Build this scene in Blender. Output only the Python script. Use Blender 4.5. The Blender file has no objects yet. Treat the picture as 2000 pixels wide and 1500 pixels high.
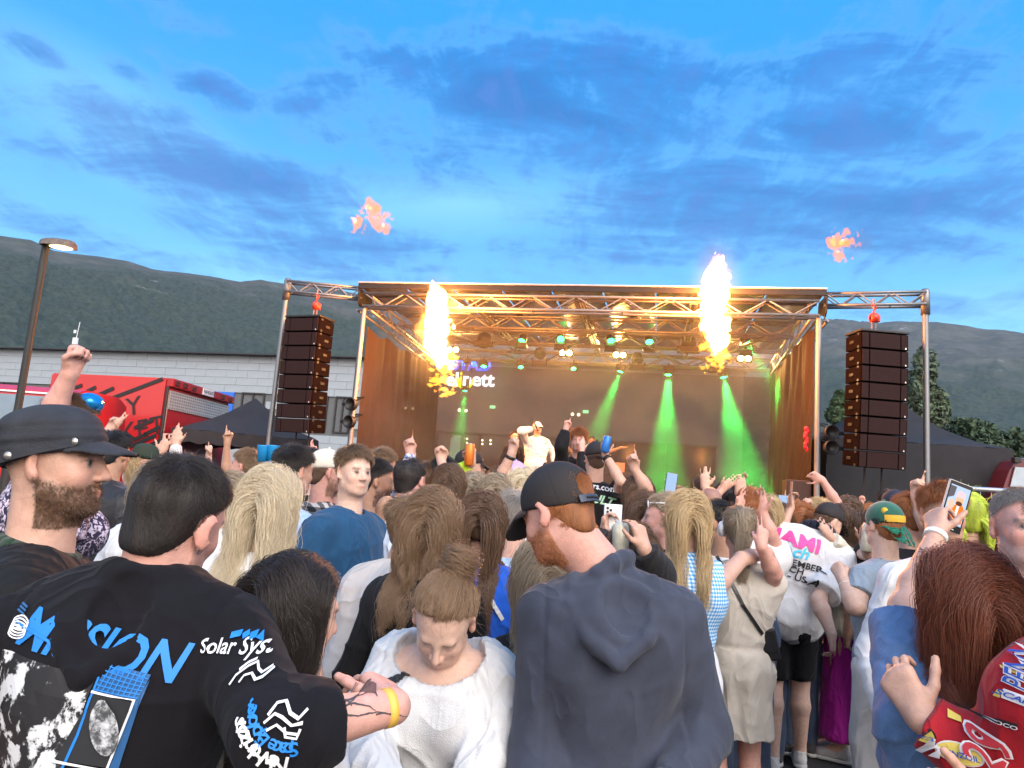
import bpy, bmesh, math, random, os
import numpy as np
from mathutils import Vector, Matrix

scene = bpy.context.scene
COL = scene.collection
rad = math.radians

# ------------------------------------------------------------------ camera
FPX = 1400.0                                   # focal length in pixels of the 2000 px wide photograph
PITCH = math.atan(FPX / 9776.0)
ROLL = math.atan(717.0 / 9750.0)
CAM = np.array([0.0, 0.0, 1.66])
_F = np.array([0, math.cos(PITCH), math.sin(PITCH)])
_U0 = np.array([0, -math.sin(PITCH), math.cos(PITCH)])
_R0 = np.array([1.0, 0, 0])
_R = math.cos(ROLL) * _R0 + math.sin(ROLL) * _U0
_U = -math.sin(ROLL) * _R0 + math.cos(ROLL) * _U0
cd = bpy.data.cameras.new('camera')
cd.sensor_fit = 'HORIZONTAL'; cd.sensor_width = 36.0; cd.lens = FPX / 2000.0 * 36.0
cd.clip_start = 0.05; cd.clip_end = 6000
camera = bpy.data.objects.new('camera', cd); COL.objects.link(camera)
camera.matrix_world = Matrix(((_R[0], _U[0], -_F[0], CAM[0]), (_R[1], _U[1], -_F[1], CAM[1]), (_R[2], _U[2], -_F[2], CAM[2]), (0, 0, 0, 1)))
scene.camera = camera

def un(px, py, y):
    """the place in the world seen at a pixel of the photograph, y metres ahead"""
    d = _F + (px - 1000) / FPX * _R - (py - 750) / FPX * _U
    return CAM + d * (y / d[1])

# ------------------------------------------------------------------ render settings
scene.view_settings.view_transform = 'Standard'; scene.view_settings.look = 'None'
scene.view_settings.exposure = 0.80; scene.view_settings.gamma = 1.0
scene.view_settings.use_curve_mapping = False
scene.cycles.use_denoising = True
try:
    scene.cycles.denoiser = 'OPENIMAGEDENOISE'
except Exception:
    pass
scene.cycles.max_bounces = 8; scene.cycles.transparent_max_bounces = 16
scene.cycles.diffuse_bounces = 3; scene.cycles.glossy_bounces = 2; scene.cycles.volume_bounces = 1
scene.cycles.use_light_tree = True
scene.cycles.volume_step_rate = 2.0
scene.cycles.caustics_reflective = False; scene.cycles.caustics_refractive = False
scene.cycles_curves.shape = 'RIBBONS' if hasattr(scene, 'cycles_curves') else None

# ------------------------------------------------------------------ world: dusk sky with drifting cloud
SKY_STRENGTH = 1.0
world = bpy.data.worlds.new('World'); scene.world = world; world.use_nodes = True
nt = world.node_tree; nt.nodes.clear()
class N:
    """tiny helper to write node trees"""
    def __init__(s, tree): s.t = tree
    def new(s, typ, **kw):
        n = s.t.nodes.new(typ)
        for k, v in kw.items(): setattr(n, k, v)
        return n
    def link(s, a, b): s.t.links.new(a, b)
    def put(s, sock, v):
        if hasattr(v, 'is_output') or isinstance(v, bpy.types.NodeSocket): s.link(v, sock)
        else: sock.default_value = v
    def math(s, op, a, b=0.0, c=None, clamp=False):
        n = s.new('ShaderNodeMath', operation=op, use_clamp=clamp); s.put(n.inputs[0], a); s.put(n.inputs[1], b)
        if c is not None: s.put(n.inputs[2], c)
        return n.outputs[0]
    def mix(s, f, a, b, blend='MIX'):
        n = s.new('ShaderNodeMix', data_type='RGBA', blend_type=blend); s.put(n.inputs[0], f)
        s.put(n.inputs[6], a if not isinstance(a, tuple) else (*a[:3], 1)); s.put(n.inputs[7], b if not isinstance(b, tuple) else (*b[:3], 1))
        return n.outputs[2]
    def ramp(s, v, lo, hi):
        n = s.new('ShaderNodeMapRange', interpolation_type='SMOOTHSTEP', clamp=True); s.put(n.inputs[0], v)
        n.inputs[1].default_value = lo; n.inputs[2].default_value = hi
        return n.outputs[0]
    def noise(s, vec, scale, detail=4, rough=.55, dist=0.0, lac=2.0):
        n = s.new('ShaderNodeTexNoise'); s.put(n.inputs['Vector'], vec)
        n.inputs['Scale'].default_value = scale; n.inputs['Detail'].default_value = detail
        n.inputs['Roughness'].default_value = rough; n.inputs['Distortion'].default_value = dist; n.inputs['Lacunarity'].default_value = lac
        return n.outputs['Fac']
    def mapping(s, vec, loc=(0, 0, 0), rot=(0, 0, 0), scale=(1, 1, 1), typ='POINT'):
        n = s.new('ShaderNodeMapping', vector_type=typ); s.put(n.inputs['Vector'], vec)
        n.inputs['Location'].default_value = loc; n.inputs['Rotation'].default_value = rot; n.inputs['Scale'].default_value = scale
        return n.outputs[0]
    def comb(s, x, y, z):
        n = s.new('ShaderNodeCombineXYZ'); s.put(n.inputs[0], x); s.put(n.inputs[1], y); s.put(n.inputs[2], z); return n.outputs[0]

g = N(nt)
gen = g.new('ShaderNodeTexCoord').outputs['Generated']
sep = g.new('ShaderNodeSeparateXYZ'); g.link(gen, sep.inputs[0])
dx, dy, dz = sep.outputs
elev = g.math('ARCSINE', g.math('MINIMUM', g.math('MAXIMUM', dz, -1), 1))
azim = g.math('ARCTAN2', dx, dy)
# clear air: deep blue overhead, paler towards the horizon; the side where the sun went down (behind) is bright and pale
nish = g.new('ShaderNodeTexSky', sky_type='NISHITA'); nish.sun_disc = False
nish.sun_elevation = rad(4.0); nish.sun_rotation = rad(200.0); nish.altitude = 50; nish.ozone_density = 3.0; nish.air_density = 1.0; nish.dust_density = .6
up = g.ramp(elev, 0.0, 0.62)
clear = g.mix(up, (.185, .48, .75), (.018, .24, .63))
back = g.ramp(dy, .25, -.85)
backsky = g.mix(g.ramp(elev, 0.0, 1.1), (1.55, 1.28, 1.08), (.55, .80, 1.18))
clear = g.mix(back, clear, backsky)
clear = g.mix(.012, clear, nish.outputs[0], 'ADD')
# cloud sheets: broad banks laid over the sky dome, torn by noise on a flat layer overhead
inv = g.math('DIVIDE', 1.0, g.math('MAXIMUM', g.math('ADD', dz, .10), .03))
plane = g.comb(g.math('MULTIPLY', dx, inv), g.math('MULTIPLY', dy, inv), 0.0)
ae = g.comb(azim, elev, 0.0)
def az_el(px, py):
    d = un(px, py, 100.) - CAM; d /= np.linalg.norm(d)
    return math.atan2(d[0], d[1]), math.asin(d[2])
total = None
for px, py, hx, hy, rot, w in ((1020, 215, 620, 165, 4, 1.0), (1450, 330, 560, 120, 12, .75), (470, 385, 420, 120, -14, .95), (660, 470, 330, 70, -6, .8),
                               (1620, 425, 660, 120, -2, 1.0), (1250, 480, 340, 70, 4, .75), (60, 95, 75, 30, -12, .7), (250, 140, 75, 28, -25, .55),
                               (400, 165, 160, 45, -12, .75), (100, 255, 220, 60, -14, .45), (60, 420, 220, 40, -10, .45), (1500, 170, 430, 90, 10, .45), (1950, 330, 320, 150, 5, .55),
                               (1900, 590, 280, 30, 2, .5), (420, 60, 420, 60, -10, .4), (250, 500, 300, 40, -12, .55)):
    a, e = az_el(px, py)
    m = g.mapping(ae, (a, e, 0), (0, 0, rad(rot)), (hx / FPX * 1.0, hy / FPX, 1), 'TEXTURE')
    n = g.new('ShaderNodeTexGradient', gradient_type='SPHERICAL'); g.link(m, n.inputs[0])
    v = g.math('MULTIPLY', g.math('POWER', n.outputs['Fac'], .7), w)
    total = v if total is None else g.math('MAXIMUM', total, v)
wisp = g.noise(g.mapping(plane, (3.1, 1.7, 0), (0, 0, rad(35)), (1.0, 2.2, 1)), 1.7, 10, .66, .5)
fine = g.noise(g.mapping(plane, (7.7, 4.2, 0), (0, 0, rad(-28)), (2.6, 1.0, 1)), 4.2, 9, .70, .5)
tear = g.math('ADD', g.math('MULTIPLY', wisp, 1.25), g.math('MULTIPLY', fine, .75))
general = g.ramp(g.noise(g.mapping(plane, (1, 2, 0)), .8, 5, .55), .5, .72)
outside = g.ramp(g.math('ABSOLUTE', azim), .66, .9)
cover = g.math('MAXIMUM', total, g.math('MULTIPLY', g.math('MULTIPLY', general, outside), .7))
dens = g.ramp(g.math('ADD', g.math('MULTIPLY', cover, .95), g.math('MULTIPLY', g.math('SUBTRACT', tear, 1.0), 1.75)), -.03, 1.02)
pale = None
for px, py, hx, hy, rot in ((900, 400, 420, 75, 6), (1960, 605, 260, 60, 0), (230, 240, 330, 110, -14), (560, 560, 300, 60, 0)):
    a, e = az_el(px, py); m = g.mapping(ae, (a, e, 0), (0, 0, rad(rot)), (hx / FPX, hy / FPX, 1), 'TEXTURE'); n = g.new('ShaderNodeTexGradient', gradient_type='SPHERICAL'); g.link(m, n.inputs[0])
    pale = n.outputs['Fac'] if pale is None else g.math('MAXIMUM', pale, n.outputs['Fac'])
clear = g.mix(g.math('MULTIPLY', pale, .55), clear, (.24, .53, .80))
cl = g.mix(up, (.055, .185, .46), (.014, .108, .35))
cl = g.mix(g.ramp(fine, .42, .66), cl, g.mix(.45, cl, (.085, .16, .46)))
cl = g.mix(back, cl, (.62, .62, .72))
edge = g.math('MULTIPLY', g.ramp(dens, .0, .30), g.ramp(dens, .62, .25))
skycol = g.mix(g.math('MULTIPLY', edge, .30), clear, (.16, .42, .74))
skycol = g.mix(g.math('MULTIPLY', dens, .84), skycol, cl)
skycol = g.mix(g.ramp(dz, -.02, -.12), skycol, (.06, .08, .10))
bg = g.new('ShaderNodeBackground'); g.link(skycol, bg.inputs[0]); bg.inputs[1].default_value = SKY_STRENGTH
g.link(bg.outputs[0], g.new('ShaderNodeOutputWorld').inputs[0])
try:
    world.cycles.sampling_method = 'MANUAL'; world.cycles.sample_map_resolution = 512
except Exception:
    pass

# soft last daylight from the bright sky behind the camera
sd = bpy.data.lights.new('dusk_sun', 'SUN'); sd.energy = 2.5; sd.angle = rad(50); sd.color = (1.0, .90, .80)
sun = bpy.data.objects.new('dusk_sun', sd); COL.objects.link(sun)
sun.rotation_euler = Vector((-.34, .72, -.60)).to_track_quat('-Z', 'Y').to_euler()

# ------------------------------------------------------------------ materials
MATS = {}
def mat(name, color, rough=.65, metal=0.0, var=.12, vscale=6.0, bump=0.0, bscale=60.0, stretch=(1, 1, 1), sheen=0.0, coat=0.0, alpha=None, emit=None, estr=0.0, spec=.5, attr=None, sss=0.0):
    if name in MATS: return MATS[name]
    m = bpy.data.materials.new(name); m.use_nodes = True
    t = m.node_tree; h = N(t); b = t.nodes['Principled BSDF']
    co = h.new('ShaderNodeTexCoord').outputs['Object']
    vec = h.mapping(co, scale=stretch)
    base = (*color[:3], 1)
    if attr:
        a = h.new('ShaderNodeVertexColor', layer_name=attr); src = a.outputs[0]
    else: src = base
    if var > 0:
        n = h.noise(vec, vscale, 5, .6)
        k = h.new('ShaderNodeMapRange'); h.link(n, k.inputs[0]); k.inputs[1].default_value = .25; k.inputs[2].default_value = .75
        k.inputs[3].default_value = 1 - var; k.inputs[4].default_value = 1 + var
        mx = h.new('ShaderNodeVectorMath', operation='SCALE'); h.put(mx.inputs[0], src if attr else base[:3]); h.link(k.outputs[0], mx.inputs['Scale'])
        h.link(mx.outputs[0], b.inputs['Base Color'])
    elif attr: h.link(src, b.inputs['Base Color'])
    else: b.inputs['Base Color'].default_value = base
    b.inputs['Roughness'].default_value = rough; b.inputs['Metallic'].default_value = metal
    b.inputs['Specular IOR Level'].default_value = spec
    if sheen: b.inputs['Sheen Weight'].default_value = sheen; b.inputs['Sheen Roughness'].default_value = .5
    if coat: b.inputs['Coat Weight'].default_value = coat; b.inputs['Coat Roughness'].default_value = .08
    if sss: b.inputs['Subsurface Weight'].default_value = sss; b.inputs['Subsurface Radius'].default_value = (1, .35, .2); b.inputs['Subsurface Scale'].default_value = .008
    if emit: b.inputs['Emission Color'].default_value = (*emit, 1); b.inputs['Emission Strength'].default_value = estr
    if bump:
        bn = h.new('ShaderNodeBump'); bn.inputs['Strength'].default_value = bump; bn.inputs['Distance'].default_value = .01
        h.link(h.noise(vec, bscale, 6, .65), bn.inputs['Height']); h.link(bn.outputs[0], b.inputs['Normal'])
    if alpha is not None: b.inputs['Alpha'].default_value = alpha
    MATS[name] = m
    return m

def glow(name, color, strength):
    if name in MATS: return MATS[name]
    m = bpy.data.materials.new(name); m.use_nodes = True; t = m.node_tree; t.nodes.clear()
    e = t.nodes.new('ShaderNodeEmission'); e.inputs[0].default_value = (*color, 1); e.inputs[1].default_value = strength
    o = t.nodes.new('ShaderNodeOutputMaterial'); t.links.new(e.outputs[0], o.inputs[0]); MATS[name] = m
    return m

# ------------------------------------------------------------------ object helpers
def tag(o, label=None, cat=None, group=None, kind=None):
    if label: o['label'] = label
    if cat: o['category'] = cat
    if group: o['group'] = group
    if kind: o['kind'] = kind
    return o
def empty(name, loc=(0, 0, 0), rz=0.0, label=None, cat=None, group=None):
    o = bpy.data.objects.new(name, None); COL.objects.link(o); o.location = loc; o.rotation_euler = (0, 0, rz); o.empty_display_size = .1
    return tag(o, label, cat, group)
def wloc(o):
    v = Vector(o.location); p = o.parent
    while p: v = v + p.location if p.rotation_euler.z == 0 else p.location + Matrix.Rotation(p.rotation_euler.z, 3, 'Z') @ v; p = p.parent
    return v
def link(name, me, parent=None, world=True):
    """me is given in world coordinates (parent chains carry translations only) unless world=False"""
    o = bpy.data.objects.new(name, me); COL.objects.link(o)
    if parent is not None:
        o.parent = parent
        if world: o.location = -wloc(parent)
    return o
def mesh_from(name, V, Fq, m=None, smooth=False):
    me = bpy.data.meshes.new(name)
    V = np.asarray(V, np.float32)
    if isinstance(Fq, np.ndarray) and Fq.ndim == 2:
        nf, k = Fq.shape
        me.vertices.add(len(V)); me.vertices.foreach_set('co', V.ravel())
        me.loops.add(nf * k); me.loops.foreach_set('vertex_index', Fq.astype(np.int32).ravel())
        me.polygons.add(nf); me.polygons.foreach_set('loop_start', np.arange(0, nf * k, k, dtype=np.int32))
        me.update(calc_edges=True)
    else:
        me.from_pydata([tuple(map(float, v)) for v in V], [], [tuple(map(int, f)) for f in Fq]); me.update()
    if smooth: me.polygons.foreach_set('use_smooth', np.ones(len(me.polygons), bool))
    if m: me.materials.append(m)
    return me
class MB:
    """collects shapes (world coordinates) and links them as one mesh object"""
    def __init__(s): s.bm = bmesh.new()
    def box(s, c, size, M=None, bevel=0.0):
        r = bmesh.ops.create_cube(s.bm, size=1.0)['verts']
        T = Matrix.Translation(Vector(c)) @ (M.to_4x4() if M else Matrix.Identity(4)) @ Matrix.Diagonal((*size, 1))
        bmesh.ops.transform(s.bm, matrix=T, verts=r)
        if bevel:
            es = list({e for v in r for e in v.link_edges}); bmesh.ops.bevel(s.bm, geom=es, offset=bevel, segments=2, affect='EDGES', profile=.6)
        return s
    def rod(s, a, b, r, r2=None, n=10, caps=True):
        a, b = Vector(a), Vector(b); d = b - a; L = d.length
        q = d.to_track_quat('Z', 'Y').to_matrix().to_4x4()
        rr = bmesh.ops.create_cone(s.bm, cap_ends=caps, segments=n, radius1=r, radius2=r if r2 is None else r2, depth=L)['verts']
        bmesh.ops.transform(s.bm, matrix=Matrix.Translation((a + b) / 2) @ q, verts=rr); return s
    def tube(s, pts, r, n=8):
        for a, b in zip(pts[:-1], pts[1:]): s.rod(a, b, r, n=n)
        return s
    def ball(s, c, r, M=None, seg=14):
        rr = bmesh.ops.create_uvsphere(s.bm, u_segments=seg, v_segments=max(6, seg * 2 // 3), radius=1)['verts']
        sc = r if hasattr(r, '__len__') else (r, r, r)
        bmesh.ops.transform(s.bm, matrix=Matrix.Translation(Vector(c)) @ (M.to_4x4() if M else Matrix.Identity(4)) @ Matrix.Diagonal((*sc, 1)), verts=rr); return s
    def lathe(s, c, prof, axis=(0, 0, 1), n=20):
        """prof: (radius, height) pairs along axis"""
        q = Vector(axis).to_track_quat('Z', 'Y').to_matrix(); c = Vector(c); rings = []
        for r, z in prof:
            rings.append([s.bm.verts.new(c + q @ Vector((r * math.cos(i * 2 * math.pi / n), r * math.sin(i * 2 * math.pi / n), z))) for i in range(n)])
        for A, B in zip(rings[:-1], rings[1:]):
            for i in range(n): s.bm.faces.new((A[i], A[(i + 1) % n], B[(i + 1) % n], B[i]))
        if prof[0][0] > 1e-5: s.bm.faces.new(rings[0][::-1])
        if prof[-1][0] > 1e-5: s.bm.faces.new(rings[-1])
        return s
    def poly(s, pts, thick=None):
        vs = [s.bm.verts.new(Vector(p)) for p in pts]; f = s.bm.faces.new(vs)
        if thick is not None:
            e = bmesh.ops.extrude_face_region(s.bm, geom=[f])['geom']
            bmesh.ops.translate(s.bm, vec=Vector(thick), verts=[x for x in e if isinstance(x, bmesh.types.BMVert)])
        return s
    def build(s, name, m, parent=None, smooth=False, world=True):
        bmesh.ops.recalc_face_normals(s.bm, faces=s.bm.faces)
        me = bpy.data.meshes.new(name); s.bm.to_mesh(me); s.bm.free(); me.materials.append(m)
        if smooth: me.polygons.foreach_set('use_smooth', np.ones(len(me.polygons), bool))
        return link(name, me, parent, world)
_unit = {}
def unit_rod(m):
    k = ('rod', m.name)
    if k not in _unit:
        b = MB(); b.rod((0, 0, -.5), (0, 0, .5), 1.0, n=8); me = bpy.data.meshes.new('rod'); b.bm.to_mesh(me); b.bm.free()
        me.materials.append(m); me.polygons.foreach_set('use_smooth', np.array([len(p.vertices) == 4 for p in me.polygons])); _unit[k] = me
    return _unit[k]
def rod(name, a, b, r, m, parent=None):
    """a round bar that shares its mesh with every other bar of the same material"""
    a, b = Vector(a), Vector(b); d = b - a
    o = bpy.data.objects.new(name, unit_rod(m)); COL.objects.link(o)
    q = d.to_track_quat('Z', 'Y').to_matrix().to_4x4(); off = Vector((0, 0, 0))
    if parent is not None: o.parent = parent; off = -wloc(parent)
    o.matrix_basis = Matrix.Translation((a + b) / 2 + off) @ q @ Matrix.Diagonal((r, r, d.length, 1))
    return o
def text_mesh(s, size, bold=0.0, shear=0.0, align='CENTER', depth=0.0, space=1.0):
    cu = bpy.data.curves.new('lettering', 'FONT'); cu.body = s; cu.size = size; cu.offset = bold * size; cu.shear = shear; cu.extrude = depth
    cu.align_x = align; cu.align_y = 'CENTER'; cu.space_character = space; cu.resolution_u = 3
    o = bpy.data.objects.new('lettering', cu); COL.objects.link(o)
    dg = bpy.context.evaluated_depsgraph_get(); me = bpy.data.meshes.new_from_object(o.evaluated_get(dg))
    bpy.data.objects.remove(o); bpy.data.curves.remove(cu)
    return me
def sign_text(name, s, size, origin, right, up, m, parent=None, sx=1.0, **kw):
    me = text_mesh(s, size, **kw); me.materials.clear(); me.materials.append(m)
    r, u = Vector(right).normalized(), Vector(up).normalized(); n = r.cross(u)
    me.transform(Matrix(((r[0] * sx, u[0], n[0], origin[0]), (r[1] * sx, u[1], n[1], origin[1]), (r[2] * sx, u[2], n[2], origin[2]), (0, 0, 0, 1))))
    return link(name, me, parent)
rng = np.random.default_rng(7)
# ------------------------------------------------------------------ common materials
M_alu = mat('aluminium', (.25, .25, .255), .52, .85, .10, 9, .15, 80)
M_black = mat('black_metal', (.018, .016, .016), .5, .2, .25, 12)
M_blackcloth = mat('black_canvas', (.014, .014, .018), .85, 0, .35, 2.5, .3, 22)
M_steel = mat('dark_steel', (.06, .06, .06), .45, .7, .2, 8)

# ------------------------------------------------------------------ ground
def ground_material():
    m = mat('asphalt', (.045, .045, .048), .9, 0, .35, 1.2, .9, 160)
    t = m.node_tree; h = N(t); b = t.nodes['Principled BSDF']
    co = h.new('ShaderNodeTexCoord').outputs['Object']
    a = h.noise(co, 90, 3, .7); p = h.noise(co, .7, 6, .6)
    c = h.mix(h.ramp(a, .48, .68), (.028, .028, .03), (.085, .083, .08))
    c = h.mix(h.math('MULTIPLY', h.ramp(p, .45, .65), .55), c, (.022, .022, .025))
    h.link(c, b.inputs['Base Color'])
    return m
MB().poly([(-60, -25, 0), (60, -25, 0), (60, 60, 0), (-60, 60, 0)]).build('ground', ground_material())
bpy.data.objects['ground']['kind'] = 'structure'

# ------------------------------------------------------------------ mountains
def noise2(x, y, seed, octaves=5, f=1.0, rough=.5):
    r = np.random.default_rng(seed); out = np.zeros(np.broadcast(x, y).shape); a = 1.0
    for o in range(octaves):
        for k in range(5):
            th = r.uniform(0, 2 * math.pi); ph = r.uniform(0, 6.28); ff = f * r.uniform(.7, 1.4)
            out += a * np.sin((x * math.cos(th) + y * math.sin(th)) * ff + ph) / 2.2
        f *= 2.07; a *= rough
    return out
ridge_px = [(-1100, 400), (-700, 425), (-400, 440), (-150, 452), (0, 462), (60, 470), (105, 491), (180, 500), (250, 509), (300, 522), (360, 528), (410, 534), (470, 549), (510, 546), (560, 556),
            (650, 566), (760, 590), (900, 640), (1150, 668), (1380, 650), (1500, 634), (1600, 624), (1650, 626), (1720, 634), (1760, 631), (1830, 632), (1880, 637), (1930, 646), (2000, 652), (2300, 660), (2800, 640)]
ra, re_ = [], []
for q in ridge_px:
    d = un(q[0], q[1], 100.) - CAM; ra.append(math.atan2(d[0], d[1])); re_.append(d[2] / math.hypot(d[0], d[1]))
NA, NR = 620, 150
az = np.linspace(ra[0], ra[-1], NA)[:, None]; tt = np.linspace(0, 1, NR)[None, :]
r0 = np.interp(az, [-.6, .1, .45], [75, 120, 190]); r1 = np.interp(az, [-.6, .0, .3, .6], [880, 1000, 1500, 1500])
rr = r0 + (r1 - r0) * tt ** 1.35
X = rr * np.sin(az); Y = rr * np.cos(az)
tan_r = np.interp(az, ra, re_)
prof = np.clip(tt / .93, 0, 1); prof = prof ** 1.15 * (1 + .18 * np.sin(prof * math.pi))
Z = CAM[2] + tan_r * rr * prof - 6 * (1 - prof)
rough = noise2(X / 60, Y / 60, 3, 6, 1.0, .52)
Z += rough * 5.5 * np.sin(np.clip(tt, 0, 1) * math.pi) ** .6 * (rr / 600)
Z = np.minimum(Z, CAM[2] + tan_r * rr - .3 + rough * .9 * (rr / 600))
forest = np.clip(1.3 - tt * 1.25 + .25 * noise2(X / 90, Y / 90, 9, 3), 0, 1)
Z += rng.uniform(0, 1, Z.shape) * forest * 3.4 * np.sqrt(rr / 500)
back = np.where(tt > .97, 1, 0); Z = np.where(back > 0, Z - (tt - .97) * rr * 1.2, Z)
idx = np.arange(NA * NR).reshape(NA, NR)
Fq = np.stack([idx[:-1, :-1], idx[1:, :-1], idx[1:, 1:], idx[:-1, 1:]], -1).reshape(-1, 4)
def mountain_material():
    m = bpy.data.materials.new('mountain'); m.use_nodes = True; t = m.node_tree; h = N(t); b = t.nodes['Principled BSDF']
    co = h.new('ShaderNodeTexCoord').outputs['Object']
    s = h.new('ShaderNodeSeparateXYZ'); h.link(co, s.inputs[0])
    tree = h.noise(co, .22, 4, .75); patch = h.noise(co, .011, 6, .62); rock = h.noise(h.mapping(co, scale=(1, 1, 2.4)), .03, 8, .7, .8)
    c = h.mix(h.ramp(tree, .36, .62), (.027, .038, .031), (.052, .066, .051))
    heath = h.mix(h.ramp(rock, .4, .62), (.056, .060, .054), (.088, .088, .080))
    hh = h.math('ADD', h.math('DIVIDE', s.outputs[2], 230.0), h.math('MULTIPLY', h.math('SUBTRACT', patch, .5), 1.3))
    c = h.mix(h.ramp(hh, .55, .95), c, heath)
    c = h.mix(h.math('MULTIPLY', h.ramp(rock, .62, .72), h.ramp(hh, .45, .7)), c, (.30, .30, .30))
    h.link(c, b.inputs['Base Color']); b.inputs['Roughness'].default_value = 1; b.inputs['Specular IOR Level'].default_value = .1
    return m
me = mesh_from('mountain', np.stack([X, Y, Z], -1).reshape(-1, 3), Fq, mountain_material(), True)
tag(link('mountain_terrain', me), kind='structure')
MB().poly([(-700, 55, -.35), (700, 55, -.35), (900, 1600, -3), (-1200, 1600, -3)]).poly([(-700, -300, -.3), (700, -300, -.3), (700, 60, -.3), (-700, 60, -.3)]).build('valley_ground', mat('valley_grass', (.04, .055, .03), .95, 0, .4, .05))
bpy.data.objects['valley_ground']['kind'] = 'structure'

# ------------------------------------------------------------------ the long grey building
BA = un(0, 680, 42.); BB = un(570, 697, 37.)
bu = Vector((BB[0] - BA[0], BB[1] - BA[1], 0)).normalized(); bv = Vector((-bu[1], bu[0], 0))   # bv points away from the camera
B0 = Vector((BA[0], BA[1], 0)); BTOP = 7.55
def bp(s, d, z): return B0 + bu * s + bv * d + Vector((0, 0, z))          # s metres along the facade, d behind its face
MBu = Matrix((bu, bv, Vector((0, 0, 1)))).transposed()
bld = empty('office_building', bp(14, 4, 0), 0, 'long two storey building clad in pale grey panels with blue window panels', 'building')
M_panel = mat('facade_panel', (.31, .35, .385), .75, 0, .10, .9, .25, 30)
M_wall = mat('facade_backing', (.12, .125, .13), .9)
M_glass = mat('window_glass', (.03, .035, .04), .08, 0, 0, spec=.8)
S0, S1 = -14, 42
WZ0, WZ1 = 3.75, 5.55
mb = MB(); mb.box(bp((S0 + S1) / 2, 6.2, BTOP / 2), (S1 - S0, 12, BTOP), MBu); mb.build('wall', M_wall, bld)
MB().box(bp((S0 + S1) / 2, 5.9, BTOP + .03), (S1 - S0 + .3, 12.4, .06), MBu).build('roof_edge', mat('roof_flashing', (.05, .05, .055), .5, .5), bld)
_pm = {}
def panel(s, z, w, h):
    k = (round(w, 2), round(h, 2))
    if k not in _pm:
        b = MB(); b.box((0, 0, 0), (w - .014, .05, h - .012), None, .006); me = bpy.data.meshes.new('panel'); b.bm.to_mesh(me); b.bm.free(); me.materials.append(M_panel); _pm[k] = me
    o = bpy.data.objects.new('panel', _pm[k]); COL.objects.link(o); o.parent = bld
    o.matrix_basis = Matrix.Translation(bp(s, .15 + rng.uniform(-.008, .008), z) - Vector(bld.location)) @ MBu.to_4x4()
ph = .40; pw = 1.3
s_vis0, s_vis1 = -2.0, 27.0
windows = [(-1.0, 2.0, 'dark'), (4.0, 5.3, 'dark'), (12.6, 13.4, 'blue'), (13.45, 14.85, 'warm'), (14.9, 16.2, 'blue'), (16.7, 18.0, 'warm'), (20.9, 21.7, 'dark'), (22.2, 23.0, 'dark')]
for row in range(5):
    z = BTOP - ph * (row + .5); off = pw * .5 * (row % 2)
    for k in range(int((s_vis1 - s_vis0) / pw)): panel(s_vis0 + off + k * pw, z, pw, ph)
for row in range(5, 15):
    z = BTOP - ph * (row + .5); off = pw * .5 * (row % 2)
    if z < 1.4: break
    for k in range(int((s_vis1 - s_vis0) / pw)):
        s = s_vis0 + off + k * pw
        if s < 5 and z < 4.6: continue
        if 6 < s < 11.5: continue                       # hidden behind the red lorry
        if WZ0 - .1 < z < WZ1 + .05 and any(a - .75 < s < b + .75 for a, b, _ in windows): continue
        panel(s, z, pw, ph)
M_blue = mat('blue_panel', (.02, .14, .62), .45, 0, .06)
M_warm = mat('lit_room', (.4, .25, .1), .6, 0, .3, 2, emit=(1, .55, .18), estr=.42)
for a, b, kind in windows:
    w = b - a; c = (a + b) / 2; zc = (WZ0 + WZ1) / 2; hgt = WZ1 - WZ0
    if kind == 'blue':
        MB().box(bp(c, .13, zc), (w, .1, hgt), MBu, .01).build('blue_panel', M_blue, bld); continue
    win = MB().box(bp(c, .22, zc), (w, .03, hgt), MBu).build('window', M_warm if kind == 'warm' else M_glass, bld)
    fr = MB()
    for s in (a, b, c): fr.box(bp(s, .16, zc), (.07, .1, hgt), MBu)
    for z in (WZ0, WZ1): fr.box(bp(c, .155, z), (w + .07, .09, .07), MBu)
    fr.build('window_frame', M_steel, win)
# glazed lower front behind the stage, lit signs on the facade
for k in range(7):
    a = 25.6 + k * 2.2
    win = MB().box(bp(a + 1.05, .17, 2.2), (2.1, .04, 3.6), MBu).build('window', M_glass, bld)
    MB().box(bp(a, .15, 2.2), (.08, .12, 3.7), MBu).box(bp(a + 1.05, .15, 4.05), (2.2, .12, .1), MBu).build('window_frame', M_steel, win)
M_sblue = glow('sign_blue', (.01, .10, 1.0), 3.2); M_swhite = glow('sign_white', (1, .97, .95), 3.4); M_syel = glow('sign_yellow', (1, .72, .0), 3.0)
def on_facade(px, py, d=-.25):
    o = CAM; dr = un(px, py, 10.) - CAM; p0 = np.array(bp(0, d, 0)); n = np.array(bv)
    t = ((p0 - o) @ n) / (dr @ n); return Vector(o + dr * t)
p = on_facade(916, 714)
sg = empty('wall_sign', p, 0, 'two line lit sign in blue and white letters on the building wall', 'sign')
sign_text('lettering', 'ISTAD', .72, p, bu, (0, 0, 1), M_sblue, sg, 1.12, bold=.03, depth=.04)
q = on_facade(922, 742)
sign_text('lettering', 'el', .95, on_facade(884, 742), bu, (0, 0, 1), M_swhite, sg, .95, bold=.018, depth=.04)
sign_text('lettering', 'nett', .95, on_facade(934, 742), bu, (0, 0, 1), M_swhite, sg, 1.02, bold=.018, depth=.04)
c = on_facade(901, 742); mb = MB()
mb.box(c + Vector((0, 0, -.08)), (.12, .1, .5), MBu); mb.ball(c + Vector((0, 0, .30)), .085)
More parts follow.
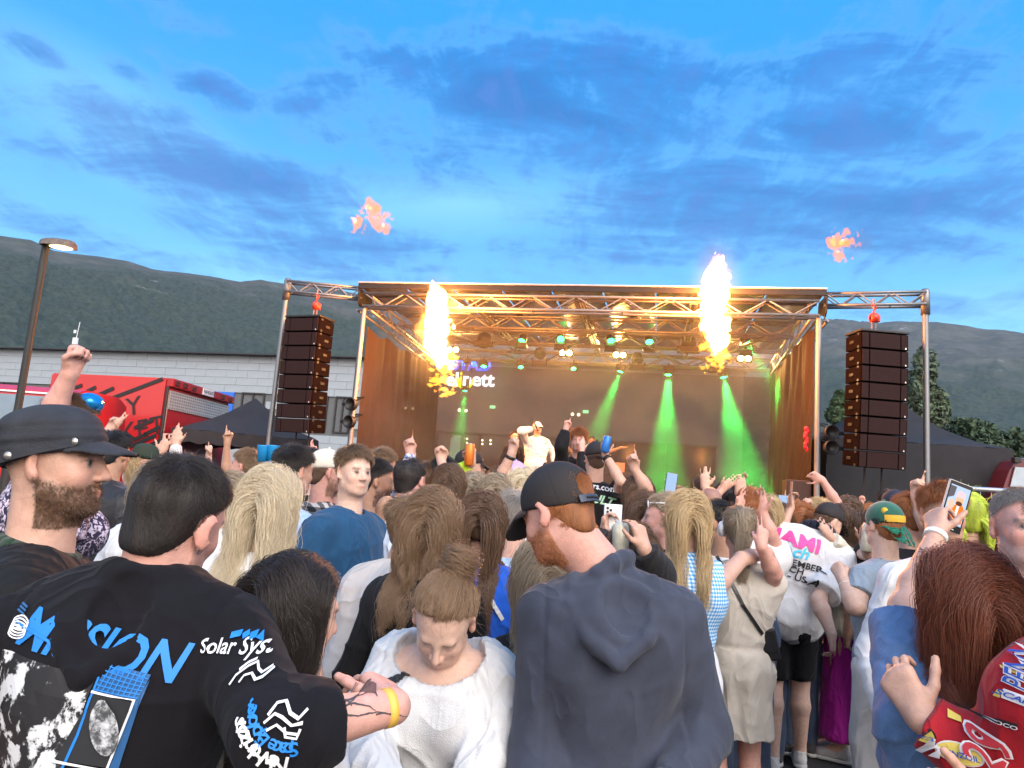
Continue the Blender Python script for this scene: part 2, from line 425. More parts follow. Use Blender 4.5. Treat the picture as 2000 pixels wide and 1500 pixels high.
arc = [on_facade(909, 738) + bu * (.42 * math.cos(a)) + Vector((0, 0, .52 * math.sin(a))) for a in np.linspace(math.pi * 1.0, math.pi * 1.95, 14)]
mb.tube(arc, .055, 8); mb.build('smile_mark', M_syel, sg, True)
M_spot = glow('ceiling_spot', (1, .85, .45), 5.0); M_exit = glow('exit_green', (.3, 1, .45), 2.2)
spots = MB()
for x, y in ((792, 797), (806, 798), (897, 801), (910, 802), (1118, 809), (1130, 810), (912, 857), (912, 865), (942, 860), (942, 867), (958, 860), (958, 867)):
    spots.ball(on_facade(x, y, .02), .075 if y < 850 else .05, None, 8)
o = spots.build('window_light', M_spot, bld)
for x, y in ((962, 795), (1144, 804)): MB().box(on_facade(x, y, .0), (.26, .05, .14), MBu).build('exit_sign', M_exit, bld)
# roof aerial
a = on_facade(146, 672, 1.2)
ant = empty('roof_aerial', a, 0, 'thin white aerial mast with small box on the flat roof', 'aerial')
rod('mast', a - Vector((0, 0, .2)), a + Vector((.1, 0, 1.35)), .02, mat('white_paint', (.75, .75, .75), .5), ant)
MB().box(a + Vector((0, 0, .18)), (.3, .15, .4), MBu, .02).build('box', mat('white_paint', (.75, .75, .75), .5), ant)
MB().box(a + Vector((-.1, 0, .75)), (.12, .1, .2), MBu, .02).build('antenna_unit', mat('white_paint', (.75, .75, .75), .5), ant)

# ------------------------------------------------------------------ the stage
FL = Vector(un(716, 557, 14.5)); FR = Vector(un(1600, 568, 12.66)); FL.z = FR.z = 0
su = (FR - FL).normalized(); W = (FR - FL).length; sv = Vector((-su[1], su[0], 0)); MS = Matrix((su, sv, Vector((0, 0, 1)))).transposed()
DECK = 1.25; DEP = 5.4
def S(u, v, z): return FL + su * u + sv * v + Vector((0, 0, z))
def onv(px, py, v):
    """the point of the vertical plane v metres behind the stage front seen at a pixel"""
    dr = un(px, py, 10.) - CAM; n = np.array(sv); t = ((np.array(S(0, v, 0)) - CAM) @ n) / (dr @ n); return Vector(CAM + dr * t)
stage = empty('concert_stage', S(W / 2, 2.5, 0), 0, 'open air concert stage with metal truss roof and dark mesh walls', 'stage')
M_deck = mat('stage_deck', (.03, .027, .025), .6, 0, .3, 3)
MB().box(S(W / 2, DEP / 2, DECK - .06), (W + .1, DEP, .12), MS).build('deck', M_deck, stage)
MB().box(S(W / 2, -.02, (DECK - .14) / 2), (W + .06, .03, DECK - .14), MS).build('deck_skirt', M_blackcloth, stage)
for u in (.05, W / 2, W - .05):
    for v in (.4, DEP - .3): rod('deck_leg', S(u, v, 0), S(u, v, DECK - .12), .04, M_alu, stage)
RZ = 5.38
M_roofu = mat('roof_lining', (.42, .35, .25), .33, .75, .30, 1.3, .5, 5, (1, .25, 1))
npan = 9
for k in range(npan):
    w = (W + .12) / npan
    b = MB(); n = 8; pts = []
    for i in range(n + 1): pts.append((-.06 + w * k + .015 + (w - .03) * i / n, .06 * math.sin(math.pi * i / n)))
    vs = [[b.bm.verts.new(S(u, v, RZ + .10 + dz_ + .01 * v)) for (u, dz_) in pts] for v in (-.14, DEP * .5, DEP + .3)]
    for A, Bq in zip(vs[:-1], vs[1:]):
        for i in range(n): b.bm.faces.new((A[i], A[i + 1], Bq[i + 1], Bq[i]))
    bmesh.ops.solidify(b.bm, geom=b.bm.faces[:], thickness=.03)
    b.build('roof_panel', M_roofu, stage, True)
MB().box(S(W / 2, -.18, RZ + .135), (W + .18, .05, .11), MS, .01).build('fascia', mat('fascia_black', (.012, .011, .011), .6, .1, .2), stage)
MB().box(S(W / 2, -.18, RZ + .205), (W + .20, .09, .03), MS, .01).build('gutter', mat('gutter_grey', (.42, .45, .5), .4, .4), stage)
for u, sgn in ((-.09, -1), (W + .09, 1)):
    MB().poly([S(u, -.18, RZ + .10), S(u, .5, RZ + .12), S(u, .55, RZ - .06), S(u, -.04, RZ - .28), S(u, -.16, RZ - .2)], tuple(su * .02)).build('corner_flap', mat('fascia_black', (.012, .011, .011)), stage)
for u in (.0, W):
    rod('post', S(u, 0, 0), S(u, 0, RZ - .3), .055, M_alu, stage); rod('post', S(u, DEP, 0), S(u, DEP, RZ), .05, M_alu, stage)
def truss(name, a, b, h, w, nseg, parent, m=M_alu, side=None, r=.026):
    """a box truss: chords and a zigzag of braces between two points of its top axis"""
    a, b = Vector(a), Vector(b); d = (b - a).normalized(); sd = side or Vector((0, 0, 1)).cross(d).normalized(); dn = Vector((0, 0, -h))
    t = MB(); q = [(sd * (w / 2), Vector()), (sd * (-w / 2), Vector()), (sd * (w / 2), dn), (sd * (-w / 2), dn)]
    for o1, o2 in q: t.rod(a + o1 + o2, b + o1 + o2, r)
    tr = t.build(name, m, parent, False)
    for p_ in tr.data.polygons: p_.use_smooth = len(p_.vertices) == 4
    seg = (b - a) / nseg
    for sdd in (sd * (w / 2), sd * (-w / 2)):
        for i in range(nseg):
            x0, x1 = a + seg * i, a + seg * (i + 1)
            p0, p1 = (x0 + dn, x1) if i % 2 else (x0, x1 + dn)
            rod('brace', p0 + sdd, p1 + sdd, r * .55, m, tr)
    for i in range(0, nseg + 1, 4):
        x = a + seg * i
        rod('brace', x + sd * (w / 2) + dn, x - sd * (w / 2) + dn, r * .55, m, tr)
    return tr
truss('truss', S(.02, .0, RZ), S(W - .02, .0, RZ), .27, .25, 20, stage, r=.03)
truss('truss', S(.1, 1.9, RZ + .05), S(W - .1, 1.9, RZ + .05), .27, .25, 20, stage)
truss('truss', S(.1, 3.6, RZ + .07), S(W - .1, 3.6, RZ + .07), .27, .25, 20, stage)
truss('truss', S(.1, 5.1, RZ - .11), S(W - .1, 5.1, RZ - .11), .26, .25, 20, stage)
for u in (.0, W): truss('side_truss', S(u, .0, RZ - .03), S(u, DEP, RZ - .3), .3, .3, 12, stage)
for u in (W * .25, W * .5, W * .75): truss('rafter', S(u, .1, RZ + .08), S(u, DEP, RZ + .02), .12, .12, 8, stage, r=.02)
for u0, u1 in ((.8, 2.2), (4.6, 3.1), (5.2, 6.6), (8.2, 6.9)):
    rod('strut', S(u0, 1.9, RZ - .25), S(u1, 5.1, RZ - .3), .022, M_alu, stage)
# mesh walls: woven scrim, a little see-through
def scrim_material(name, col, seethru):
    m = bpy.data.materials.new(name); m.use_nodes = True; t = m.node_tree; h = N(t); b = t.nodes['Principled BSDF']
    co = h.new('ShaderNodeTexCoord').outputs['Object']
    n = h.noise(h.mapping(co, scale=(9, 9, 5)), 5.0, 6, .75)
    c = h.mix(n, tuple(x * .8 for x in col), tuple(x * 1.2 for x in col)); h.link(c, b.inputs['Base Color'])
    b.inputs['Roughness'].default_value = .75; b.inputs['Specular IOR Level'].default_value = .08
    bn = h.new('ShaderNodeBump'); bn.inputs['Strength'].default_value = .5; bn.inputs['Distance'].default_value = .03
    h.link(h.noise(h.mapping(co, scale=(4, 4, 2.6)), 3.0, 8, .7, .8), bn.inputs['Height']); h.link(bn.outputs[0], b.inputs['Normal'])
    tr = h.new('ShaderNodeBsdfTransparent'); mx = h.new('ShaderNodeMixShader'); mx.inputs[0].default_value = 1 - seethru
    h.link(tr.outputs[0], mx.inputs[1]); h.link(b.outputs[0], mx.inputs[2]); h.link(mx.outputs[0], t.nodes['Material Output'].inputs[0])
    return m
M_scrim = scrim_material('scrim_mesh', (.026, .0135, .008), .30); M_scrims = scrim_material('side_scrim_mesh', (.036, .023, .017), .03)
def sheet(name, f, nu, nv, m, parent, hole=None):
    V = [f(i / nu, j / nv) for i in range(nu + 1) for j in range(nv + 1)]; F_ = []
    for i in range(nu):
        for j in range(nv):
            if hole and hole((i + .5) / nu, (j + .5) / nv): continue
            F_.append((i * (nv + 1) + j, (i + 1) * (nv + 1) + j, (i + 1) * (nv + 1) + j + 1, i * (nv + 1) + j + 1))
    return link(name, mesh_from(name, V, F_, m, True), parent)
def drape(a, b, amp): return amp * (math.sin(a * 31 + 2 * math.sin(b * 5)) + .6 * math.sin(a * 77 + b * 9))
sheet('back_scrim', lambda a, b: S(.05 + a * (W - .1), DEP + drape(a, b, .012), DECK + b * (RZ - .5 - DECK)), 120, 60, M_scrim, stage,
      hole=lambda a, b: .052 - .010 * b < a < .083 + .004 * math.sin(b * 9) and b < .47 - 90 * (a - .068) ** 2)
sheet('side_scrim', lambda a, b: S(.06 + drape(a, b, .02) + .05 * math.sin(a * 3.1), .15 + a * (DEP - .2), .1 + b * (RZ - .62 - .12 * math.sin(a * 14) ** 2 * (a < .5) - .1 - a * .12)), 60, 30, M_scrims, stage)
sheet('side_scrim', lambda a, b: S(W - .06 - drape(a, b, .03) - .05 * math.sin(a * 3.1), .15 + a * (DEP - .2), .1 + b * (RZ - .42 - .1 - a * .12)), 60, 30, M_scrims, stage)

# stage haze: thin smoke drifting under the roof
hz = MB().box(S(W / 2, 2.55, (DECK + RZ) / 2 - .02), (W - .3, 4.9, RZ - DECK - .1), MS).build('stage_smoke', None or mat('tmp_unused', (0, 0, 0)))
hm = bpy.data.materials.new('stage_smoke'); hm.use_nodes = True; t = hm.node_tree; t.nodes.clear()
hh = N(t); vol = t.nodes.new('ShaderNodeVolumeScatter'); vol.inputs['Color'].default_value = (.95, .93, .9, 1); vol.inputs['Anisotropy'].default_value = 0.0
_tc = hh.new('ShaderNodeTexCoord'); _sp = hh.new('ShaderNodeSeparateXYZ'); hh.link(_tc.outputs['Object'], _sp.inputs[0]); _nz = hh.ramp(hh.noise(hh.mapping(_tc.outputs['Object'], scale=(1, 1, 1.3)), .75, 3, .6, .6), .36, .66)
hh.put(vol.inputs['Density'], hh.math('ADD', hh.math('MULTIPLY', hh.ramp(_sp.outputs[2], 3.4, 5.3), .016), hh.math('MULTIPLY_ADD', _nz, .017, .0055)))
t.links.new(vol.outputs[0], t.nodes.new('ShaderNodeOutputMaterial').inputs['Volume'])
hz.data.materials.clear(); hz.data.materials.append(hm); tag(hz, kind='stuff', label='thin smoke hanging under the stage roof')

# ------------------------------------------------------------------ stage lights
M_lensg = glow('lens_green', (.02, 1.0, .16), 9.0); M_lensd = mat('lens_dark', (.02, .05, .03), .1, 0, 0, spec=.9); M_lensw = glow('lens_blinder', (1.0, .66, .22), 60.0)
def spot_light(name, loc, dirv, power, col, size, blend=1.0, r=.06):
    l = bpy.data.lights.new(name, 'SPOT'); l.energy = power; l.color = col; l.spot_size = rad(size); l.spot_blend = blend; l.shadow_soft_size = r
    o = bpy.data.objects.new(name, l); COL.objects.link(o); o.location = loc; o.rotation_euler = Vector(dirv).to_track_quat('-Z', 'Y').to_euler(); return o
def moving_head(p, dirv, r, lit, label, hang, power=0, size=14, half=False):
    p = Vector(p); d = Vector(dirv).normalized()
    t = empty('moving_head', p, 0, label, 'stage light', 'moving head lights under the roof')
    top = Vector((p.x, p.y, hang))
    MB().box(top + Vector((0, 0, -.06)), (r * 2.6, r * 2.0, .11), MS, .015).rod(top, top + Vector((0, 0, .07)), .02).build('base', M_black, t)
    y = MB()
    for s in (-1, 1): y.box((p + top) / 2 + su * (s * r * 1.35) + Vector((0, 0, -.05)), (r * .3, r * .9, max(.08, hang - p.z + .06)), MS, .008)
    y.box(top + Vector((0, 0, -.12)), (r * 3.0, r * .8, .03), MS, .006); y.build('yoke', M_black, t)
    MB().lathe(p - d * r * 1.5, [(0, 0), (r * .75, 0), (r * 1.05, r * .5), (r * 1.1, r * 1.6), (r * 1.05, r * 1.75), (0, r * 1.75)], d, 18).build('lamp_head', M_black, t, True)
    MB().lathe(p + d * r * .28, [(0, 0), (r * .86, 0), (r * .7, r * .12), (0, r * .2)], d, 18).build('lens', M_lensg if lit else M_lensd, t, True)
    if power: 
        sp = spot_light('beam_lamp', p + d * (r * .75), d, power, (.02, 1.0, .10), size); sp.parent = t; sp.location = p + d * (r * .75) - Vector(t.location)
    return t
dn = Vector((0, 0, -1))
G = 24.0
moving_head(onv(1020, 664, 3.5), (-.35, -.45, -1), .10, True, 'lit green moving head, leftmost on the upper lighting truss', RZ - .2, 300 * G, 26)
moving_head(onv(1095, 662, 3.5), (.0, -.8, -.5), .10, True, 'green moving head beside the pair of warm blinders left of centre', RZ - .2)
moving_head(onv(1193, 664, 3.5), (.1, -.5, -.8), .10, True, 'dim green moving head above the two middle blinder lamps', RZ - .2)
moving_head(onv(1268, 666, 3.5), (.05, -.5, -.8), .10, True, 'dim green moving head between centre truss brace and the big black spotlight', RZ - .2)
moving_head(onv(1457, 667, 3.5), su * .55 + sv * .15 + dn * .9, .10, True, 'lit green moving head at the right end of the upper truss', RZ - .2, 520 * G, 30)
RT = RZ - .38
moving_head(onv(945, 714, 4.95), su * .05 + sv * -.3 + dn, .085, True, 'small green light shining over the blue sign letters', RT)
moving_head(onv(1017, 716, 4.95), (.1, -.5, -.8), .075, True, 'small dim green light left of the artist under the rear truss', RT)
moving_head(onv(1120, 719, 4.95), (.1, -.5, -.8), .075, True, 'small faint green light below the left pair of blinders', RT)
moving_head(onv(1212, 724, 4.95), su * -.30 + sv * -.10 + dn, .085, True, 'green beam slanting left from the rear truss centre', RT, 420 * G, 24)
moving_head(onv(1305, 730, 4.95), su * .01 + sv * -.10 + dn, .095, True, 'bright green beam falling straight down on the stage', RT, 1300 * G, 29)
moving_head(onv(1413, 735, 4.95), su * .20 + sv * -.10 + dn, .095, True, 'bright green beam leaning right below the tall flame', RT, 1200 * G, 32)
moving_head(onv(908, 762, 4.95), su * .0 + sv * -.10 + dn, .07, True, 'green light low behind the white lit word', RT, 260 * G, 28)
for x, y, v, r, lb in ((945, 668, 3.4, .17, 'big unlit black spotlight left of the green lamps'), (1345, 672, 3.4, .17, 'big unlit black spotlight beside the tall flame'),
                       (1055, 692, 4.9, .14, 'unlit black spotlight between rear truss and left blinders'), (1245, 703, 4.9, .14, 'unlit black spotlight right of the middle blinders'), (1398, 706, 4.9, .13, 'unlit black spotlight at the foot of the tall flame')):
    moving_head(onv(x, y, v), su * .1 + sv * -.6 + dn * .7, r, False, lb, RZ - .2 if v < 4 else RT)
for x0, y0, lb in ((884, 683, 'pair of warm blinder lamps beside the left flame'), (1105, 689, 'pair of warm blinder lamps left of stage centre'), (1210, 693, 'pair of warm blinder lamps at stage centre'), (1454, 700, 'pair of warm blinder lamps right of the tall flame')):
    p = onv(x0, y0, 4.9); t = empty('blinder_lamp', p, 0, lb, 'stage light', 'warm blinder pairs on the rear truss')
    MB().box(p + sv * .06, (.38, .1, .2), MS, .015).rod(p + Vector((0, 0, .1)) + sv * .06, p + Vector((0, 0, .3)) + sv * .06, .015).build('housing', M_black, t)
    for s in (-.09, .09):
        MB().lathe(p + su * s + sv * .01, [(0, 0), (.07, 0), (.06, .02), (0, .035)], -sv, 16).build('lens', M_lensw, t, True)
    l = bpy.data.lights.new('blinder_glow', 'SPOT'); l.energy = 330; l.color = (1, .50, .14); l.spot_size = rad(150); l.spot_blend = .8; l.shadow_soft_size = .08
    o = bpy.data.objects.new('blinder_glow', l); COL.objects.link(o); o.parent = t; o.location = -sv * .06; o.rotation_euler = (-sv + dn * .25).to_track_quat('-Z', 'Y').to_euler()
for x, y, lb in ((1014, 604, 'black par can on the second truss, left'), (1237, 606, 'black par can hanging at the middle of the second truss'), (1432, 612, 'black par can right of the tall flame')):
    p = onv(x, y, 1.5); t = empty('par_can', p, 0, lb, 'stage light', 'par cans on the second truss')
    d = (sv * .5 + dn + su * .15).normalized()
    MB().lathe(p - d * .16, [(0, 0), (.05, 0), (.085, .06), (.085, .30), (.075, .30), (0, .26)], d, 16).build('can', M_black, t, True)
    MB().tube([p + su * -.11, p + su * -.11 + Vector((0, 0, .13)), p + su * .11 + Vector((0, 0, .13)), p + su * .11], .012, 6).build('bracket', M_black, t)
    MB().tube([p + Vector((0, 0, .13)), p + Vector((0, 0, .2)), p + su * .1 + Vector((.0, 0, .3)), p + su * .2 + Vector((0, 0, .16))], .009, 5).build('cable', M_black, t)
for u, dirn, ys, lb in ((0, 1, (792, 826), 'left'), (W, -1, (843, 872), 'right')):
    for k, y in enumerate(ys):
        p = S(u, -.02, 0) + su * (dirn * -.22 if dirn < 0 else .0); p = p + (su * .02 if dirn > 0 else su * -.05)
        z = onv(712 if u == 0 else 1565, y, 0).z; p.z = z
        t = empty('side_lamp', p, 0, f'round black side lamp clamped to the {lb} stage post, ' + ('upper one' if k == 0 else 'lower one'), 'stage light', 'lamps clamped to the stage posts')
        MB().lathe(p + sv * .02, [(0, 0), (.08, 0), (.12, .05), (.13, .16), (.115, .16), (.10, .1), (0, .08)], (-sv - su * .3 * dirn).normalized(), 18).build('lamp_body', M_black, t, True)
        MB().tube([p + Vector((0, 0, .15)), p + Vector((0, 0, .17)) + su * (.2 * -dirn * (-1 if u == 0 else -1)), p + su * (.2 * (1 if u else -1) * 1.0) + Vector((0, 0, .0))], .012, 6).build('bracket', M_black, t)
        MB().lathe(p + (su * (.2 if u else -.2)) + Vector((0, 0, -.03)), [(.05, 0), (.07, 0), (.07, .06), (.05, .06)], (0, 0, 1), 12).build('clamp', M_black, t)
# red ratchet strap by the right post
a = onv(1573, 838, -.05); st = MB()
for k in range(9): st.ball(a + Vector((.02 * math.sin(k * 1.7), -.04, -.045 * k)), (.045 - .002 * k, .03, .05), None, 8)
tag(st.build('red_strap', mat('red_webbing', (.62, .012, .02), .6, 0, .2, 20), None, True), 'bundled red webbing strap hanging on the right stage post', 'strap')
for x, y, lb in ((716, 888, 'brown speaker cabinet on the left stage corner'), (1556, 930, 'brown speaker cabinet on the right stage corner')):
    p = onv(x, y, .35); p.z = DECK + .45
    t = empty('corner_speaker', (p.x, p.y, DECK), 0, lb, 'speaker', 'speaker cabinets at the stage corners')
    MB().box(p, (.42, .5, .9), MS, .015).build('cabinet', mat('speaker_brown', (.05, .028, .024), .6, 0, .15), t)
    MB().box(p - sv * .26, (.38, .02, .84), MS).build('grille', mat('grille_brown', (.04, .024, .02), .7, .2, .3, 60), t)
# dj table with a laptop at the back of the stage
p = onv(1185, 930, 4.1); p.z = DECK
t = empty('dj_table', p, 0, 'dj table with a small orange lit screen at the back of stage', 'table')
MB().box(p + Vector((0, 0, .92)), (1.8, .6, .05), MS).build('table_top', M_black, t)
MB().box(p + Vector((0, 0, .45)) - sv * .3, (1.8, .02, .88), MS).build('table_cloth', M_blackcloth, t)
q = p + su * .25 + Vector((0, 0, 1.06)); MB().box(q, (.34, .02, .24), MS, .01).build('screen', mat('warm_lid', (.55, .22, .12), .4), t)

# ------------------------------------------------------------------ line arrays on their towers
M_spk = mat('array_brown', (.006, .0034, .0033), .9, 0, .12, 5, .15, 90, spec=.03); M_spk2 = mat('array_grille', (.030, .0145, .0135), .8, 0, .2, 50, .2, 220, spec=.1)
M_hoist = mat('hoist_red', (.62, .05, .02), .45, 0, .15, 12); M_chain = mat('chain', (.35, .2, .16), .4, .7)
def array(cx, cy_top, depth, yaw, nbox, lb, tilt):
    top = Vector(un(cx, cy_top, depth)); Hb = .283; Wb, Db = .82, .5
    Rz = Matrix.Rotation(yaw, 3, 'Z')
    root = empty('line_array', top, 0, lb, 'line array', 'hanging line arrays beside the stage')
    MB().box(top + Vector((0, 0, .0)), (Wb + .02, Db + .02, .035), Rz, .006).build('fly_frame', M_black, root)
    ang = 0.0; hinge = top + Vector((0, 0, -.03)) + Rz @ Vector((0, -Db * .1, 0)); p = Vector(hinge)
    me_c = None
    for k in range(nbox):
        ang = rad(tilt * k * .55); Rm = Rz @ Matrix.Rotation(ang, 3, 'X')
        c = p + Rm @ Vector((0, Db * .1, -Hb / 2))
        b = MB(); hw, hh = Wb / 2, Hb / 2 - .007
        prof = [(-hh, -Db / 2), (hh, -Db / 2), (hh * .95, Db / 2), (-hh * .95, Db / 2)]
        vs = [[b.bm.verts.new(c + Rm @ Vector((s, y_, z_))) for z_, y_ in prof] for s in (-hw, hw)]
        b.bm.faces.new(vs[0]); b.bm.faces.new(vs[1][::-1])
        for i in range(4): b.bm.faces.new((vs[0][i], vs[1][i], vs[1][(i + 1) % 4], vs[0][(i + 1) % 4]))
        bmesh.ops.bevel(b.bm, geom=b.bm.edges[:], offset=.008, segments=2, affect='EDGES')
        cab = b.build('cabinet', M_spk, root)
        gmb = MB()
        for s, ww in ((-.335, .11), (0, .52), (.335, .11)): gmb.box(c + Rm @ Vector((s, -Db / 2 - .006, 0)), (ww, .014, Hb - .035), Rm, .004)
        gmb.build('grille', M_spk2, cab)
        hd = MB()
        for s in (-1, 1):
            hd.box(c + Rm @ Vector((s * (hw + .008), .03, 0)), (.02, .12, .05), Rm, .004)
            for zz in (-.11, .11): hd.box(c + Rm @ Vector((s * (hw + .006), -.17, zz)), (.016, .05, .04), Rm, .003)
        tag(hd.build('rigging_plate', M_steel, cab), kind='stuff')
        MB().poly([c + Rm @ Vector((hw * .86 + .014, -Db / 2 - .016, -hh + .02)), c + Rm @ Vector((hw * .86 - .014, -Db / 2 - .016, -hh + .02)), c + Rm @ Vector((hw * .86, -Db / 2 - .016, -hh + .05))], tuple(Rm @ Vector((0, .004, 0)))).build('badge', mat('badge_silver', (.8, .78, .75), .3, .5), cab)
        p = p + Rm @ Vector((0, 0, -Hb))
    cb = MB()
    for s in (-.12, .18):
        q = p + Rz @ Vector((s, .1, .05)); cb.tube([q, q + Vector((.03 * s, .05, -1.0)), Vector((q.x, q.y + .1, .0))], .016, 6)
    tag(cb.build('hanging_cable', M_black), 'black cables hanging below the ' + ('left' if cx < 1000 else 'right') + ' line array', 'cable', 'cables under the line arrays')
    return top
def hoist(top, bottom, lb):
    top, bottom = Vector(top), Vector(bottom); L = (top - bottom).length
    t = empty('chain_hoist', bottom, 0, lb, 'hoist', 'red chain hoists above the line arrays'); mid = bottom + (top - bottom) * .45
    MB().lathe(mid + Vector((-.06, 0, 0)), [(0, 0), (.06, .0), (.085, .03), (.085, .1), (.06, .13), (0, .13)], (1, 0, 0), 16).box(mid + Vector((.02, 0, -.02)), (.16, .09, .12), None, .02).build('hoist_body', M_hoist, t, True)
    hk = MB(); hk.tube([mid + Vector((0, 0, .07)), mid + Vector((0, 0, .13)), mid + Vector((.04, 0, .16)), mid + Vector((.04, 0, .2)), mid + Vector((0, 0, .23)), mid + Vector((-.03, 0, .21))], .014, 8); hk.build('hook', M_hoist, t, True)
    ch = MB()
    for k in range(int(L * .45 / .035)):
        z = mid + (bottom - mid) * ((k + .5) / max(1, int(L * .45 / .035)))
        for s in (-.03, .035): ch.ball(z + Vector((s, 0, 0)), (.014, .009, .024), None, 8)
    for k in range(4): ch.ball(mid + (top - mid) * (.55 + .13 * k), (.022 if k % 2 else .012, .012 if k % 2 else .022, .035), None, 8)
    tag(ch.build('chain', M_chain, t, True), kind='stuff')
LA = array(606, 623, 14.1, rad(-21), 8, 'hanging line array of eight black cabinets left of the stage', 1.1)
RA = array(1712, 653, 12.0, rad(3), 8, 'hanging line array of eight black cabinets right of the stage', 1.3)
def tower(pole_px, pole_d, wing_from, lb, hoist_u):
    pt = Vector(un(*pole_px, pole_d)); zt = pt.z
    root = empty('speaker_tower', (pt.x, pt.y, 0), 0, lb, 'tower', 'aluminium towers that carry the line arrays')
    rod('pole', (pt.x, pt.y, 0), (pt.x, pt.y, zt), .052, M_alu, root)
    MB().box((pt.x, pt.y, .03), (.7, .7, .05), MS, .01).lathe((pt.x, pt.y, .05), [(.09, 0), (.09, .2), (.055, .2), (.055, 0)]).build('base_plate', M_steel, root)
    MB().lathe((pt.x, pt.y, zt - .45), [(.075, 0), (.075, .42), (.055, .46), (.0, .46)]).build('collar', M_alu, root, True)
    a = Vector(wing_from); a.z = zt - .06
    tr = truss('wing_truss', a, (pt.x, pt.y, zt - .06), .22, .2, 6, root)
    rod('brace', (pt.x, pt.y, 1.5), (pt.x + .2, pt.y + 1.2, .05), .025, M_alu, root)
    return zt
zl = tower((563, 545), 14.45, S(-.1, .05, 0), 'tall aluminium pole and short truss left of the stage', .5)
zr = tower((1807, 566), 12.15, S(W + .1, .05, 0), 'tall aluminium pole and short truss right of the stage', .5)
hoist((LA.x + .08, LA.y, zl - .28), LA + Vector((.08, 0, .02)), 'red chain hoist holding up the left line array')
hoist((RA.x - .05, RA.y, zr - .28), RA + Vector((-.05, 0, .02)), 'red chain hoist holding up the right line array')

# ------------------------------------------------------------------ black tents
def tent(c, half, eave, peak, yaw, lb, walls=(), valance=.28, curve=.12):
    c = Vector(c); Rz = Matrix.Rotation(yaw, 3, 'Z'); root = empty('black_tent', c, 0, lb, 'tent')
    hx, hy = half; n = 12
    def roofpt(x, y):
        m = max(abs(x), abs(y)); z = eave + (peak - eave) * ((1 - m) - curve * math.sin(m * math.pi)) + .012 * math.sin(x * 23) * m
        return c + Rz @ Vector((x * hx, y * hy, 0)) + Vector((0, 0, z))
    for k, (ax, sg) in enumerate(((1, -1), (0, 1), (1, 1), (0, -1))):
        V, F_ = [], []
        for i in range(n + 1):
            m = i / n
            for j in range(n + 1):
                s = (j / n * 2 - 1) * m; V.append(roofpt(s, sg * m) if ax else roofpt(sg * m, s))
        for i in range(n):
            for j in range(n): F_.append((i * (n + 1) + j, i * (n + 1) + j + 1, (i + 1) * (n + 1) + j + 1, (i + 1) * (n + 1) + j))
        link('roof_panel', mesh_from('roof_panel', V, F_, M_blackcloth, True), root)
        V, F_ = [], []; nn = 30
        low = .05 if k in walls else eave - valance
        for j in range(nn + 1):
            s = j / nn * 2 - 1; p0 = roofpt(s, sg) if ax else roofpt(sg, s); out = (Rz @ Vector((0, sg, 0) if ax else (sg, 0, 0)))
            for i in range(7):
                f = i / 6; V.append(p0 + out * (.02 * f + (.035 if k in walls else .02) * f * math.sin(s * 19 + 3 * f + k)) + Vector((0, 0, (low - eave) * f - .03 * math.sin(s * math.pi * 4) ** 2 * (f == 1))))
        for j in range(nn):
            for i in range(6): F_.append((j * 7 + i, j * 7 + i + 1, (j + 1) * 7 + i + 1, (j + 1) * 7 + i))
        link('wall_cloth' if k in walls else 'valance', mesh_from('valance', V, F_, M_blackcloth, True), root)
    for sx in (-1, 1):
        for sy in (-1, 1):
            q = c + Rz @ Vector((sx * hx * .97, sy * hy * .97, 0)); rod('leg', q, q + Vector((0, 0, eave)), .028, mat('white_leg', (.7, .7, .7), .4, .3), root)
tent((un(497, 800, 18.2)[0], 18.2, 0), (1.62, 1.5), 2.42, 3.42, rad(16), 'small black pop-up tent beside the red lorry')
tent((un(1722, 900, 15.2)[0] , 15.2, 0), (1.72, 1.6), 3.05, 4.35, rad(-4), 'large black walled tent behind the right line array', walls=(0, 1, 3), curve=.2)
# white leg in front of the right tent corner is part of it

# ------------------------------------------------------------------ red lorry with a slogan
A = Vector(un(328, 738, 16.7)); Bc = Vector(un(100, 728, 17.4)); Cc = Vector(un(449, 776, 20.2)); zt = A.z
for q in (A, Bc, Cc): q.z = 0
ab = (Bc - A); ac = (Cc - A)
M_red = mat('lorry_red', (.46, .008, .011), .32, 0, .06, 1.5, coat=.4); M_redd = mat('lorry_dark_red', (.30, .008, .014), .4, 0, .1, 2)
lorry = empty('red_lorry', (A + Bc) / 2, 0, 'red box lorry with black slanted stripes and stencil lettering', 'lorry')
b = MB(); vs = []
for z in (.75, zt): vs.append([b.bm.verts.new(p_ + Vector((0, 0, z))) for p_ in (A, Bc, Bc + ac, A + ac)])
b.bm.faces.new(vs[0]); b.bm.faces.new(vs[1][::-1])
for i in range(4): b.bm.faces.new((vs[0][i], vs[0][(i + 1) % 4], vs[1][(i + 1) % 4], vs[1][i]))
bmesh.ops.bevel(b.bm, geom=b.bm.edges[:], offset=.04, segments=2, affect='EDGES'); b.build('body', M_red, lorry)
rt = -ab.normalized(); nrm = Vector((rt[1], -rt[0], 0)); nrm = nrm if nrm.y < 0 else -nrm        # side face looks at us
def side(f, z, off=.012): return Bc + (A - Bc) * f + nrm * off + Vector((0, 0, z))
Lr = ab.length
M_ink = mat('black_print', (.012, .01, .01), .5)
tl = Vector((rt.x, rt.y, 0)) * math.cos(rad(14)) + Vector((0, 0, math.sin(rad(14)))); tu = Vector((0, 0, 1)) * math.cos(rad(14)) - Vector((rt.x, rt.y, 0)) * math.sin(rad(14))
def sidept(px, py):
    dr = un(px, py, 10.) - CAM; n_ = np.array(nrm); t_ = ((np.array(A + nrm * .014) - CAM) @ n_) / (dr @ n_); return Vector(CAM + dr * t_)
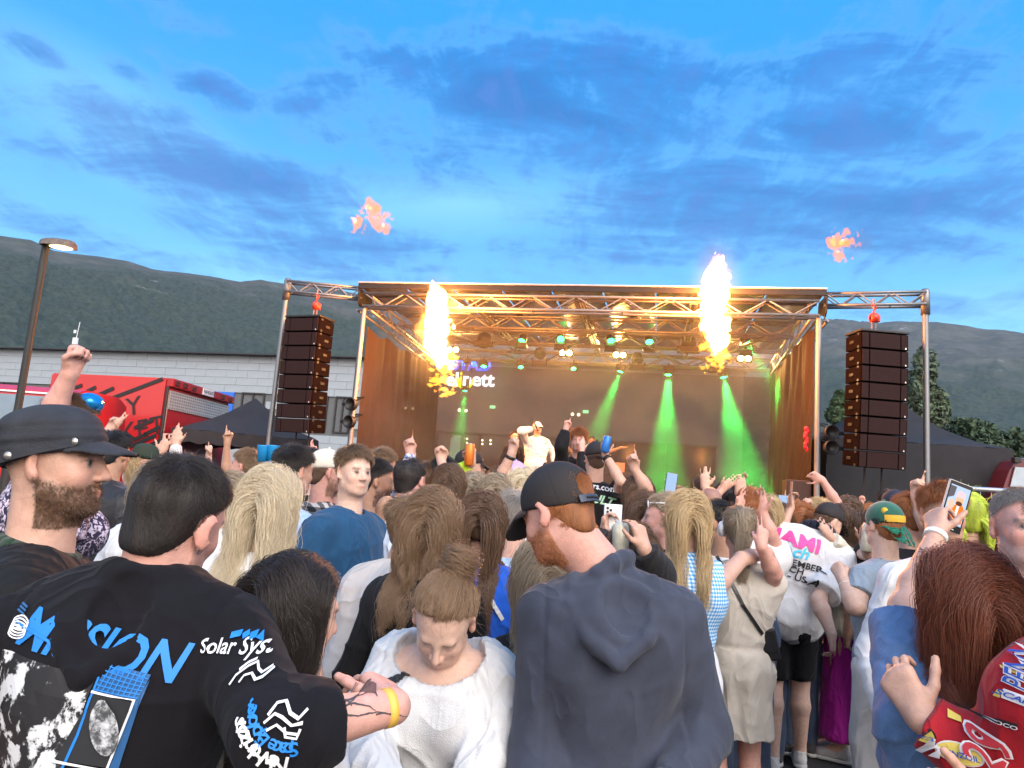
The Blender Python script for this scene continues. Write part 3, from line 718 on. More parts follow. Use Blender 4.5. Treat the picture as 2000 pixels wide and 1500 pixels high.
sign_text('lettering', 'ODY', .62, sidept(219, 804), tl, tu, M_ink, lorry, 1.12, space=1.08)
sign_text('lettering', 'RKET', .62, sidept(262, 842), tl, tu, M_ink, lorry, 1.05, space=1.06)
st = MB()
def stripe(x0, y0, x1, y1, w=.045):
    a_, b_ = sidept(x0, y0), sidept(x1, y1); d_ = (b_ - a_).normalized(); n2 = nrm.cross(d_).normalized() * w
    st.poly([a_ - n2, b_ - n2, b_ + n2, a_ + n2], tuple(nrm * .004))
for q in ((135, 782, 187, 756), (150, 790, 222, 758), (165, 798, 318, 740), (262, 836, 300, 820), (281, 849, 312, 834), (230, 872, 287, 848), (240, 878, 305, 850), (262, 884, 318, 858), (118, 770, 160, 752)): stripe(*q)
st.build('stripe', M_ink, lorry)
rd = ac.normalized(); rn = Vector((rd[1], -rd[0], 0)); rn = rn if rn.x > 0 or rn.y < 0 else -rn
rn = Vector((rd[1], -rd[0], 0));
def rear(f, z, off=.0): return A + ac * f + rn * off + Vector((0, 0, z))
MR = Matrix((rd, -rn, Vector((0, 0, 1)))).transposed(); Lc = ac.length
MB().box(rear(.5, (zt + .75) / 2 - .1, .012), (Lc - .12, .03, zt - 1.1), MR).build('rear_door', M_redd, lorry)
MB().box(rear(.5, zt - .10, .06), (Lc - .02, .16, .2), MR, .02).build('light_bar', M_redd, lorry)
lg = MB()
for f in (.06, .17, .30, .78, .92): lg.box(rear(f, zt - .10, .145), (.22, .03, .12), MR, .01)
lg.build('tail_lamp', mat('lamp_dark_red', (.08, .008, .01), .15, 0, 0), lorry)
MB().box(rear(.52, zt - .10, .155), (.62, .02, .17), MR, .004).build('number_plate', mat('plate_white', (.75, .76, .78), .4), lorry)
sign_text('plate_text', 'NV42605', .135, rear(.52, zt - .10, .17), rd, (0, 0, 1), M_ink, lorry, 1.1, bold=.01)
gr = MB().box(rear(.5, zt - .50, .04), (Lc - .2, .04, .44), MR).build('vent_panel', mat('vent_silver', (.5, .52, .54), .4, .4, .1), lorry)
dots = MB()
for i in range(30):
    for j in range(6): dots.box(rear(.03 + .94 * (i + .5) / 30, zt - .68 + .07 * j, .062), (.055, .01, .03), MR)
tag(dots.build('vent_slot', mat('vent_dark', (.18, .19, .2), .5), gr), kind='stuff')
rod('corner_rail', A + Vector((0, 0, .8)) + rn * .03, A + Vector((0, 0, zt - .2)) + rn * .03, .035, M_black, lorry)
rod('corner_rail', A + Vector((0, 0, .8)) + rn * .03 + rd * .09, A + Vector((0, 0, zt - .3)) + rn * .03 + rd * .09, .02, M_alu, lorry)
MB().box(A + ab * .5 + ac * .5 + Vector((0, 0, .62)), (1.2, 2.4, .25), MS).build('chassis', M_black, lorry)
for f in (.25, .75):
    for gk in (.12, .88): MB().lathe(A + ab * f + ac * gk + Vector((0, 0, .42)) - rt * .12, [(0, 0), (.25, 0), (.42, .02), (.42, .22), (.25, .24), (0, .24)], rt, 20).build('wheel', mat('tyre', (.02, .02, .02), .9), lorry)
# red van at the left edge
p = Vector(un(20, 760, 13.)); vz = p.z + .12
van = empty('red_van', (p.x - 1.0, 13.6, 0), 0, 'red van with pale roof line parked by the lamp post', 'van')
x0, x1 = p.x - 3.6, Vector(un(132, 760, 13.)).x + .12
b = MB(); prof = [(13.0, .35), (13.0, 1.55), (13.15, vz - .12), (13.4, vz), (14.6, vz), (14.9, vz - .12), (15, 1.5), (15, .35)]
vs = [[b.bm.verts.new((x, y_, z_)) for y_, z_ in prof] for x in (x0, x1)]
b.bm.faces.new(vs[0]); b.bm.faces.new(vs[1][::-1])
for i in range(8): b.bm.faces.new((vs[0][i], vs[1][i], vs[1][(i + 1) % 8], vs[0][(i + 1) % 8]))
bmesh.ops.bevel(b.bm, geom=b.bm.edges[:], offset=.05, segments=2, affect='EDGES'); b.build('body', M_red, van)
MB().poly([(x0 + .2, 13.0, 1.62), (x1 - .12, 13.0, 1.62), (x1 - .22, 13.13, vz - .2), (x0 + .2, 13.13, vz - .2)], (0, -.015, 0)).build('windscreen', mat('van_glass', (.16, .22, .27), .12, 0, .2, 2), van)
MB().box(((x0 + x1) / 2, 13.14, vz - .14), (x1 - x0 - .1, .05, .035), None, .01).build('roof_trim', mat('white_paint', (.75, .75, .75), .5), van)
for x in (x0 + .8, x1 - .7):
    for y_ in (13.0, 14.8): MB().lathe((x, y_, .34), [(0, 0), (.2, 0), (.34, .02), (.34, .2), (0, .22)], (0, 1, 0), 18).build('wheel', mat('tyre', (.02, .02, .02), .9), van)

# ------------------------------------------------------------------ street lamp
a = Vector(un(90, 478, 9.2)); lampr = empty('street_lamp', (a.x, a.y, 0), 0, 'dark metal street lamp with lit flat head on the left', 'street lamp')
M_post = mat('lamp_post', (.035, .033, .03), .55, .4, .4, 8)
rod('pole', (a.x, a.y, 0), (a.x, a.y, 2.1), .062, M_post, lampr); rod('pole', (a.x, a.y, 2.1), (a.x, a.y, a.z), .046, M_post, lampr)
MB().lathe((a.x, a.y, 2.05), [(.062, 0), (.066, .05), (.046, .12)]).build('collar', M_post, lampr)
hx = Vector(un(142, 494, 9.1)) - a; hx.z = -.03; hl = hx.length; hd = hx.normalized(); hs = Vector((-hd[1], hd[0], 0))
b = MB(); V = []
for i in range(9):
    f = i / 8; w = .05 + .085 * math.sin(min(1, f * 1.25 + .15) * math.pi * .75); top = .075 + .012 * math.sin(f * 3.14)
    cpt = a + hd * (f * hl - .04); V.append([b.bm.verts.new(cpt + hs * (w * s) + Vector((0, 0, z))) for s, z in ((-1, -.02), (-.85, top * .6), (-.4, top), (.4, top), (.85, top * .6), (1, -.02))])
for p0, p1 in zip(V[:-1], V[1:]):
    for i in range(5): b.bm.faces.new((p0[i], p0[i + 1], p1[i + 1], p1[i]))
b.bm.faces.new(V[0]); b.bm.faces.new(V[-1])
b.build('lamp_head', mat('lamp_hood', (.16, .12, .09), .6, .2, .5, 25), lampr, True)
b = MB()
b.ball(a + hd * (hl * .60 - .02) + Vector((0, 0, -.022)), (.17, .10, .022), Matrix((hd, hs, Vector((0, 0, 1)))).transposed())
b.build('lamp_glass', glow('lamp_glow', (1.0, .72, .33), 2.6), lampr, True)

# ------------------------------------------------------------------ trees, fence and vehicles on the right
def leaf_mat(name, c):
    m = mat(name, c, .7, 0, .45, 1.6, spec=.2); return m
def tree(px, py, depth, rx, rz, lb, col, n=2600, leaf=.16, conifer=False, seed=1):
    r = np.random.default_rng(seed); c = Vector(un(px, py, depth)); sc = depth / FPX; RX, RZ_ = rx * sc, rz * sc
    n *= 2; root = empty('tree', (c.x, c.y, 0), 0, lb, 'tree', 'trees behind the right tent'); tk = MB(); top = c.z + RZ_ * .7
    tk.rod((c.x, c.y, -.3), (c.x + .1, c.y, top), .16 + .01 * RX, .03, 9)
    for k in range(9):
        z = c.z - RZ_ * .7 + k * RZ_ * .16; an = r.uniform(0, 6.28); ln = RX * r.uniform(.4, .8)
        tk.rod((c.x, c.y, z), (c.x + ln * math.cos(an), c.y + ln * math.sin(an), z + ln * .5), .05, .015, 6)
    tk.build('trunk', mat('bark', (.06, .05, .04), .9, 0, .3, 10, .6, 40), root)
    blobs = [(r.normal(0, .42, 3), r.uniform(.28, .5)) for _ in range(16)]
    P = []
    while len(P) < n:
        b0, br = blobs[r.integers(len(blobs))]; d = r.normal(0, 1, 3); d /= np.linalg.norm(d); q = b0 + d * br * r.uniform(.5, 1.05) ** .5
        if conifer: q[:2] *= max(.12, .95 - .8 * (q[2] + .5))
        P.append(q)
    P = np.array(P) * [RX, RX, RZ_] + np.array(c)
    a1 = r.normal(0, 1, (n, 3)); a1 /= np.linalg.norm(a1, axis=1)[:, None]; a2 = np.cross(a1, r.normal(0, 1, (n, 3))); a2 /= np.linalg.norm(a2, axis=1)[:, None]
    n2 = n; s = leaf * .62 * r.uniform(.6, 1.5, (n, 1)); V = np.stack([P - a1 * s, P + a2 * s * .55, P + a1 * s, P - a2 * s * .55], 1).reshape(-1, 3)
    F_ = np.arange(4 * n).reshape(n, 4)
    link('crown', mesh_from('crown', V, F_, leaf_mat('leaves_' + str(seed), col)), root)
tree(1796, 788, 34, 44, 92, 'dark leafy tree rising behind the right line array', (.10, .135, .085), 3600, .2, False, 3)
tree(1640, 800, 36, 26, 34, 'small bushy tree between stage and right line array', (.07, .11, .055), 2000, .2, False, 4)
tree(1880, 865, 40, 60, 50, 'low rounded tree beside the right tent leg', (.06, .09, .05), 2000, .25, False, 5)
tree(1950, 890, 44, 75, 60, 'wide leafy tree behind the maroon lorry cab', (.06, .09, .05), 2400, .28, False, 6)
tree(1960, 960, 22, 60, 45, 'light green bush beside the mesh fence', (.075, .11, .055), 1800, .12, False, 9)
hs_ = empty('far_cabin', un(1942, 935, 38), 0, 'dark cabin with a tiled roof behind the mesh fence', 'cabin')
c = Vector(un(1945, 940, 38)); 
MB().box((c.x, c.y + 1.5, c.z / 2 - .2), (3.4, 3, c.z), None).build('wall', mat('cabin_wood', (.05, .05, .055), .8), hs_)
MB().poly([(c.x - 2, c.y - .4, c.z - .3), (c.x + 2, c.y - .4, c.z - .3), (c.x + 2, c.y + 1.5, c.z + 1.0), (c.x - 2, c.y + 1.5, c.z + 1.0)], (0, .0, .12)).build('roof', mat('roof_tile', (.04, .045, .055), .8, 0, .3, 3, .8, 8), hs_)

# maroon lorry cab at the right edge
p = Vector(un(1978, 925, 13.)); tr_ = empty('maroon_lorry', (p.x + .6, p.y + 1, 0), 0, 'maroon lorry cab with pale sign board on its roof', 'lorry')
M_mar = mat('maroon_paint', (.10, .012, .022), .35, 0, .05, coat=.3)
def q3(px, py, d=13.): return Vector(un(px, py, d))
b = MB(); zb = .5; prof = [(1950, 1040), (1952, 985), (1962, 945), (1972, 918), (1985, 900), (2010, 893)]
pts = [q3(x, y) for x, y in prof]; xr = pts[-1].x + 2.2; far = []
vs0 = [b.bm.verts.new(p_) for p_ in pts] + [b.bm.verts.new((xr, 13., pts[-1].z + .05)), b.bm.verts.new((xr, 13., .5))] + [b.bm.verts.new((pts[0].x, 13., .5))]
f0 = b.bm.faces.new(vs0); e = bmesh.ops.extrude_face_region(b.bm, geom=[f0])['geom']
bmesh.ops.translate(b.bm, vec=(.25, 2.3, 0), verts=[v for v in e if isinstance(v, bmesh.types.BMVert)]); b.build('cab', M_mar, tr_)
MB().poly([q3(1972, 950, 12.98), q3(2060, 958, 12.98), q3(2060, 918, 12.98), q3(1982, 912, 12.98)], (0, -.02, 0)).build('windscreen', mat('cab_glass', (.35, .42, .47), .12, 0, .1), tr_)
MB().poly([q3(1958, 1000, 12.97), q3(2060, 1008, 12.97), q3(2060, 972, 12.97), q3(1968, 965, 12.97)], (0, -.02, 0)).build('side_window', M_glass, tr_)
rod('roof_rail', q3(1955, 968, 12.9), q3(2060, 966, 12.9), .04, mat('white_paint', (.75, .75, .75), .5), tr_)
MB().box(q3(1951, 975, 12.85), (.12, .12, .35), None, .02).build('mirror', M_black, tr_)
MB().box(q3(1985, 899, 12.95), (.12, .1, .1), None, .01).build('beacon', M_black, tr_)
for x in (p.x + .35, p.x + 1.7): MB().lathe((x, 13.1, .5), [(0, 0), (.3, 0), (.5, .02), (.5, .25), (0, .27)], (0, 1, 0), 20).build('wheel', mat('tyre', (.02, .02, .02), .9), tr_)

# mesh site fence with a yellow sign
M_galv = mat('galvanised', (.48, .50, .52), .4, .7, .15, 20)
fd = 6.4; P0 = Vector(un(1853, 952, fd)); P1 = Vector(un(2090, 978, fd - .35)); zt_ = P0.z
fr = empty('site_fence', (P0.x + .5, P0.y, 0), 0, 'galvanised wire mesh site fence behind the grey haired man', 'fence')
P0.z = P1.z = 0; fdv = P1 - P0
rod('post', P0, P0 + Vector((0, 0, zt_ + .06)), .035, M_galv, fr); rod('post', P1, P1 + Vector((0, 0, zt_ + .06)), .035, M_galv, fr)
for z in (zt_, .12): rod('rail', P0 + Vector((0, 0, z)), P1 + Vector((0, 0, z)), .021, M_galv, fr)
for k in range(1, 11): rod('wire', P0 + fdv * (k / 11) + Vector((0, 0, .12)), P0 + fdv * (k / 11) + Vector((0, 0, zt_)), .003, M_galv, fr)
for k in range(1, 12): rod('wire', P0 + Vector((0, 0, .12 + (zt_ - .12) * k / 12)), P1 + Vector((0, 0, .12 + (zt_ - .12) * k / 12)), .003, M_galv, fr)
c = Vector(un(1912, 1000, fd - .1)); sr = fdv.normalized(); sn = Vector((sr[1], -sr[0], 0))
fs = empty('yellow_sign', c, 0, 'yellow name board tied to the wire mesh fence', 'sign')
MSg = Matrix((sr, -sn, Vector((0, 0, 1)))).transposed()
MB().box(c, (.30, .006, .085), MSg, .002).build('board', mat('sign_yellow_board', (.85, .42, .0), .5), fs)
MB().box(c + Vector((0, 0, -.049)), (.30, .006, .012), MSg).build('edge_stripe', mat('sign_edge', (.75, .7, .66), .5), fs)
sign_text('lettering', 'foroos.no', .062, c + sn * .006 + Vector((0, 0, .005)), sr, (0, 0, 1), M_ink, fs, 1.0, bold=.018)
# ------------------------------------------------------------------ signed-distance modelling: shapes are blended on a grid and meshed
A3 = lambda *v: np.array(v, np.float64)
def nrmz(v): v = np.asarray(v, float); return v / (np.linalg.norm(v) + 1e-12)
def smin(a, b, k):
    if k <= 0: return np.minimum(a, b)
    h = np.maximum(k - np.abs(a - b), 0) / k; return np.minimum(a, b) - h * h * k * .25
def smax(a, b, k): return -smin(-a, -b, k)
class Cone:
    """tapered capsule, optionally flattened: axis given by frame F (3x3, rows are local axes) and scale sc"""
    def __init__(s, a, b, r1, r2, F=None, sc=None):
        s.a, s.b, s.r1, s.r2 = np.asarray(a, float), np.asarray(b, float), r1, r2; s.F, s.sc = F, sc
        r = max(r1, r2) * (max(sc) if sc is not None else 1); s.lo = np.minimum(s.a, s.b) - r; s.hi = np.maximum(s.a, s.b) + r
        if F is not None:
            s.A, s.B = F @ s.a / sc, F @ s.b / sc
        else: s.A, s.B = s.a, s.b
        s.ba = s.B - s.A; s.L2 = max(1e-9, float(s.ba @ s.ba))
    def __call__(s, x, y, z):
        if s.F is not None:
            F, c = s.F, s.sc
            x, y, z = (F[0, 0] * x + F[0, 1] * y + F[0, 2] * z) / c[0], (F[1, 0] * x + F[1, 1] * y + F[1, 2] * z) / c[1], (F[2, 0] * x + F[2, 1] * y + F[2, 2] * z) / c[2]
        px, py, pz = x - s.A[0], y - s.A[1], z - s.A[2]
        t = np.clip((px * s.ba[0] + py * s.ba[1] + pz * s.ba[2]) / s.L2, 0, 1)
        d = np.sqrt((px - t * s.ba[0]) ** 2 + (py - t * s.ba[1]) ** 2 + (pz - t * s.ba[2]) ** 2) - (s.r1 + (s.r2 - s.r1) * t)
        return d * (min(s.sc) if s.sc is not None else 1)
class Ell:
    def __init__(s, c, r, F=None):
        s.c, s.r, s.F = np.asarray(c, float), np.asarray(r, float) if hasattr(r, '__len__') else np.full(3, float(r)), F
        m = max(s.r); s.lo, s.hi = (s.c - m, s.c + m) if F is not None else (s.c - s.r, s.c + s.r)
    def __call__(s, x, y, z):
        x, y, z = x - s.c[0], y - s.c[1], z - s.c[2]
        if s.F is not None:
            F = s.F; x, y, z = F[0, 0] * x + F[0, 1] * y + F[0, 2] * z, F[1, 0] * x + F[1, 1] * y + F[1, 2] * z, F[2, 0] * x + F[2, 1] * y + F[2, 2] * z
        a, b, c = x / s.r[0], y / s.r[1], z / s.r[2]; k0 = np.sqrt(a * a + b * b + c * c)
        k1 = np.sqrt((a / s.r[0]) ** 2 + (b / s.r[1]) ** 2 + (c / s.r[2]) ** 2) + 1e-9
        return k0 * (k0 - 1) / k1
class Plane:
    """positive on the side the normal points to"""
    def __init__(s, p, n): s.p, s.n = np.asarray(p, float), nrmz(n); s.lo = s.hi = None
    def __call__(s, x, y, z): return (x - s.p[0]) * s.n[0] + (y - s.p[1]) * s.n[1] + (z - s.p[2]) * s.n[2]
class Fn:
    def __init__(s, f, lo=None, hi=None): s.f = f; s.lo = lo; s.hi = hi
    def __call__(s, x, y, z): return s.f(x, y, z)
_CORN = [(i, j, k) for i in (0, 1) for j in (0, 1) for k in (0, 1)]
class Vol:
    def __init__(s, lo, hi, h):
        s.lo = np.asarray(lo, float) - 2.5 * h; s.h = h; s.n = np.maximum(4, np.ceil((np.asarray(hi, float) + 2.5 * h - s.lo) / h).astype(int) + 1)
        s.D = np.full(s.n, 1.0, np.float32); s.ax = [(s.lo[i] + h * np.arange(s.n[i])) for i in range(3)]
    @staticmethod
    def around(prims, h, pad=0.0):
        ps = [p for p in prims if p.lo is not None]
        return Vol(np.min([p.lo for p in ps], 0) - pad, np.max([p.hi for p in ps], 0) + pad, h)
    def _win(s, p, m):
        if p.lo is None: return (slice(None),) * 3
        i0 = np.clip(np.floor((np.asarray(p.lo) - m - s.lo) / s.h).astype(int), 0, s.n); i1 = np.clip(np.ceil((np.asarray(p.hi) + m - s.lo) / s.h).astype(int) + 1, 0, s.n)
        return tuple(slice(int(a), int(b)) for a, b in zip(i0, i1))
    def _ev(s, p, w): return p(s.ax[0][w[0]][:, None, None], s.ax[1][w[1]][None, :, None], s.ax[2][w[2]][None, None, :])
    def add(s, p, k=0.0):
        w = s._win(p, k + 3 * s.h)
        if any(a.start is not None and a.stop <= a.start for a in w): return s
        s.D[w] = smin(s.D[w], s._ev(p, w), k); return s
    def sub(s, p, k=0.0):
        w = s._win(p, k + 3 * s.h); s.D[w] = smax(s.D[w], -s._ev(p, w), k); return s
    def clip(s, p, k=0.0):
        """keep only where p <= 0"""
        w = (slice(None),) * 3; s.D = smax(s.D, s._ev(p, w), k).astype(np.float32); return s
    def mesh(s):
        D = s.D; ins = D < 0; nx, ny, nz = D.shape
        cnt = np.zeros((nx - 1, ny - 1, nz - 1), np.uint8)
        for i, j, k in _CORN: cnt += ins[i:nx - 1 + i, j:ny - 1 + j, k:nz - 1 + k]
        act = (cnt > 0) & (cnt < 8); I = np.argwhere(act)
        if len(I) == 0: return np.zeros((0, 3)), np.zeros((0, 4), int)
        vid = np.full(act.shape, -1, np.int32); vid[act] = np.arange(len(I))
        C = np.stack([D[I[:, 0] + i, I[:, 1] + j, I[:, 2] + k] for i, j, k in _CORN], 1).astype(np.float64)
        P = np.zeros((len(I), 3)); W_ = np.zeros(len(I))
        for a in range(8):
            for ax in range(3):
                ca = _CORN[a]
                if ca[ax]: continue
                cb = list(ca); cb[ax] = 1; b = _CORN.index(tuple(cb)); da, db = C[:, a], C[:, b]
                x = (da < 0) != (db < 0); t = np.where(x, da / np.where(x, da - db, 1), 0)
                p = np.array(ca, float)[None, :].repeat(len(I), 0); p[:, ax] += t; P += p * x[:, None]; W_ += x
        V = (I + P / W_[:, None]) * s.h + s.lo
        Q = []
        for ax in range(3):
            sh = [slice(None)] * 3; sh2 = [slice(None)] * 3; sh[ax] = slice(0, -1); sh2[ax] = slice(1, None)
            s0, s1 = ins[tuple(sh)], ins[tuple(sh2)]; E = np.argwhere(s0 != s1)
            u, v = [(1, 2), (2, 0), (0, 1)][ax]
            ok = (E[:, u] > 0) & (E[:, v] > 0) & (E[:, u] < D.shape[u] - 1) & (E[:, v] < D.shape[v] - 1); E = E[ok]
            if not len(E): continue
            def cell(du, dv):
                e = E.copy(); e[:, u] -= du; e[:, v] -= dv; return vid[e[:, 0], e[:, 1], e[:, 2]]
            q = np.stack([cell(1, 1), cell(0, 1), cell(0, 0), cell(1, 0)], 1)
            fl = ~s0[E[:, 0], E[:, 1], E[:, 2]]; q[fl] = q[fl][:, ::-1]; Q.append(q)
        return V, np.concatenate(Q)
def vnormals(V, Q):
    n = np.cross(V[Q[:, 2]] - V[Q[:, 0]], V[Q[:, 3]] - V[Q[:, 1]]); N_ = np.zeros_like(V)
    for i in range(4): np.add.at(N_, Q[:, i], n)
    return N_ / (np.linalg.norm(N_, axis=1)[:, None] + 1e-12)
class Wob:
    """cheap smooth 3d noise: a sum of sines in random directions"""
    def __init__(s, seed, n=7): 
        r = np.random.default_rng(seed); d = r.normal(0, 1, (n, 3)); s.d = d / np.linalg.norm(d, axis=1)[:, None] * r.uniform(.6, 1.5, (n, 1)); s.p = r.uniform(0, 6.28, n); s.k = 1 / math.sqrt(n / 2)
    def __call__(s, P, f):
        P = np.asarray(P) * f; return (np.sin(P @ s.d.T + s.p).sum(1)) * s.k / 1.6
def fbm(P, f, seed, oc=4, rough=.5):
    o = 0; a = 1.0
    for i in range(oc): o = o + a * Wob(seed + i * 17)(P, f); f *= 2.1; a *= rough
    return o

# ------------------------------------------------------------------ flames: blobs of burning gas, glowing through their volume
def fire_material(name, col, strength, soot=0.0):
    m = bpy.data.materials.new(name); m.use_nodes = True; t = m.node_tree; t.nodes.clear(); e = t.nodes.new('ShaderNodeEmission')
    e.inputs[0].default_value = (*col, 1); e.inputs[1].default_value = strength; o = t.nodes.new('ShaderNodeOutputMaterial'); 
    if soot:
        ab = t.nodes.new('ShaderNodeVolumeAbsorption'); ab.inputs[0].default_value = (.05, .02, .0, 1); ab.inputs[1].default_value = soot; ad = t.nodes.new('ShaderNodeAddShader'); t.links.new(e.outputs[0], ad.inputs[0]); t.links.new(ab.outputs[0], ad.inputs[1]); t.links.new(ad.outputs[0], o.inputs['Volume'])
    else: t.links.new(e.outputs[0], o.inputs['Volume'])
    return m
M_fire = fire_material('fire_hot', (1.0, .50, .15), 75.0); M_fire2 = fire_material('fire_cool', (1.0, .36, .03), 16.0); M_fire3 = fire_material('fire_puff', (1.0, .27, .08), 8.5, 7.0)
M_fire4 = fire_material('fire_edge', (1.0, .34, .06), 5.0)
M_spark = fire_material('fire_spark', (1.0, .42, .06), 45.0)
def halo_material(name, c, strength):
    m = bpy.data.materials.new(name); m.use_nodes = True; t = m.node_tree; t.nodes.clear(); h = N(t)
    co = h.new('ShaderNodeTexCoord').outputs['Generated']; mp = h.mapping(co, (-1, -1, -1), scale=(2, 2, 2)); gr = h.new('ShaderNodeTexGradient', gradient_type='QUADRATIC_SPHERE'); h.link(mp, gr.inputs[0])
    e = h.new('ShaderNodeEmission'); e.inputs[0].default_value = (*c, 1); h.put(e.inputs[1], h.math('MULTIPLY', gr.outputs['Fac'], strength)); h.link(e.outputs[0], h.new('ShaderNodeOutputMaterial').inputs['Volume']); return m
M_halo = halo_material('flame_glare', (1.0, .36, .06), 1.6)  # emission fading outwards, stands in for camera glare around a flame
def turb_mesh(prims, h, amp, f, seed, rise=2.2, k=.1):
    v = Vol.around(prims, h, amp * 2)
    for p in prims: v.add(p, k)
    x, y, z = np.meshgrid(*v.ax, indexing='ij'); P = np.stack([x.ravel(), y.ravel(), z.ravel() / rise * 1.6], 1); near = np.abs(v.D.ravel()) < amp * 2.5
    o = np.zeros(len(P)); o[near] = np.abs(fbm(P[near], f, seed, 4, .58)) * amp * 1.5 - amp * .75
    v.D = (v.D.ravel() - o).reshape(v.D.shape); return v.mesh()
def flame(path, depth, label, seed, tails):
    pts = [(Vector(un(x, y, depth)), w * depth / FPX) for x, y, w in path]
    root = empty('stage_flame', pts[-1][0], 0, label, 'flame', 'gas flames shooting up in front of the stage')
    pr = [Cone(a, b, ra_, rb_) for (a, ra_), (b, rb_) in zip(pts[:-1], pts[1:])]
    V, Q = turb_mesh(pr, .03, .058, 11, seed); link('flame_body', mesh_from('flame_body', V, Q, M_fire, True), root)
    V, Q = turb_mesh([Cone(a, b, ra_ * 1.06 + .006, rb_ * 1.06 + .006) for (a, ra_), (b, rb_) in zip(pts[:-1], pts[1:])], .03, .075, 12, seed + 2); link('flame_edge', mesh_from('flame_edge', V, Q, M_fire4, True), root)
    tp = [Cone(un(x0, y0, depth), un(x1, y1, depth + dd), r0_ * depth / FPX, r1_ * depth / FPX) for x0, y0, r0_, x1, y1, r1_, dd in tails]
    V, Q = turb_mesh(tp, .018, .045, 26, seed + 5, 1.4, .03); link('flame_tail', mesh_from('flame_tail', V, Q, M_fire2, True), root)
    mid = sum((p for p, _ in pts), Vector()) / len(pts); zs = [p.z for p, _ in pts]
    hb = MB(); hb.ball(mid, (.62, .62, (max(zs) - min(zs)) * .5 + .62), None, 20); hb.build('glare_halo', M_halo, root, True)  # added glowing ellipsoid that imitates the glare halo, not part of the fire
    for f in (.18, .5, .82):
        q = pts[0][0].lerp(pts[-1][0], f); l = bpy.data.lights.new('flame_light', 'POINT'); l.energy = FLAME_W; l.color = (1.0, .28, .05); l.shadow_soft_size = .22
        o = bpy.data.objects.new('flame_light', l); COL.objects.link(o); o.parent = root; o.location = q - Vector(root.location)
    return root
FLAME_W = 300.0
r = np.random.default_rng(11)
t1 = [(852, 690, 13, 866, 728, 5, 0), (840, 690, 9, 846, 712, 4, .05), (874, 690, 8, 884, 722, 3, -.05), (862, 715, 8, 872, 748, 3, 0), (884, 690, 6, 893, 712, 3, 0)]
for k in range(34):
    x, y = r.normal(866, 13), r.uniform(700, 768); s = r.uniform(1.2, 4.0) * (1 - (y - 700) / 140); t1.append((x, y, s, x + r.uniform(-5, 5), y + r.uniform(3, 9), s * .5, r.uniform(-.15, .15)))
flame([(848, 566, 7), (850, 590, 15), (850, 620, 20), (853, 645, 22), (850, 668, 21), (857, 690, 16), (862, 704, 9)], 13.45, 'white hot gas flame at the left side of the stage front', 31, t1)
t2 = [(1385, 672, 10, 1372, 678, 5, 0), (1400, 690, 11, 1409, 712, 4, 0), (1412, 690, 8, 1428, 704, 4, 0), (1407, 705, 6, 1405, 724, 3, 0), (1395, 690, 7, 1398, 706, 3, .05)]
for k in range(12):
    x, y = r.normal(1402, 14), r.uniform(676, 722); s = r.uniform(1.5, 4); t2.append((x, y, s, x + r.uniform(-5, 5), y + r.uniform(3, 9), s * .5, r.uniform(-.1, .1)))
flame([(1398, 508, 6), (1398, 525, 13), (1397, 555, 20), (1396, 590, 21), (1394, 630, 20), (1398, 655, 16), (1402, 678, 11)], 12.35, 'taller white hot gas flame right of centre, above the roof edge', 57, t2)
def puff(blobs, depth, label, seed, smoke):
    pr = [Ell(un(x, y, depth + dd), (1.06 * sx * depth / FPX, sx * .8 * depth / FPX, 1.06 * sy * depth / FPX), np.array(Matrix.Rotation(rad(ro), 3, 'Y'))) for x, y, sx, sy, ro, dd in blobs]
    root = empty('fire_puff', un(blobs[0][0], blobs[0][1], depth), 0, label, 'fireball', 'burning gas puffs high in the sky')
    V, Q = turb_mesh(pr, .022, .075, 17, seed, 1.6, .03); link('fire', mesh_from('fire', V, Q, M_fire3, True), root)
    V, Q = turb_mesh([Ell(p.c + A3(-.04, .02, .04), p.r * .38, p.F) for p in pr], .02, .03, 22, seed + 9, 1.6, .03); link('fire_core', mesh_from('fire_core', V, Q, M_fire2, True), root)
    mb = MB()
    for x, y, s in smoke: mb.ball(un(x, y, depth + .4), (s * depth / FPX, s * depth / FPX, s * .9 * depth / FPX), None, 14)
    m = bpy.data.materials.new('dark_smoke'); m.use_nodes = True; t = m.node_tree; h = N(t); t.nodes.remove(t.nodes['Principled BSDF'])
    co = h.new('ShaderNodeTexCoord'); mp = h.mapping(co.outputs['Generated'], (-1, -1, -1), scale=(2, 2, 2)); gr = h.new('ShaderNodeTexGradient', gradient_type='SPHERICAL'); h.link(mp, gr.inputs[0])
    n = h.noise(co.outputs['Object'], 3.2, 4, .6); d = h.math('MULTIPLY', h.math('MULTIPLY', gr.outputs['Fac'], h.ramp(n, .35, .65)), .9)
    pv = h.new('ShaderNodeVolumePrincipled'); pv.inputs['Color'].default_value = (.25, .25, .28, 1); h.put(pv.inputs['Density'], d); h.link(pv.outputs[0], t.nodes['Material Output'].inputs['Volume'])
    tag(mb.build('smoke', m, root, True), kind='stuff')
puff([(728, 412, 13, 9, 25, 0), (741, 428, 12, 9, 50, .05), (751, 444, 9, 6, 55, 0), (719, 404, 8, 5, 20, 0)], 13.4, 'orange torn fire puff floating above the left flame', 5, [(722, 452, 26), (700, 448, 18)])
puff([(698, 436, 8, 7, 70, 0), (695, 430, 6, 4, -30, 0), (702, 430, 5, 2.5, -35, 0)], 13.2, 'small pink fire puff beside the larger torn one', 8, [(692, 444, 12)])
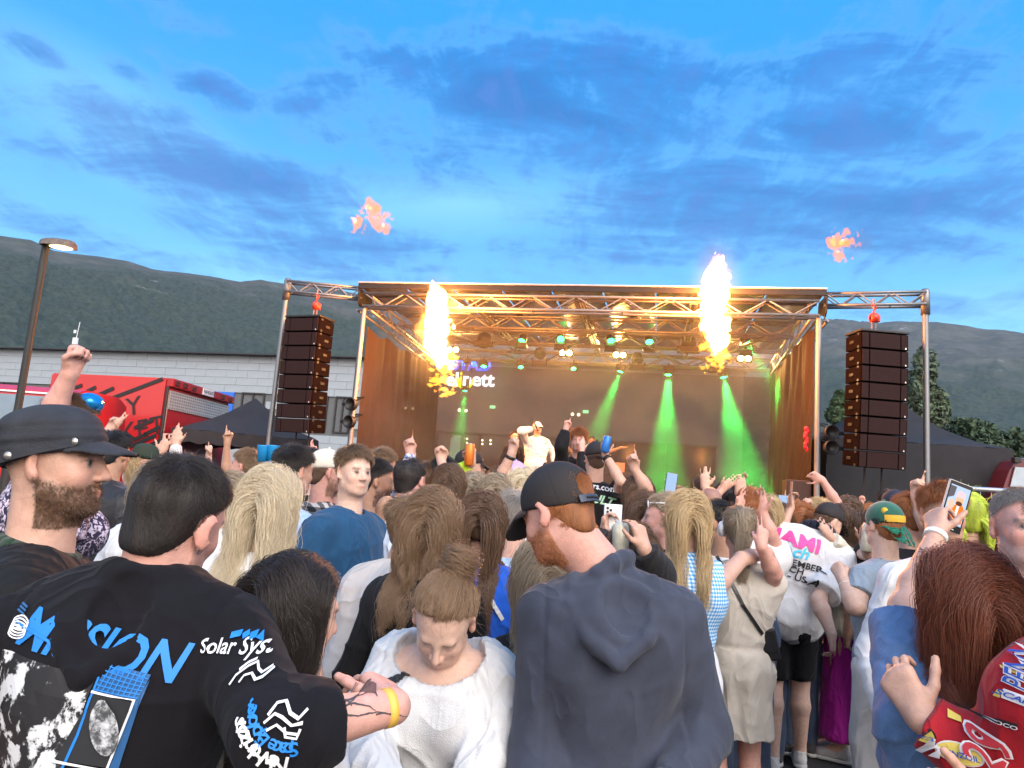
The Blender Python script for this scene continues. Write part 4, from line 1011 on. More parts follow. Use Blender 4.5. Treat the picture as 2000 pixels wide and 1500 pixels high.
puff([(1632, 474, 17, 15, 20, 0), (1650, 476, 16, 8, 10, 0), (1660, 471, 10, 4, 10, 0), (1640, 494, 12, 5, -40, .05)], 12.3, 'orange fire puff trailing grey smoke at upper right', 14, [(1672, 478, 40), (1690, 490, 30), (1680, 465, 26)])
# ------------------------------------------------------------------ people
from mathutils.bvhtree import BVHTree
def rotv(v, ax, ang): return np.array(Matrix.Rotation(ang, 3, Vector(ax)) @ Vector(v))
SKIN = {'fair': (.56, .335, .25), 'pink': (.60, .325, .26), 'tan': (.44, .25, .165), 'pale': (.62, .41, .32)}
HAIRC = {'blond': (.50, .36, .19), 'paleblond': (.62, .52, .36), 'brown': (.115, .062, .034), 'lightbrown': (.22, .135, .075), 'dark': (.022, .015, .012), 'auburn': (.17, .046, .020), 'ginger': (.36, .13, .04),
         'grey': (.30, .27, .24), 'ash': (.30, .235, .16), 'black': (.012, .010, .011), 'darkred': (.05, .016, .012), 'lime': (.45, .55, .04)}
def skin_mat():
    if 'skin' in MATS: return MATS['skin']
    m = mat('skin', (1, 1, 1), .46, 0, .13, 55, .22, 190, attr='tint', spec=.35, sss=.12); return m
def hair_mat(c, rough=.38):
    k = 'hair_%.3f_%.3f_%.3f' % tuple(c)
    if k in MATS: return MATS[k]
    m = bpy.data.materials.new(k); m.use_nodes = True; t = m.node_tree; h = N(t); b = t.nodes['Principled BSDF']
    info = h.new('ShaderNodeHairInfo'); rnd = info.outputs['Random']; n = h.noise(h.new('ShaderNodeTexCoord').outputs['Object'], 14, 3, .6)
    f = h.math('ADD', h.math('MULTIPLY', rnd, .6), h.math('MULTIPLY', n, .4))
    col = h.mix(f, tuple(x * .68 for x in c), tuple(min(.9, x * 1.32) for x in c)); h.link(col, b.inputs['Base Color'])
    b.inputs['Roughness'].default_value = rough; b.inputs['Specular IOR Level'].default_value = .42; b.inputs['Sheen Weight'].default_value = .1
    MATS[k] = m; return m
def scalp_mat(c):
    return mat('scalp_%.3f_%.3f_%.3f' % tuple(c), tuple(x * .72 for x in c), .6, 0, .45, 30, .6, 90, (1, 1, .25))
def fabric(name, c, rough=.85, weave=260, bump=.18, var=.12, sheen=.12):
    return mat('cloth_' + name, c, rough, 0, var, 9, bump, weave, sheen=sheen, spec=.25)
_fab0 = fabric
def fabric(name, c, *a, **kw):
    k = 'cloth_' + name
    if k in MATS: return MATS[k]
    m = _fab0(name, c, *a, **kw); t = m.node_tree; h = N(t); b = t.nodes['Principled BSDF']; old = b.inputs['Normal'].links[0].from_socket if b.inputs['Normal'].links else None
    co = h.new('ShaderNodeTexCoord').outputs['Object']; cr = h.noise(h.mapping(co, (name.__len__() * .37, 0, 0), scale=(1, 1, .40)), 6.5, 2, .5, .9); cr = h.math('ABSOLUTE', h.math('SUBTRACT', cr, .5))
    bn = h.new('ShaderNodeBump'); bn.inputs['Strength'].default_value = .42; bn.inputs['Distance'].default_value = .022; h.link(h.math('POWER', h.math('SUBTRACT', 1.0, cr), 9.0), bn.inputs['Height'])
    if old: h.link(old, bn.inputs['Normal'])
    h.link(bn.outputs[0], b.inputs['Normal']); return m
def plaid(name, c1, c2, c3, s, cyc=2):
    k = 'cloth_' + name
    if k in MATS: return MATS[k]
    m = bpy.data.materials.new(k); m.use_nodes = True; t = m.node_tree; h = N(t); b = t.nodes['Principled BSDF']
    sp = h.new('ShaderNodeSeparateXYZ'); h.link(h.new('ShaderNodeTexCoord').outputs['Object'], sp.inputs[0])
    def band(v, w): return h.math('GREATER_THAN', h.math('FRACT', h.math('MULTIPLY', v, s)), w)
    hv = h.math('ADD', sp.outputs[0], h.math('MULTIPLY', sp.outputs[1], .8)); a = band(hv, .5)
    z = band(sp.outputs[2], .5) if cyc == 2 else 0.0
    f = h.math('MULTIPLY', h.math('ADD', a, z), .5) if cyc == 2 else a
    c = h.mix(h.math('GREATER_THAN', f, .25), c1, c2); 
    if cyc == 2: c = h.mix(h.math('GREATER_THAN', f, .75), c, c3)
    h.link(c, b.inputs['Base Color']); b.inputs['Roughness'].default_value = .85; b.inputs['Specular IOR Level'].default_value = .2
    MATS[k] = m; return m
def floral(name, c1, c2, s=45):
    k = 'cloth_' + name
    if k in MATS: return MATS[k]
    m = bpy.data.materials.new(k); m.use_nodes = True; t = m.node_tree; h = N(t); b = t.nodes['Principled BSDF']
    n = h.noise(h.new('ShaderNodeTexCoord').outputs['Object'], s, 3, .6, 1.5); h.link(h.mix(h.ramp(n, .5, .56), c1, c2), b.inputs['Base Color']); b.inputs['Roughness'].default_value = .8
    MATS[k] = m; return m
CURLS = {'flat': [(2, 4, 4)] * 4, 'open': [(8, 12, 8), (4, 10, 8), (6, 12, 8), (12, 16, 10)], 'relaxed': [(28, 32, 20), (34, 38, 22), (38, 42, 24), (42, 44, 24)], 'fist': [(80, 95, 60)] * 4,
         'point': [(3, 6, 4), (78, 95, 60), (82, 95, 60), (82, 95, 60)], 'peace': [(4, 5, 4), (4, 5, 4), (80, 95, 60), (80, 95, 60)], 'grip': [(42, 52, 34), (46, 54, 34), (50, 54, 34), (54, 54, 34)],
         'horns': [(4, 5, 4), (80, 95, 60), (80, 95, 60), (4, 6, 4)], 'wave': [(18, 14, 8), (4, 8, 6), (10, 12, 8), (24, 20, 12)]}
def hand_prims(w, d, n, right, k, pose, fat=1.0, spread=9):
    d = nrmz(d); n = nrmz(n - d * (n @ d)); t = np.cross(d, n) if right else np.cross(n, d); P = []; k *= 1.0
    base = [(.026, .088, .074), (.009, .092, .083), (-.009, .089, .077), (-.026, .080, .061)]
    for i, (lx, ly, ln) in enumerate(base):
        m0 = w + (t * lx * .55 + d * .012) * k; m1 = w + (t * lx + d * ly) * k; P.append((Cone(m0, m1, .0145 * k, .0115 * k * fat), .014 * k))
        P.append((Cone(w + t * lx * .5 * k - n * .0 + d * .03 * k, m1 + n * .002, .014 * k, .011 * k), .014 * k))
        a = 0; p = m1; sp = rad(spread) * (1.5 - i) * .6; cu = CURLS[pose][i]; r = (.0086 if i < 3 else .0075) * k * fat
        for j, (fl, c) in enumerate(zip((.46, .30, .24), cu)):
            a += rad(c); dd = d * math.cos(a) + n * math.sin(a); dd = dd + t * math.sin(sp) * max(0, math.cos(a)); q = p + nrmz(dd) * ln * fl * k; P.append((Cone(p, q, r, r * .90), .003 * k)); p = q; r *= .90
    P.append((Ell(w + (t * .022 + d * .035 + n * .008) * k, (.017 * k,) * 3), .015 * k))
    th = {'fist': (.45, .75, .55), 'point': (.45, .75, .55), 'peace': (.4, .75, .6), 'grip': (.62, .55, .55)}.get(pose, (.75, .75, .25))
    p = w + (t * .026 + d * .022 + n * .006) * k; dd = nrmz(t * th[0] + d * th[1] + n * th[2] * .5)
    if pose in ('fist', 'point', 'peace', 'horns'): segs = ((.036, dd), (.030, nrmz(d * .75 - t * .30 + n * .75)), (.022, nrmz(d * .35 - t * .85 + n * .25)))
    else: segs = ((.036, dd), (.031, nrmz(dd + d * .35)), (.024, nrmz(dd + d * .55 + n * .15)))
    r = .0125 * k * fat
    for L_, v_ in segs: q = p + v_ * L_ * k; P.append((Cone(p, q, r, r * .88), .006 * k)); p = q; r *= .88
    return P, dict(w=w, d=d, n=n, t=t, palm=w + d * .075 * k + n * .02 * k, k=k)
def ik(sh, w, l1, l2, pole):
    v = w - sh; L = np.linalg.norm(v); s = max(1.0, L / (l1 + l2) * 1.005); l1 *= s; l2 *= s; u = v / (L + 1e-9)
    a = (l1 * l1 - l2 * l2 + L * L) / (2 * L); hh = math.sqrt(max(0, l1 * l1 - a * a)); p = pole - u * (pole @ u)
    return sh + u * a + nrmz(p) * hh
def chin_color(P, l, hp):
    pass
class Person: pass
_pseed = [100]
def grp(n): return n
def person(label, head, yaw=0, hyaw=None, hpitch=5, hroll=0, lean=0, leanaz=None, neck=None, sex='m', build=.95, belly=0.0, skin='fair', hair='short', hc='brown', hlen=.05, beard=0.0,
           L=None, R=None, top=None, bottom=None, cap=None, full=True, q=1.0, zoff=0.0, group='people in the festival crowd', shoes=None, hopt=None, cat='person', face=True, foot=(0, 0), wide=1.0, hs=None):
    _pseed[0] += 7; seed = _pseed[0]; rn = np.random.default_rng(seed); o = Person(); o.seed = seed
    depth = head[2]; Hc = np.array(un(*head)); Hc_l = Hc - A3(0, 0, zoff); fem = sex == 'f'
    hyaw = yaw if hyaw is None else hyaw; y_, hy = rad(yaw), rad(hyaw)
    f = A3(math.sin(y_), math.cos(y_), 0); r = A3(math.cos(y_), -math.sin(y_), 0); zz = A3(0, 0, 1)
    hp = rad(hpitch); fh0 = A3(math.sin(hy), math.cos(hy), 0); rh = A3(math.cos(hy), -math.sin(hy), 0)
    fh = fh0 * math.cos(hp) - zz * math.sin(hp); uh = fh0 * math.sin(hp) + zz * math.cos(hp)
    if hroll: rh, uh = rotv(rh, fh, rad(hroll)), rotv(uh, fh, rad(hroll))
    la = rad(leanaz) if leanaz is not None else y_; th = rad(lean); ld = A3(math.sin(la), math.cos(la), 0); u = zz * math.cos(th) + ld * math.sin(th)
    fb = nrmz(f - u * (f @ u)); rb = np.cross(fb, u)
    hsz = hs or (.228 if not fem else .216); s = hsz / .23
    if neck is None: Nk = Hc - nrmz(uh * .55 + u * .45) * .205 * s * (.97 if fem else 1.0) - fh * .012
    else: Nk = np.array(un(*neck))
    H = (Nk[2] - zoff) / (.52 + .305 * math.cos(th)); o.H = H; P = Nk - u * .305 * H; o.P, o.N, o.u, o.f, o.r, o.Hc = P, Nk, u, fb, rb, Hc
    o.fh, o.rh, o.uh, o.s = fh, rh, uh, s; Fh = np.stack([rh, fh, uh]); Fb = np.stack([rb, fb, u]); o.Fb = Fb; o.Fh = Fh
    root = empty('person', (P[0] + foot[0], P[1] + foot[1], zoff), 0, label, cat, group); o.root = root
    h = float(np.clip(depth * .0027, .0045, .017)) * q; o.h = h
    def B(x, y, z): return P + (rb * x + fb * y + u * z) * H
    o.B = B
    def Lh(x, y, z): return Hc + (rh * x + fh * y + uh * z) * s
    o.Lh = Lh
    bw = build * wide
    shx = (.093 if fem else .102) * wide
    # torso shapes shared by body and clothes
    def torso(e):
        T = [(Ell(B(0, 0, .195), (A3(.088 if fem else .099, .060 if fem else .069, .118) * [bw, build, 1]) * H + e, Fb), .0), (Ell(B(0, 0, .10), (A3(.077 if fem else .085, .058, .10) * [bw, build, 1]) * H + e, Fb), .06),
             (Ell(B(0, -.004, .0), (A3(.096 if fem else .090, .070, .078) * [bw, build, 1]) * H + e, Fb), .06), (Cone(B(-shx * .84, -.006, .256), B(shx * .84, -.006, .256), .032 * H + e, .032 * H + e), .06)]
        for sg in (-1, 1): T.append((Cone(B(sg * .020, -.012, .292), B(sg * shx * .92, -.006, .256), .023 * H + e * .8, .026 * H + e), .05)); T.append((Ell(B(sg * .05, -.018, .215), A3(.05, .05, .07) * H + e, Fb), .05))
        if fem:
            for sg in (-1, 1): T.append((Ell(B(sg * .044, .052, .195), A3(.040, .036, .042) * H * build + e, Fb), .04))
        if belly: T.append((Ell(B(0, .025 + .03 * belly, .085), A3(.082, .062 + .02 * belly, .085) * H + e, Fb), .07))
        return T
    # arms
    arms = []
    for right, A in ((False, L), (True, R)):
        sg = 1 if right else -1; Sh = B(sg * shx, -.004, .254); l1, l2 = .170 * H, .148 * H
        A = A or {}
        if 'w' in A: w = np.array(un(*A['w'])) if len(A['w']) == 3 and not A.get('abs') else np.array(A['w'])
        else: w = Sh - zz * .295 * H + r * sg * .045 * H + f * .045 * H
        pole = np.array(A.get('pole', tuple(-f * .8 + r * sg * .55 - zz * .5)), float); El = np.array(un(*A['e'])) if 'e' in A else ik(Sh, w, l1, l2, pole)
        fa = nrmz(w - El)
        if 'd' in A: hd = nrmz(np.array(A['d'], float))
        else: hd = fa
        hn = np.array(A['n'], float) if 'n' in A else (-r * sg if 'w' not in A else -f * .3 + zz * .1 + A3(0, -1, 0))
        k = H / 1.75 * (1.0 if not fem else .95)
        hpz, hf = hand_prims(w, hd, hn, right, k * A.get('k', 1.0), A.get('pose', 'relaxed'), max(1.0, .62 * h / .0086), A.get('spread', 9))
        arms.append(dict(sh=Sh, el=El, w=w, hand=hf, prims=hpz, sg=sg, k=k, ar=(.0270 if fem else .0300) * build, A=A))
    o.arms = {'L': arms[0], 'R': arms[1]}
    # body: one continuous skin surface
    pr = []
    HW = [(Ell(Lh(0, -.016, .030), A3(.0765, .096, .085) * s, Fh), .0), (Ell(Lh(0, .026, -.026), A3(.062, .064, .086) * s, Fh), .03), (Ell(Lh(0, .042, -.076), A3(.046 if not fem else .042, .044, .034) * s, Fh), .03), (Ell(Lh(0, .076, -.098), A3(.019, .015, .015) * s, Fh), .02)]
    for sg in (-1, 1): HW += [(Ell(Lh(sg * .036, .060, -.028), A3(.024, .022, .024) * s, Fh), .02), (Cone(Lh(sg * .052, .012, -.062), Lh(sg * .030, .062, -.090), .020 * s, .016 * s), .02)]
    HW += [(Cone(Lh(-.034, .074, .024), Lh(.034, .074, .024), .011 * s, .011 * s), .015), (Cone(Lh(0, .087, .014), Lh(0, .109, -.026), .0075 * s, .0115 * s), .010)]
    for sg in (-1, 1): HW += [(Ell(Lh(sg * .0125, .097, -.031), A3(.009, .010, .008) * s, Fh), .006)]
    HW += [(Ell(Lh(0, .088, -.060), A3(.023, .010, .0062) * s, Fh), .006), (Ell(Lh(0, .087, -.070), A3(.019, .010, .0072) * s, Fh), .005)]
    nr = (.047 if fem else .058) * s * (1 + .12 * (build - 1))
    o.neck_r = nr
    NKP = [(Cone(Lh(0, -.022, -.055), Nk + u * .0 - fb * .004, nr, nr * 1.08), .03), (Cone(Lh(0, .0, -.085), Nk - u * .02 + fb * .012, nr * .8, nr * .9), .03)]
    for p, k in HW + NKP: pr.append((p, k))
    ears = []
    for sg in (-1, 1):
        Er = Fh.copy(); Er[0] = nrmz(rh * sg * .85 + fh * -.5); Er[1] = np.cross(Er[2], Er[0]); ears.append((Ell(Lh(sg * .082, -.012, -.006), A3(.008, .020, .034) * s, Er), .007)); ears.append((Ell(Lh(sg * .080, -.004, -.030), A3(.007, .010, .014) * s, Er), .006))
    pr += ears
    pr += [(p, k) for p, k in torso(-.012)]
    for a in arms:
        k = a['ar'] * H; el, w, Sh = a['el'], a['w'], a['sh']
        pr.append((Cone(Sh, el, k * 1.02, k * .80), .03)); m = el + (w - el) * .3
        pr.append((Cone(el, m, k * .80, k * .84), .02)); pr.append((Cone(m, w, k * .84, .0165 * H * (.92 if fem else 1.02)), .02)); pr.append((Cone(w, w + a['hand']['d'] * .02, .0160 * H, .0150 * H), .012)); pr += a['prims']
    bare_legs = bottom and bottom.get('bare')
    hips = [B(-.048, 0, -.01), B(.048, 0, -.01)]; gx = [root.location.x - rb[0] * .052 * H, root.location.x + rb[0] * .052 * H]; gy = [root.location.y - rb[1] * .052 * H, root.location.y + rb[1] * .052 * H]
    stance = (bottom or {}).get('stance', 0.0); legs = []
    for i in (0, 1):
        sg = -1 if i == 0 else 1; sl = f * stance * sg; ank = A3(gx[i], gy[i], zoff + .050 * H) + sl; kn = (hips[i] + ank) / 2 + f * .018 * H + A3(0, 0, .01 * H); legs.append((hips[i], kn, ank))
    o.legs = legs
    if bare_legs:
        for hip, kn, ank in legs:
            pr += [(Cone(hip, kn, .050 * H * build, .032 * H), .03), (Cone(kn, kn + (ank - kn) * .32 - f * .012 * H, .031 * H, .033 * H), .02), (Cone(kn + (ank - kn) * .32 - f * .012 * H, ank, .033 * H, .020 * H), .02), (Cone(ank, ank + f * .085 * H - zz * .025 * H, .022 * H, .018 * H), .015)]
    v = Vol.around([p for p, _ in pr], h)
    for p, k in pr: v.add(p, k)
    for sg in (-1, 1):
        v.sub(Ell(Lh(sg * .031, .092, .004), A3(.015, .012, .0095) * s, Fh), .012); v.sub(Ell(Lh(sg * .089, .0, -.003), A3(.006, .010, .018) * s, Fh), .005)
        v.add(Ell(Lh(sg * .031, .0735, .004), A3(.0125, .0125, .0125) * s, Fh), .002)
    v.sub(Ell(Lh(0, .098, -.0650), A3(.020, .006, .0014) * s, Fh), .002)
    V, Q = v.mesh(); o.bodyVQ = (V, Q)
    # tint per vertex
    l = (V - Hc) @ Fh.T / s; x, yv, zv = l[:, 0], l[:, 1], l[:, 2]; ax = np.abs(x)
    sk = np.array(SKIN[skin]) * rn.uniform(.92, 1.06); C = np.tile(sk, (len(V), 1)); inhead = (np.abs(x) < .12) & (np.abs(yv) < .14) & (np.abs(zv) < .14)
    C *= (1 + .05 * fbm(V, 18, seed, 3))[:, None]
    def blend(mask, col): nonlocal C; mk = np.clip(mask, 0, 1)[:, None] * inhead[:, None]; C = C * (1 - mk) + np.array(col) * mk
    blend(np.exp(-((ax - .042) ** 2 + (zv + .03) ** 2) / .0006) * (yv > .03) * .35, sk * [1.05, .70, .66]); blend(np.exp(-((x) ** 2 + (zv + .026) ** 2) / .00018) * (yv > .09) * .35, sk * [1.05, .72, .68])
    blend((ax > .074) * (np.abs(zv + .005) < .045) * .35, sk * [1.05, .70, .66])
    lips = np.clip(1.6 - np.sqrt((x / .021) ** 2 + ((zv + .065) / .0105) ** 2) * 1.5, 0, 1) * (yv > .075); blend(lips * .8, sk * ([.86, .45, .45] if fem else [.88, .58, .55]))
    hcol = np.array(HAIRC[hc]); br = np.clip(1.5 - np.abs(zv - (.0235 + .004 * np.cos(ax * 60))) / .0045, 0, 1) * (ax > .012) * (ax < .050) * (yv > .05); blend(br * .75, hcol * .8)
    ey = np.sqrt((ax - .031) ** 2 + (zv - .004) ** 2); eb = (ey < .0125) * (yv > .0805); 
    if hpitch < 30: blend(eb * .8, (.30, .25, .23)); blend((ey < .0068) * (yv > .0805), (.035, .03, .03))
    blend(np.clip(1 - np.abs(zv - .0105 + (ax - .031) ** 2 * 20) / .0028, 0, 1) * (np.abs(ax - .031) < .017) * (yv > .06) * .75, sk * .16)
    if beard:
        bm_ = (zv < -.030 - .25 * np.maximum(0, .05 - ax) * (ax < .05) * 0) * (zv > -.16) * (yv > -.012 + .2 * (-.03 - zv) * 0); cut = np.clip((-zv - .040 + .35 * np.maximum(0, ax - .040) + .008 * fbm(V, 60, seed + 4, 2)) / .022, 0, 1)
        mb_ = bm_ * cut * (yv > -.005) * (1 - lips); mous = np.clip(1.4 - np.abs(zv + .048) / .006, 0, 1) * (ax < .030) * (yv > .075); nn = .85 + .25 * fbm(V, 300, seed + 3, 2)
        blend(np.maximum(mb_, mous) * beard * np.clip(nn, .2, 1.0), hcol * 1.0)
    if hair == 'shaved': blend(np.clip((zv - .02 + yv * -.35 + .02) / .03, 0, 1) * (yv < .055) * .55, hcol)
    o.tint = C
    if beard >= .7 and depth < 2.6:
        bmk = np.maximum(mb_, mous) * inhead > .45; I = np.where(bmk)[0]; Nn = vnormals(V, Q)[I]; I2 = rn.integers(0, len(I), int(9000 / depth)); p_ = V[I][I2] + rn.normal(0, h * .5, (len(I2), 3)); d_ = Nn[I2] * .5 - uh * .7 + fh * .3 + rn.normal(0, .3, (len(I2), 3)); d_ /= np.linalg.norm(d_, axis=1)[:, None]
        o.beard_pts = np.stack([p_ + d_ * (.0045 * beard * t_) for t_ in (0, .5, 1)], 1)
    me = mesh_from('body', V, Q, skin_mat(), True); at = me.color_attributes.new('tint', 'FLOAT_COLOR', 'POINT'); at.data.foreach_set('color', np.concatenate([C, np.ones((len(C), 1))], 1).astype(np.float32).ravel())
    o.body = link('body', me, root)
    # clothes
    top = top or dict(kind='tee', m=fabric('grey', (.2, .2, .2))); o.top = None; e = top.get('ease', .014)
    sleeve = {'tee': .58, 'none': 0, 'long': 1.95, 'hoodie': 1.93, 'dress': .52}.get(top['kind'], .58); sleeve = top.get('sleeve', sleeve)
    hem = top.get('hem', -.055)
    TP = torso(e); sl = []
    for a in arms:
        if sleeve <= 0: continue
        k = a['ar'] * H; el, w, Sh = a['el'], a['w'], a['sh']; se = top.get('sease', e * (1.0 if top['kind'] != 'hoodie' else 1.35)) ; fl = top.get('flare', .006)
        if sleeve < 1: c0 = Sh + (el - Sh) * sleeve; sl.append(([(Cone(Sh, c0 + nrmz(el - Sh) * .02, k * 1.06 + se, k * .94 + se + fl + .004), .03)], c0, nrmz(el - Sh)))
        else:
            t2 = min(.97, sleeve - 1); c0 = el + (w - el) * t2; mm = el + (w - el) * .3
            sl.append(([(Cone(Sh, el, k * 1.06 + se, k * .86 + se), .035), (Cone(el, mm, k * .86 + se, k * .9 + se), .03), (Cone(mm, c0 + nrmz(w - el) * .02, k * .9 + se, k * (.9 - .38 * t2) + se * .85 + top.get('cuff', 0)), .02)], c0, nrmz(w - el)))
    hoodp = []
    if top['kind'] == 'hoodie' and top.get('hood', 1):
        hk = H * top.get('hood', 1)
        def HB(x, y, z): return Nk + (rb * x + fb * y + u * z) * hk
        pts = [(-.040, .052, -.012), (-.056, .010, .012), (-.058, -.034, -.010), (-.044, -.066, -.052), (-.012, -.082, -.098), (.012, -.083, -.100), (.044, -.066, -.052), (.058, -.034, -.010), (.056, .010, .012), (.040, .052, -.012)]
        pts2 = [(-.058, .03, -.016), (-.070, -.022, -.026), (-.068, -.048, -.042)], [(.068, -.048, -.042), (.070, -.022, -.026), (.058, .03, -.016)]
        for pp in pts2:
            for p0, p1 in zip(pp[:-1], pp[1:]): hoodp.append((Cone(HB(*p0), HB(*p1), .020 * hk, .020 * hk), .016))
        ct, st_ = math.cos(rad(16)), math.sin(rad(16)); uh2, fh2 = u * ct + fb * st_, fb * ct - u * st_; Fp = np.stack([rb, fh2, uh2]); pc = HB(0, -.060, -.044)
        hoodp.append((Ell(pc, A3(.066, .029, .053) * hk, Fp), .022)); o.pouch = Ell(pc - fh2 * .020 * hk + uh2 * .014 * hk + rb * .012 * hk, A3(.032, .013, .040) * hk, Fp)
        for sg in (-1, 1):
            vl = [(sg * .054, -.028, .002), (sg * .056, -.060, -.030), (sg * .036, -.084, -.066), (0, -.092, -.094)]
            for p0, p1 in zip(vl[:-1], vl[1:]): hoodp.append((Cone(HB(*p0), HB(*p1), .0105 * hk, .0100 * hk), .007))
        nd = nrmz(Lh(0, -.02, -.06) - Nk); ne1 = nrmz(rb - nd * (rb @ nd)); ne2 = np.cross(nd, ne1); rg = [Nk + nd * .022 - u * .004 + ne1 * math.cos(a) * (nr + .018) - ne2 * math.sin(a) * (nr + .018) * -1 - nd * .03 * math.sin(a) * 1 for a in np.linspace(0, 6.2832, 13)]
        for p0, p1 in zip(rg[:-1], rg[1:]): hoodp.append((Cone(p0, p1, .017, .017), .020))
    allp = TP + [x for s_ in sl for x in s_[0]] + hoodp
    th_ = h * (1.25 if h < .009 else 1.1) * top.get('res', 1.0)
    skirt = top.get('skirt')
    def skirtp(z0, z1, r0, r1, flat=.78):
        a, b = B(0, -.002, z0), P * [1, 1, 0] + A3(root.location.x - P[0], root.location.y - P[1], zoff + z1 * H) * [1, 1, 1]; b = A3((a[0] + root.location.x) / 2, (a[1] + root.location.y) / 2, zoff + z1 * H)
        return Cone(a, b, r0 * H, r1 * H, Fb, A3(1, flat, 1))
    if skirt: allp = allp + [(skirtp(.02, skirt['z'] - .03, .092 * build, skirt['r']), .05)]
    v = Vol.around([p for p, _ in allp], th_, .01)
    for p, k in TP: v.add(p, k)
    if skirt: v.add(*allp[-1])
    v.clip(Plane(A3(0, 0, zoff + skirt['z'] * H), A3(0, 0, -1)) if skirt else Plane(B(0, 0, hem), -u), .0)
    for cs, c0, dr in sl:
        va = Vol(v.lo + 2.5 * th_, v.ax[0][-1:].tolist() + v.ax[1][-1:].tolist() + v.ax[2][-1:].tolist(), th_) if False else None
        D = np.full_like(v.D, 1.0); keep = v.D; v.D = D
        for p, k in cs: v.add(p, k)
        v.clip(Plane(c0, dr), 0); v.D = smin(keep, v.D, .03).astype(np.float32)
    nz = top.get('neck', 0.0)
    if top['kind'] != 'hoodie':
        v.sub(Cone(Nk - u * (.012 + nz * .5) + fb * .012, Nk + u * .12 + (Hc - Nk) * .0, nr + .008 + nz, nr + .02 + nz * 1.5), .008)
        if nz > .03: v.sub(Ell(Nk - u * .015 + fb * .03, A3(.085 + nz, .06 + nz, .05 + nz * .6), Fb), .012)
    else: v.sub(Cone(Nk - u * .0 + fb * .02, Nk + u * .12 + fb * .02, nr + .002, nr + .010), .01)
    bare_ = v.mesh() if hoodp else None
    for p, k in hoodp: v.add(p, k)
    if hoodp:
        v.sub(o.pouch, .014); v.sub(Cone(Nk - u * .02 + fb * .012, Nk + nrmz(Lh(0, -.02, -.06) - Nk) * .12, nr + .003, nr + .006), .006)
    if sleeve <= 0:
        for a in arms: v.sub(Ell(a['sh'] + rb * a['sg'] * .035 * H + u * .0, A3(.046, .07, .062) * H, Fb), .012)
    am = top.get('fold', .010); sd = seed
    def folds(V, Q):
        Nn = vnormals(V, Q); q = V * A3(1, 1, .30); wv = np.stack([Wob(sd + 1)(V, 7), Wob(sd + 2)(V, 7), Wob(sd + 3)(V, 7)], 1) * .035
        fo = (1 - np.abs(Wob(sd + 4, 5)(q + wv, 17))) ** 3; f2 = (1 - np.abs(Wob(sd + 5, 5)(V * A3(.8, .8, 1.3) + wv * 1.4, 24))) ** 4
        dsp = am * (.60 * fo + .50 * f2 - .38) + am * .14 * Wob(sd + 6)(V, 8) + am * .16 * (1 - np.abs(Wob(sd + 11, 5)(V * A3(1, 1, .6) + wv, 52))) ** 2
        if sleeve > 0: dsp -= .0035 * np.exp(-((np.abs((V - P) @ rb) - shx * H * 1.02) / max(.005, h * .8)) ** 2)
        if top.get('gather'):
            an = np.arctan2((V - Nk) @ rb, (V - Nk) @ fb); dist = np.linalg.norm(V - Nk, axis=1); dsp += .0020 * np.sin(an * 64 + 1.5 * Wob(sd + 7)(V, 12)) * np.exp(-((dist - .12) / .10) ** 2)
        if skirt:
            low = np.clip((B(0, 0, .06)[2] - V[:, 2]) / .15, 0, 1); an = np.arctan2((V - P) @ rb, (V - P) @ fb); dsp += low * skirt.get('amp', .010) * np.sin(an * skirt.get('n', 11) + 1.2 * Wob(sd + 8)(V, 4)); wz = np.exp(-((V[:, 2] - B(0, 0, .075)[2]) / .018) ** 2); dsp -= wz * .012
        return V + Nn * dsp[:, None]
    V, Q = v.mesh(); V = folds(V, Q); o.topVQ = (V, Q); o.torsoVQ = (folds(*bare_), bare_[1]) if bare_ is not None else o.topVQ
    o.top = link(top.get('name', {'tee': 't_shirt', 'hoodie': 'hoodie', 'long': 'shirt', 'none': 'top', 'dress': 'dress'}[top['kind']]), mesh_from('top', V, Q, top['m'], True), root)
    # legwear
    bt = bottom or dict(kind='trousers', m=fabric('denim', (.05, .075, .13)))
    if full and bt.get('kind') and not skirt:
        bh = max(.012, h * 1.6); be = bt.get('ease', .010)
        if bt['kind'] == 'skirt':
            c = skirtp(.06, bt['z'] - .03, .082, bt['r']); v = Vol.around([c], bh); v.add(c); v.add(Ell(B(0, 0, .0), A3(.100, .075, .08) * H, Fb), .05); v.clip(Plane(A3(0, 0, zoff + bt['z'] * H), A3(0, 0, -1)))
            V, Q = v.mesh(); an = np.arctan2((V - P) @ rb, (V - P) @ fb); V = V + vnormals(V, Q) * (.007 * np.sin(an * 34 + .8 * Wob(seed)(V, 5)))[:, None]
        else:
            cut = bt.get('cut', .02); PR = [(Ell(B(0, -.004, .0), A3(.098, .075, .075) * H, Fb), .0), (Ell(B(0, 0, .05), A3(.088, .066, .06) * H, Fb), .05)]
            for sg in (-1, 1): PR.append((Ell(B(sg * .045, -.03, -.025), A3(.05, .048, .055) * H, Fb), .04))
            for hip, kn, ank in legs: PR += [(Cone(hip, kn, .054 * H * build, .040 * H * bt.get('loose', 1)), .03), (Cone(kn, ank, .040 * H * bt.get('loose', 1), .030 * H * bt.get('loose', 1)), .02)]
            v = Vol.around([p for p, _ in PR], bh)
            for p, k in PR: v.add(p, k)
            if cut > .03: v.clip(Plane(A3(0, 0, zoff + cut * H), A3(0, 0, -1)))
            V, Q = v.mesh(); V = V + vnormals(V, Q) * (.008 * (1 - np.abs(Wob(seed + 2)(V * A3(1, 1, .6), 20))) ** 3)[:, None]
        o.bottom = link({'skirt': 'skirt', 'shorts': 'shorts'}.get(bt['kind'], 'trousers'), mesh_from('trousers', V, Q, bt['m'], True), root)
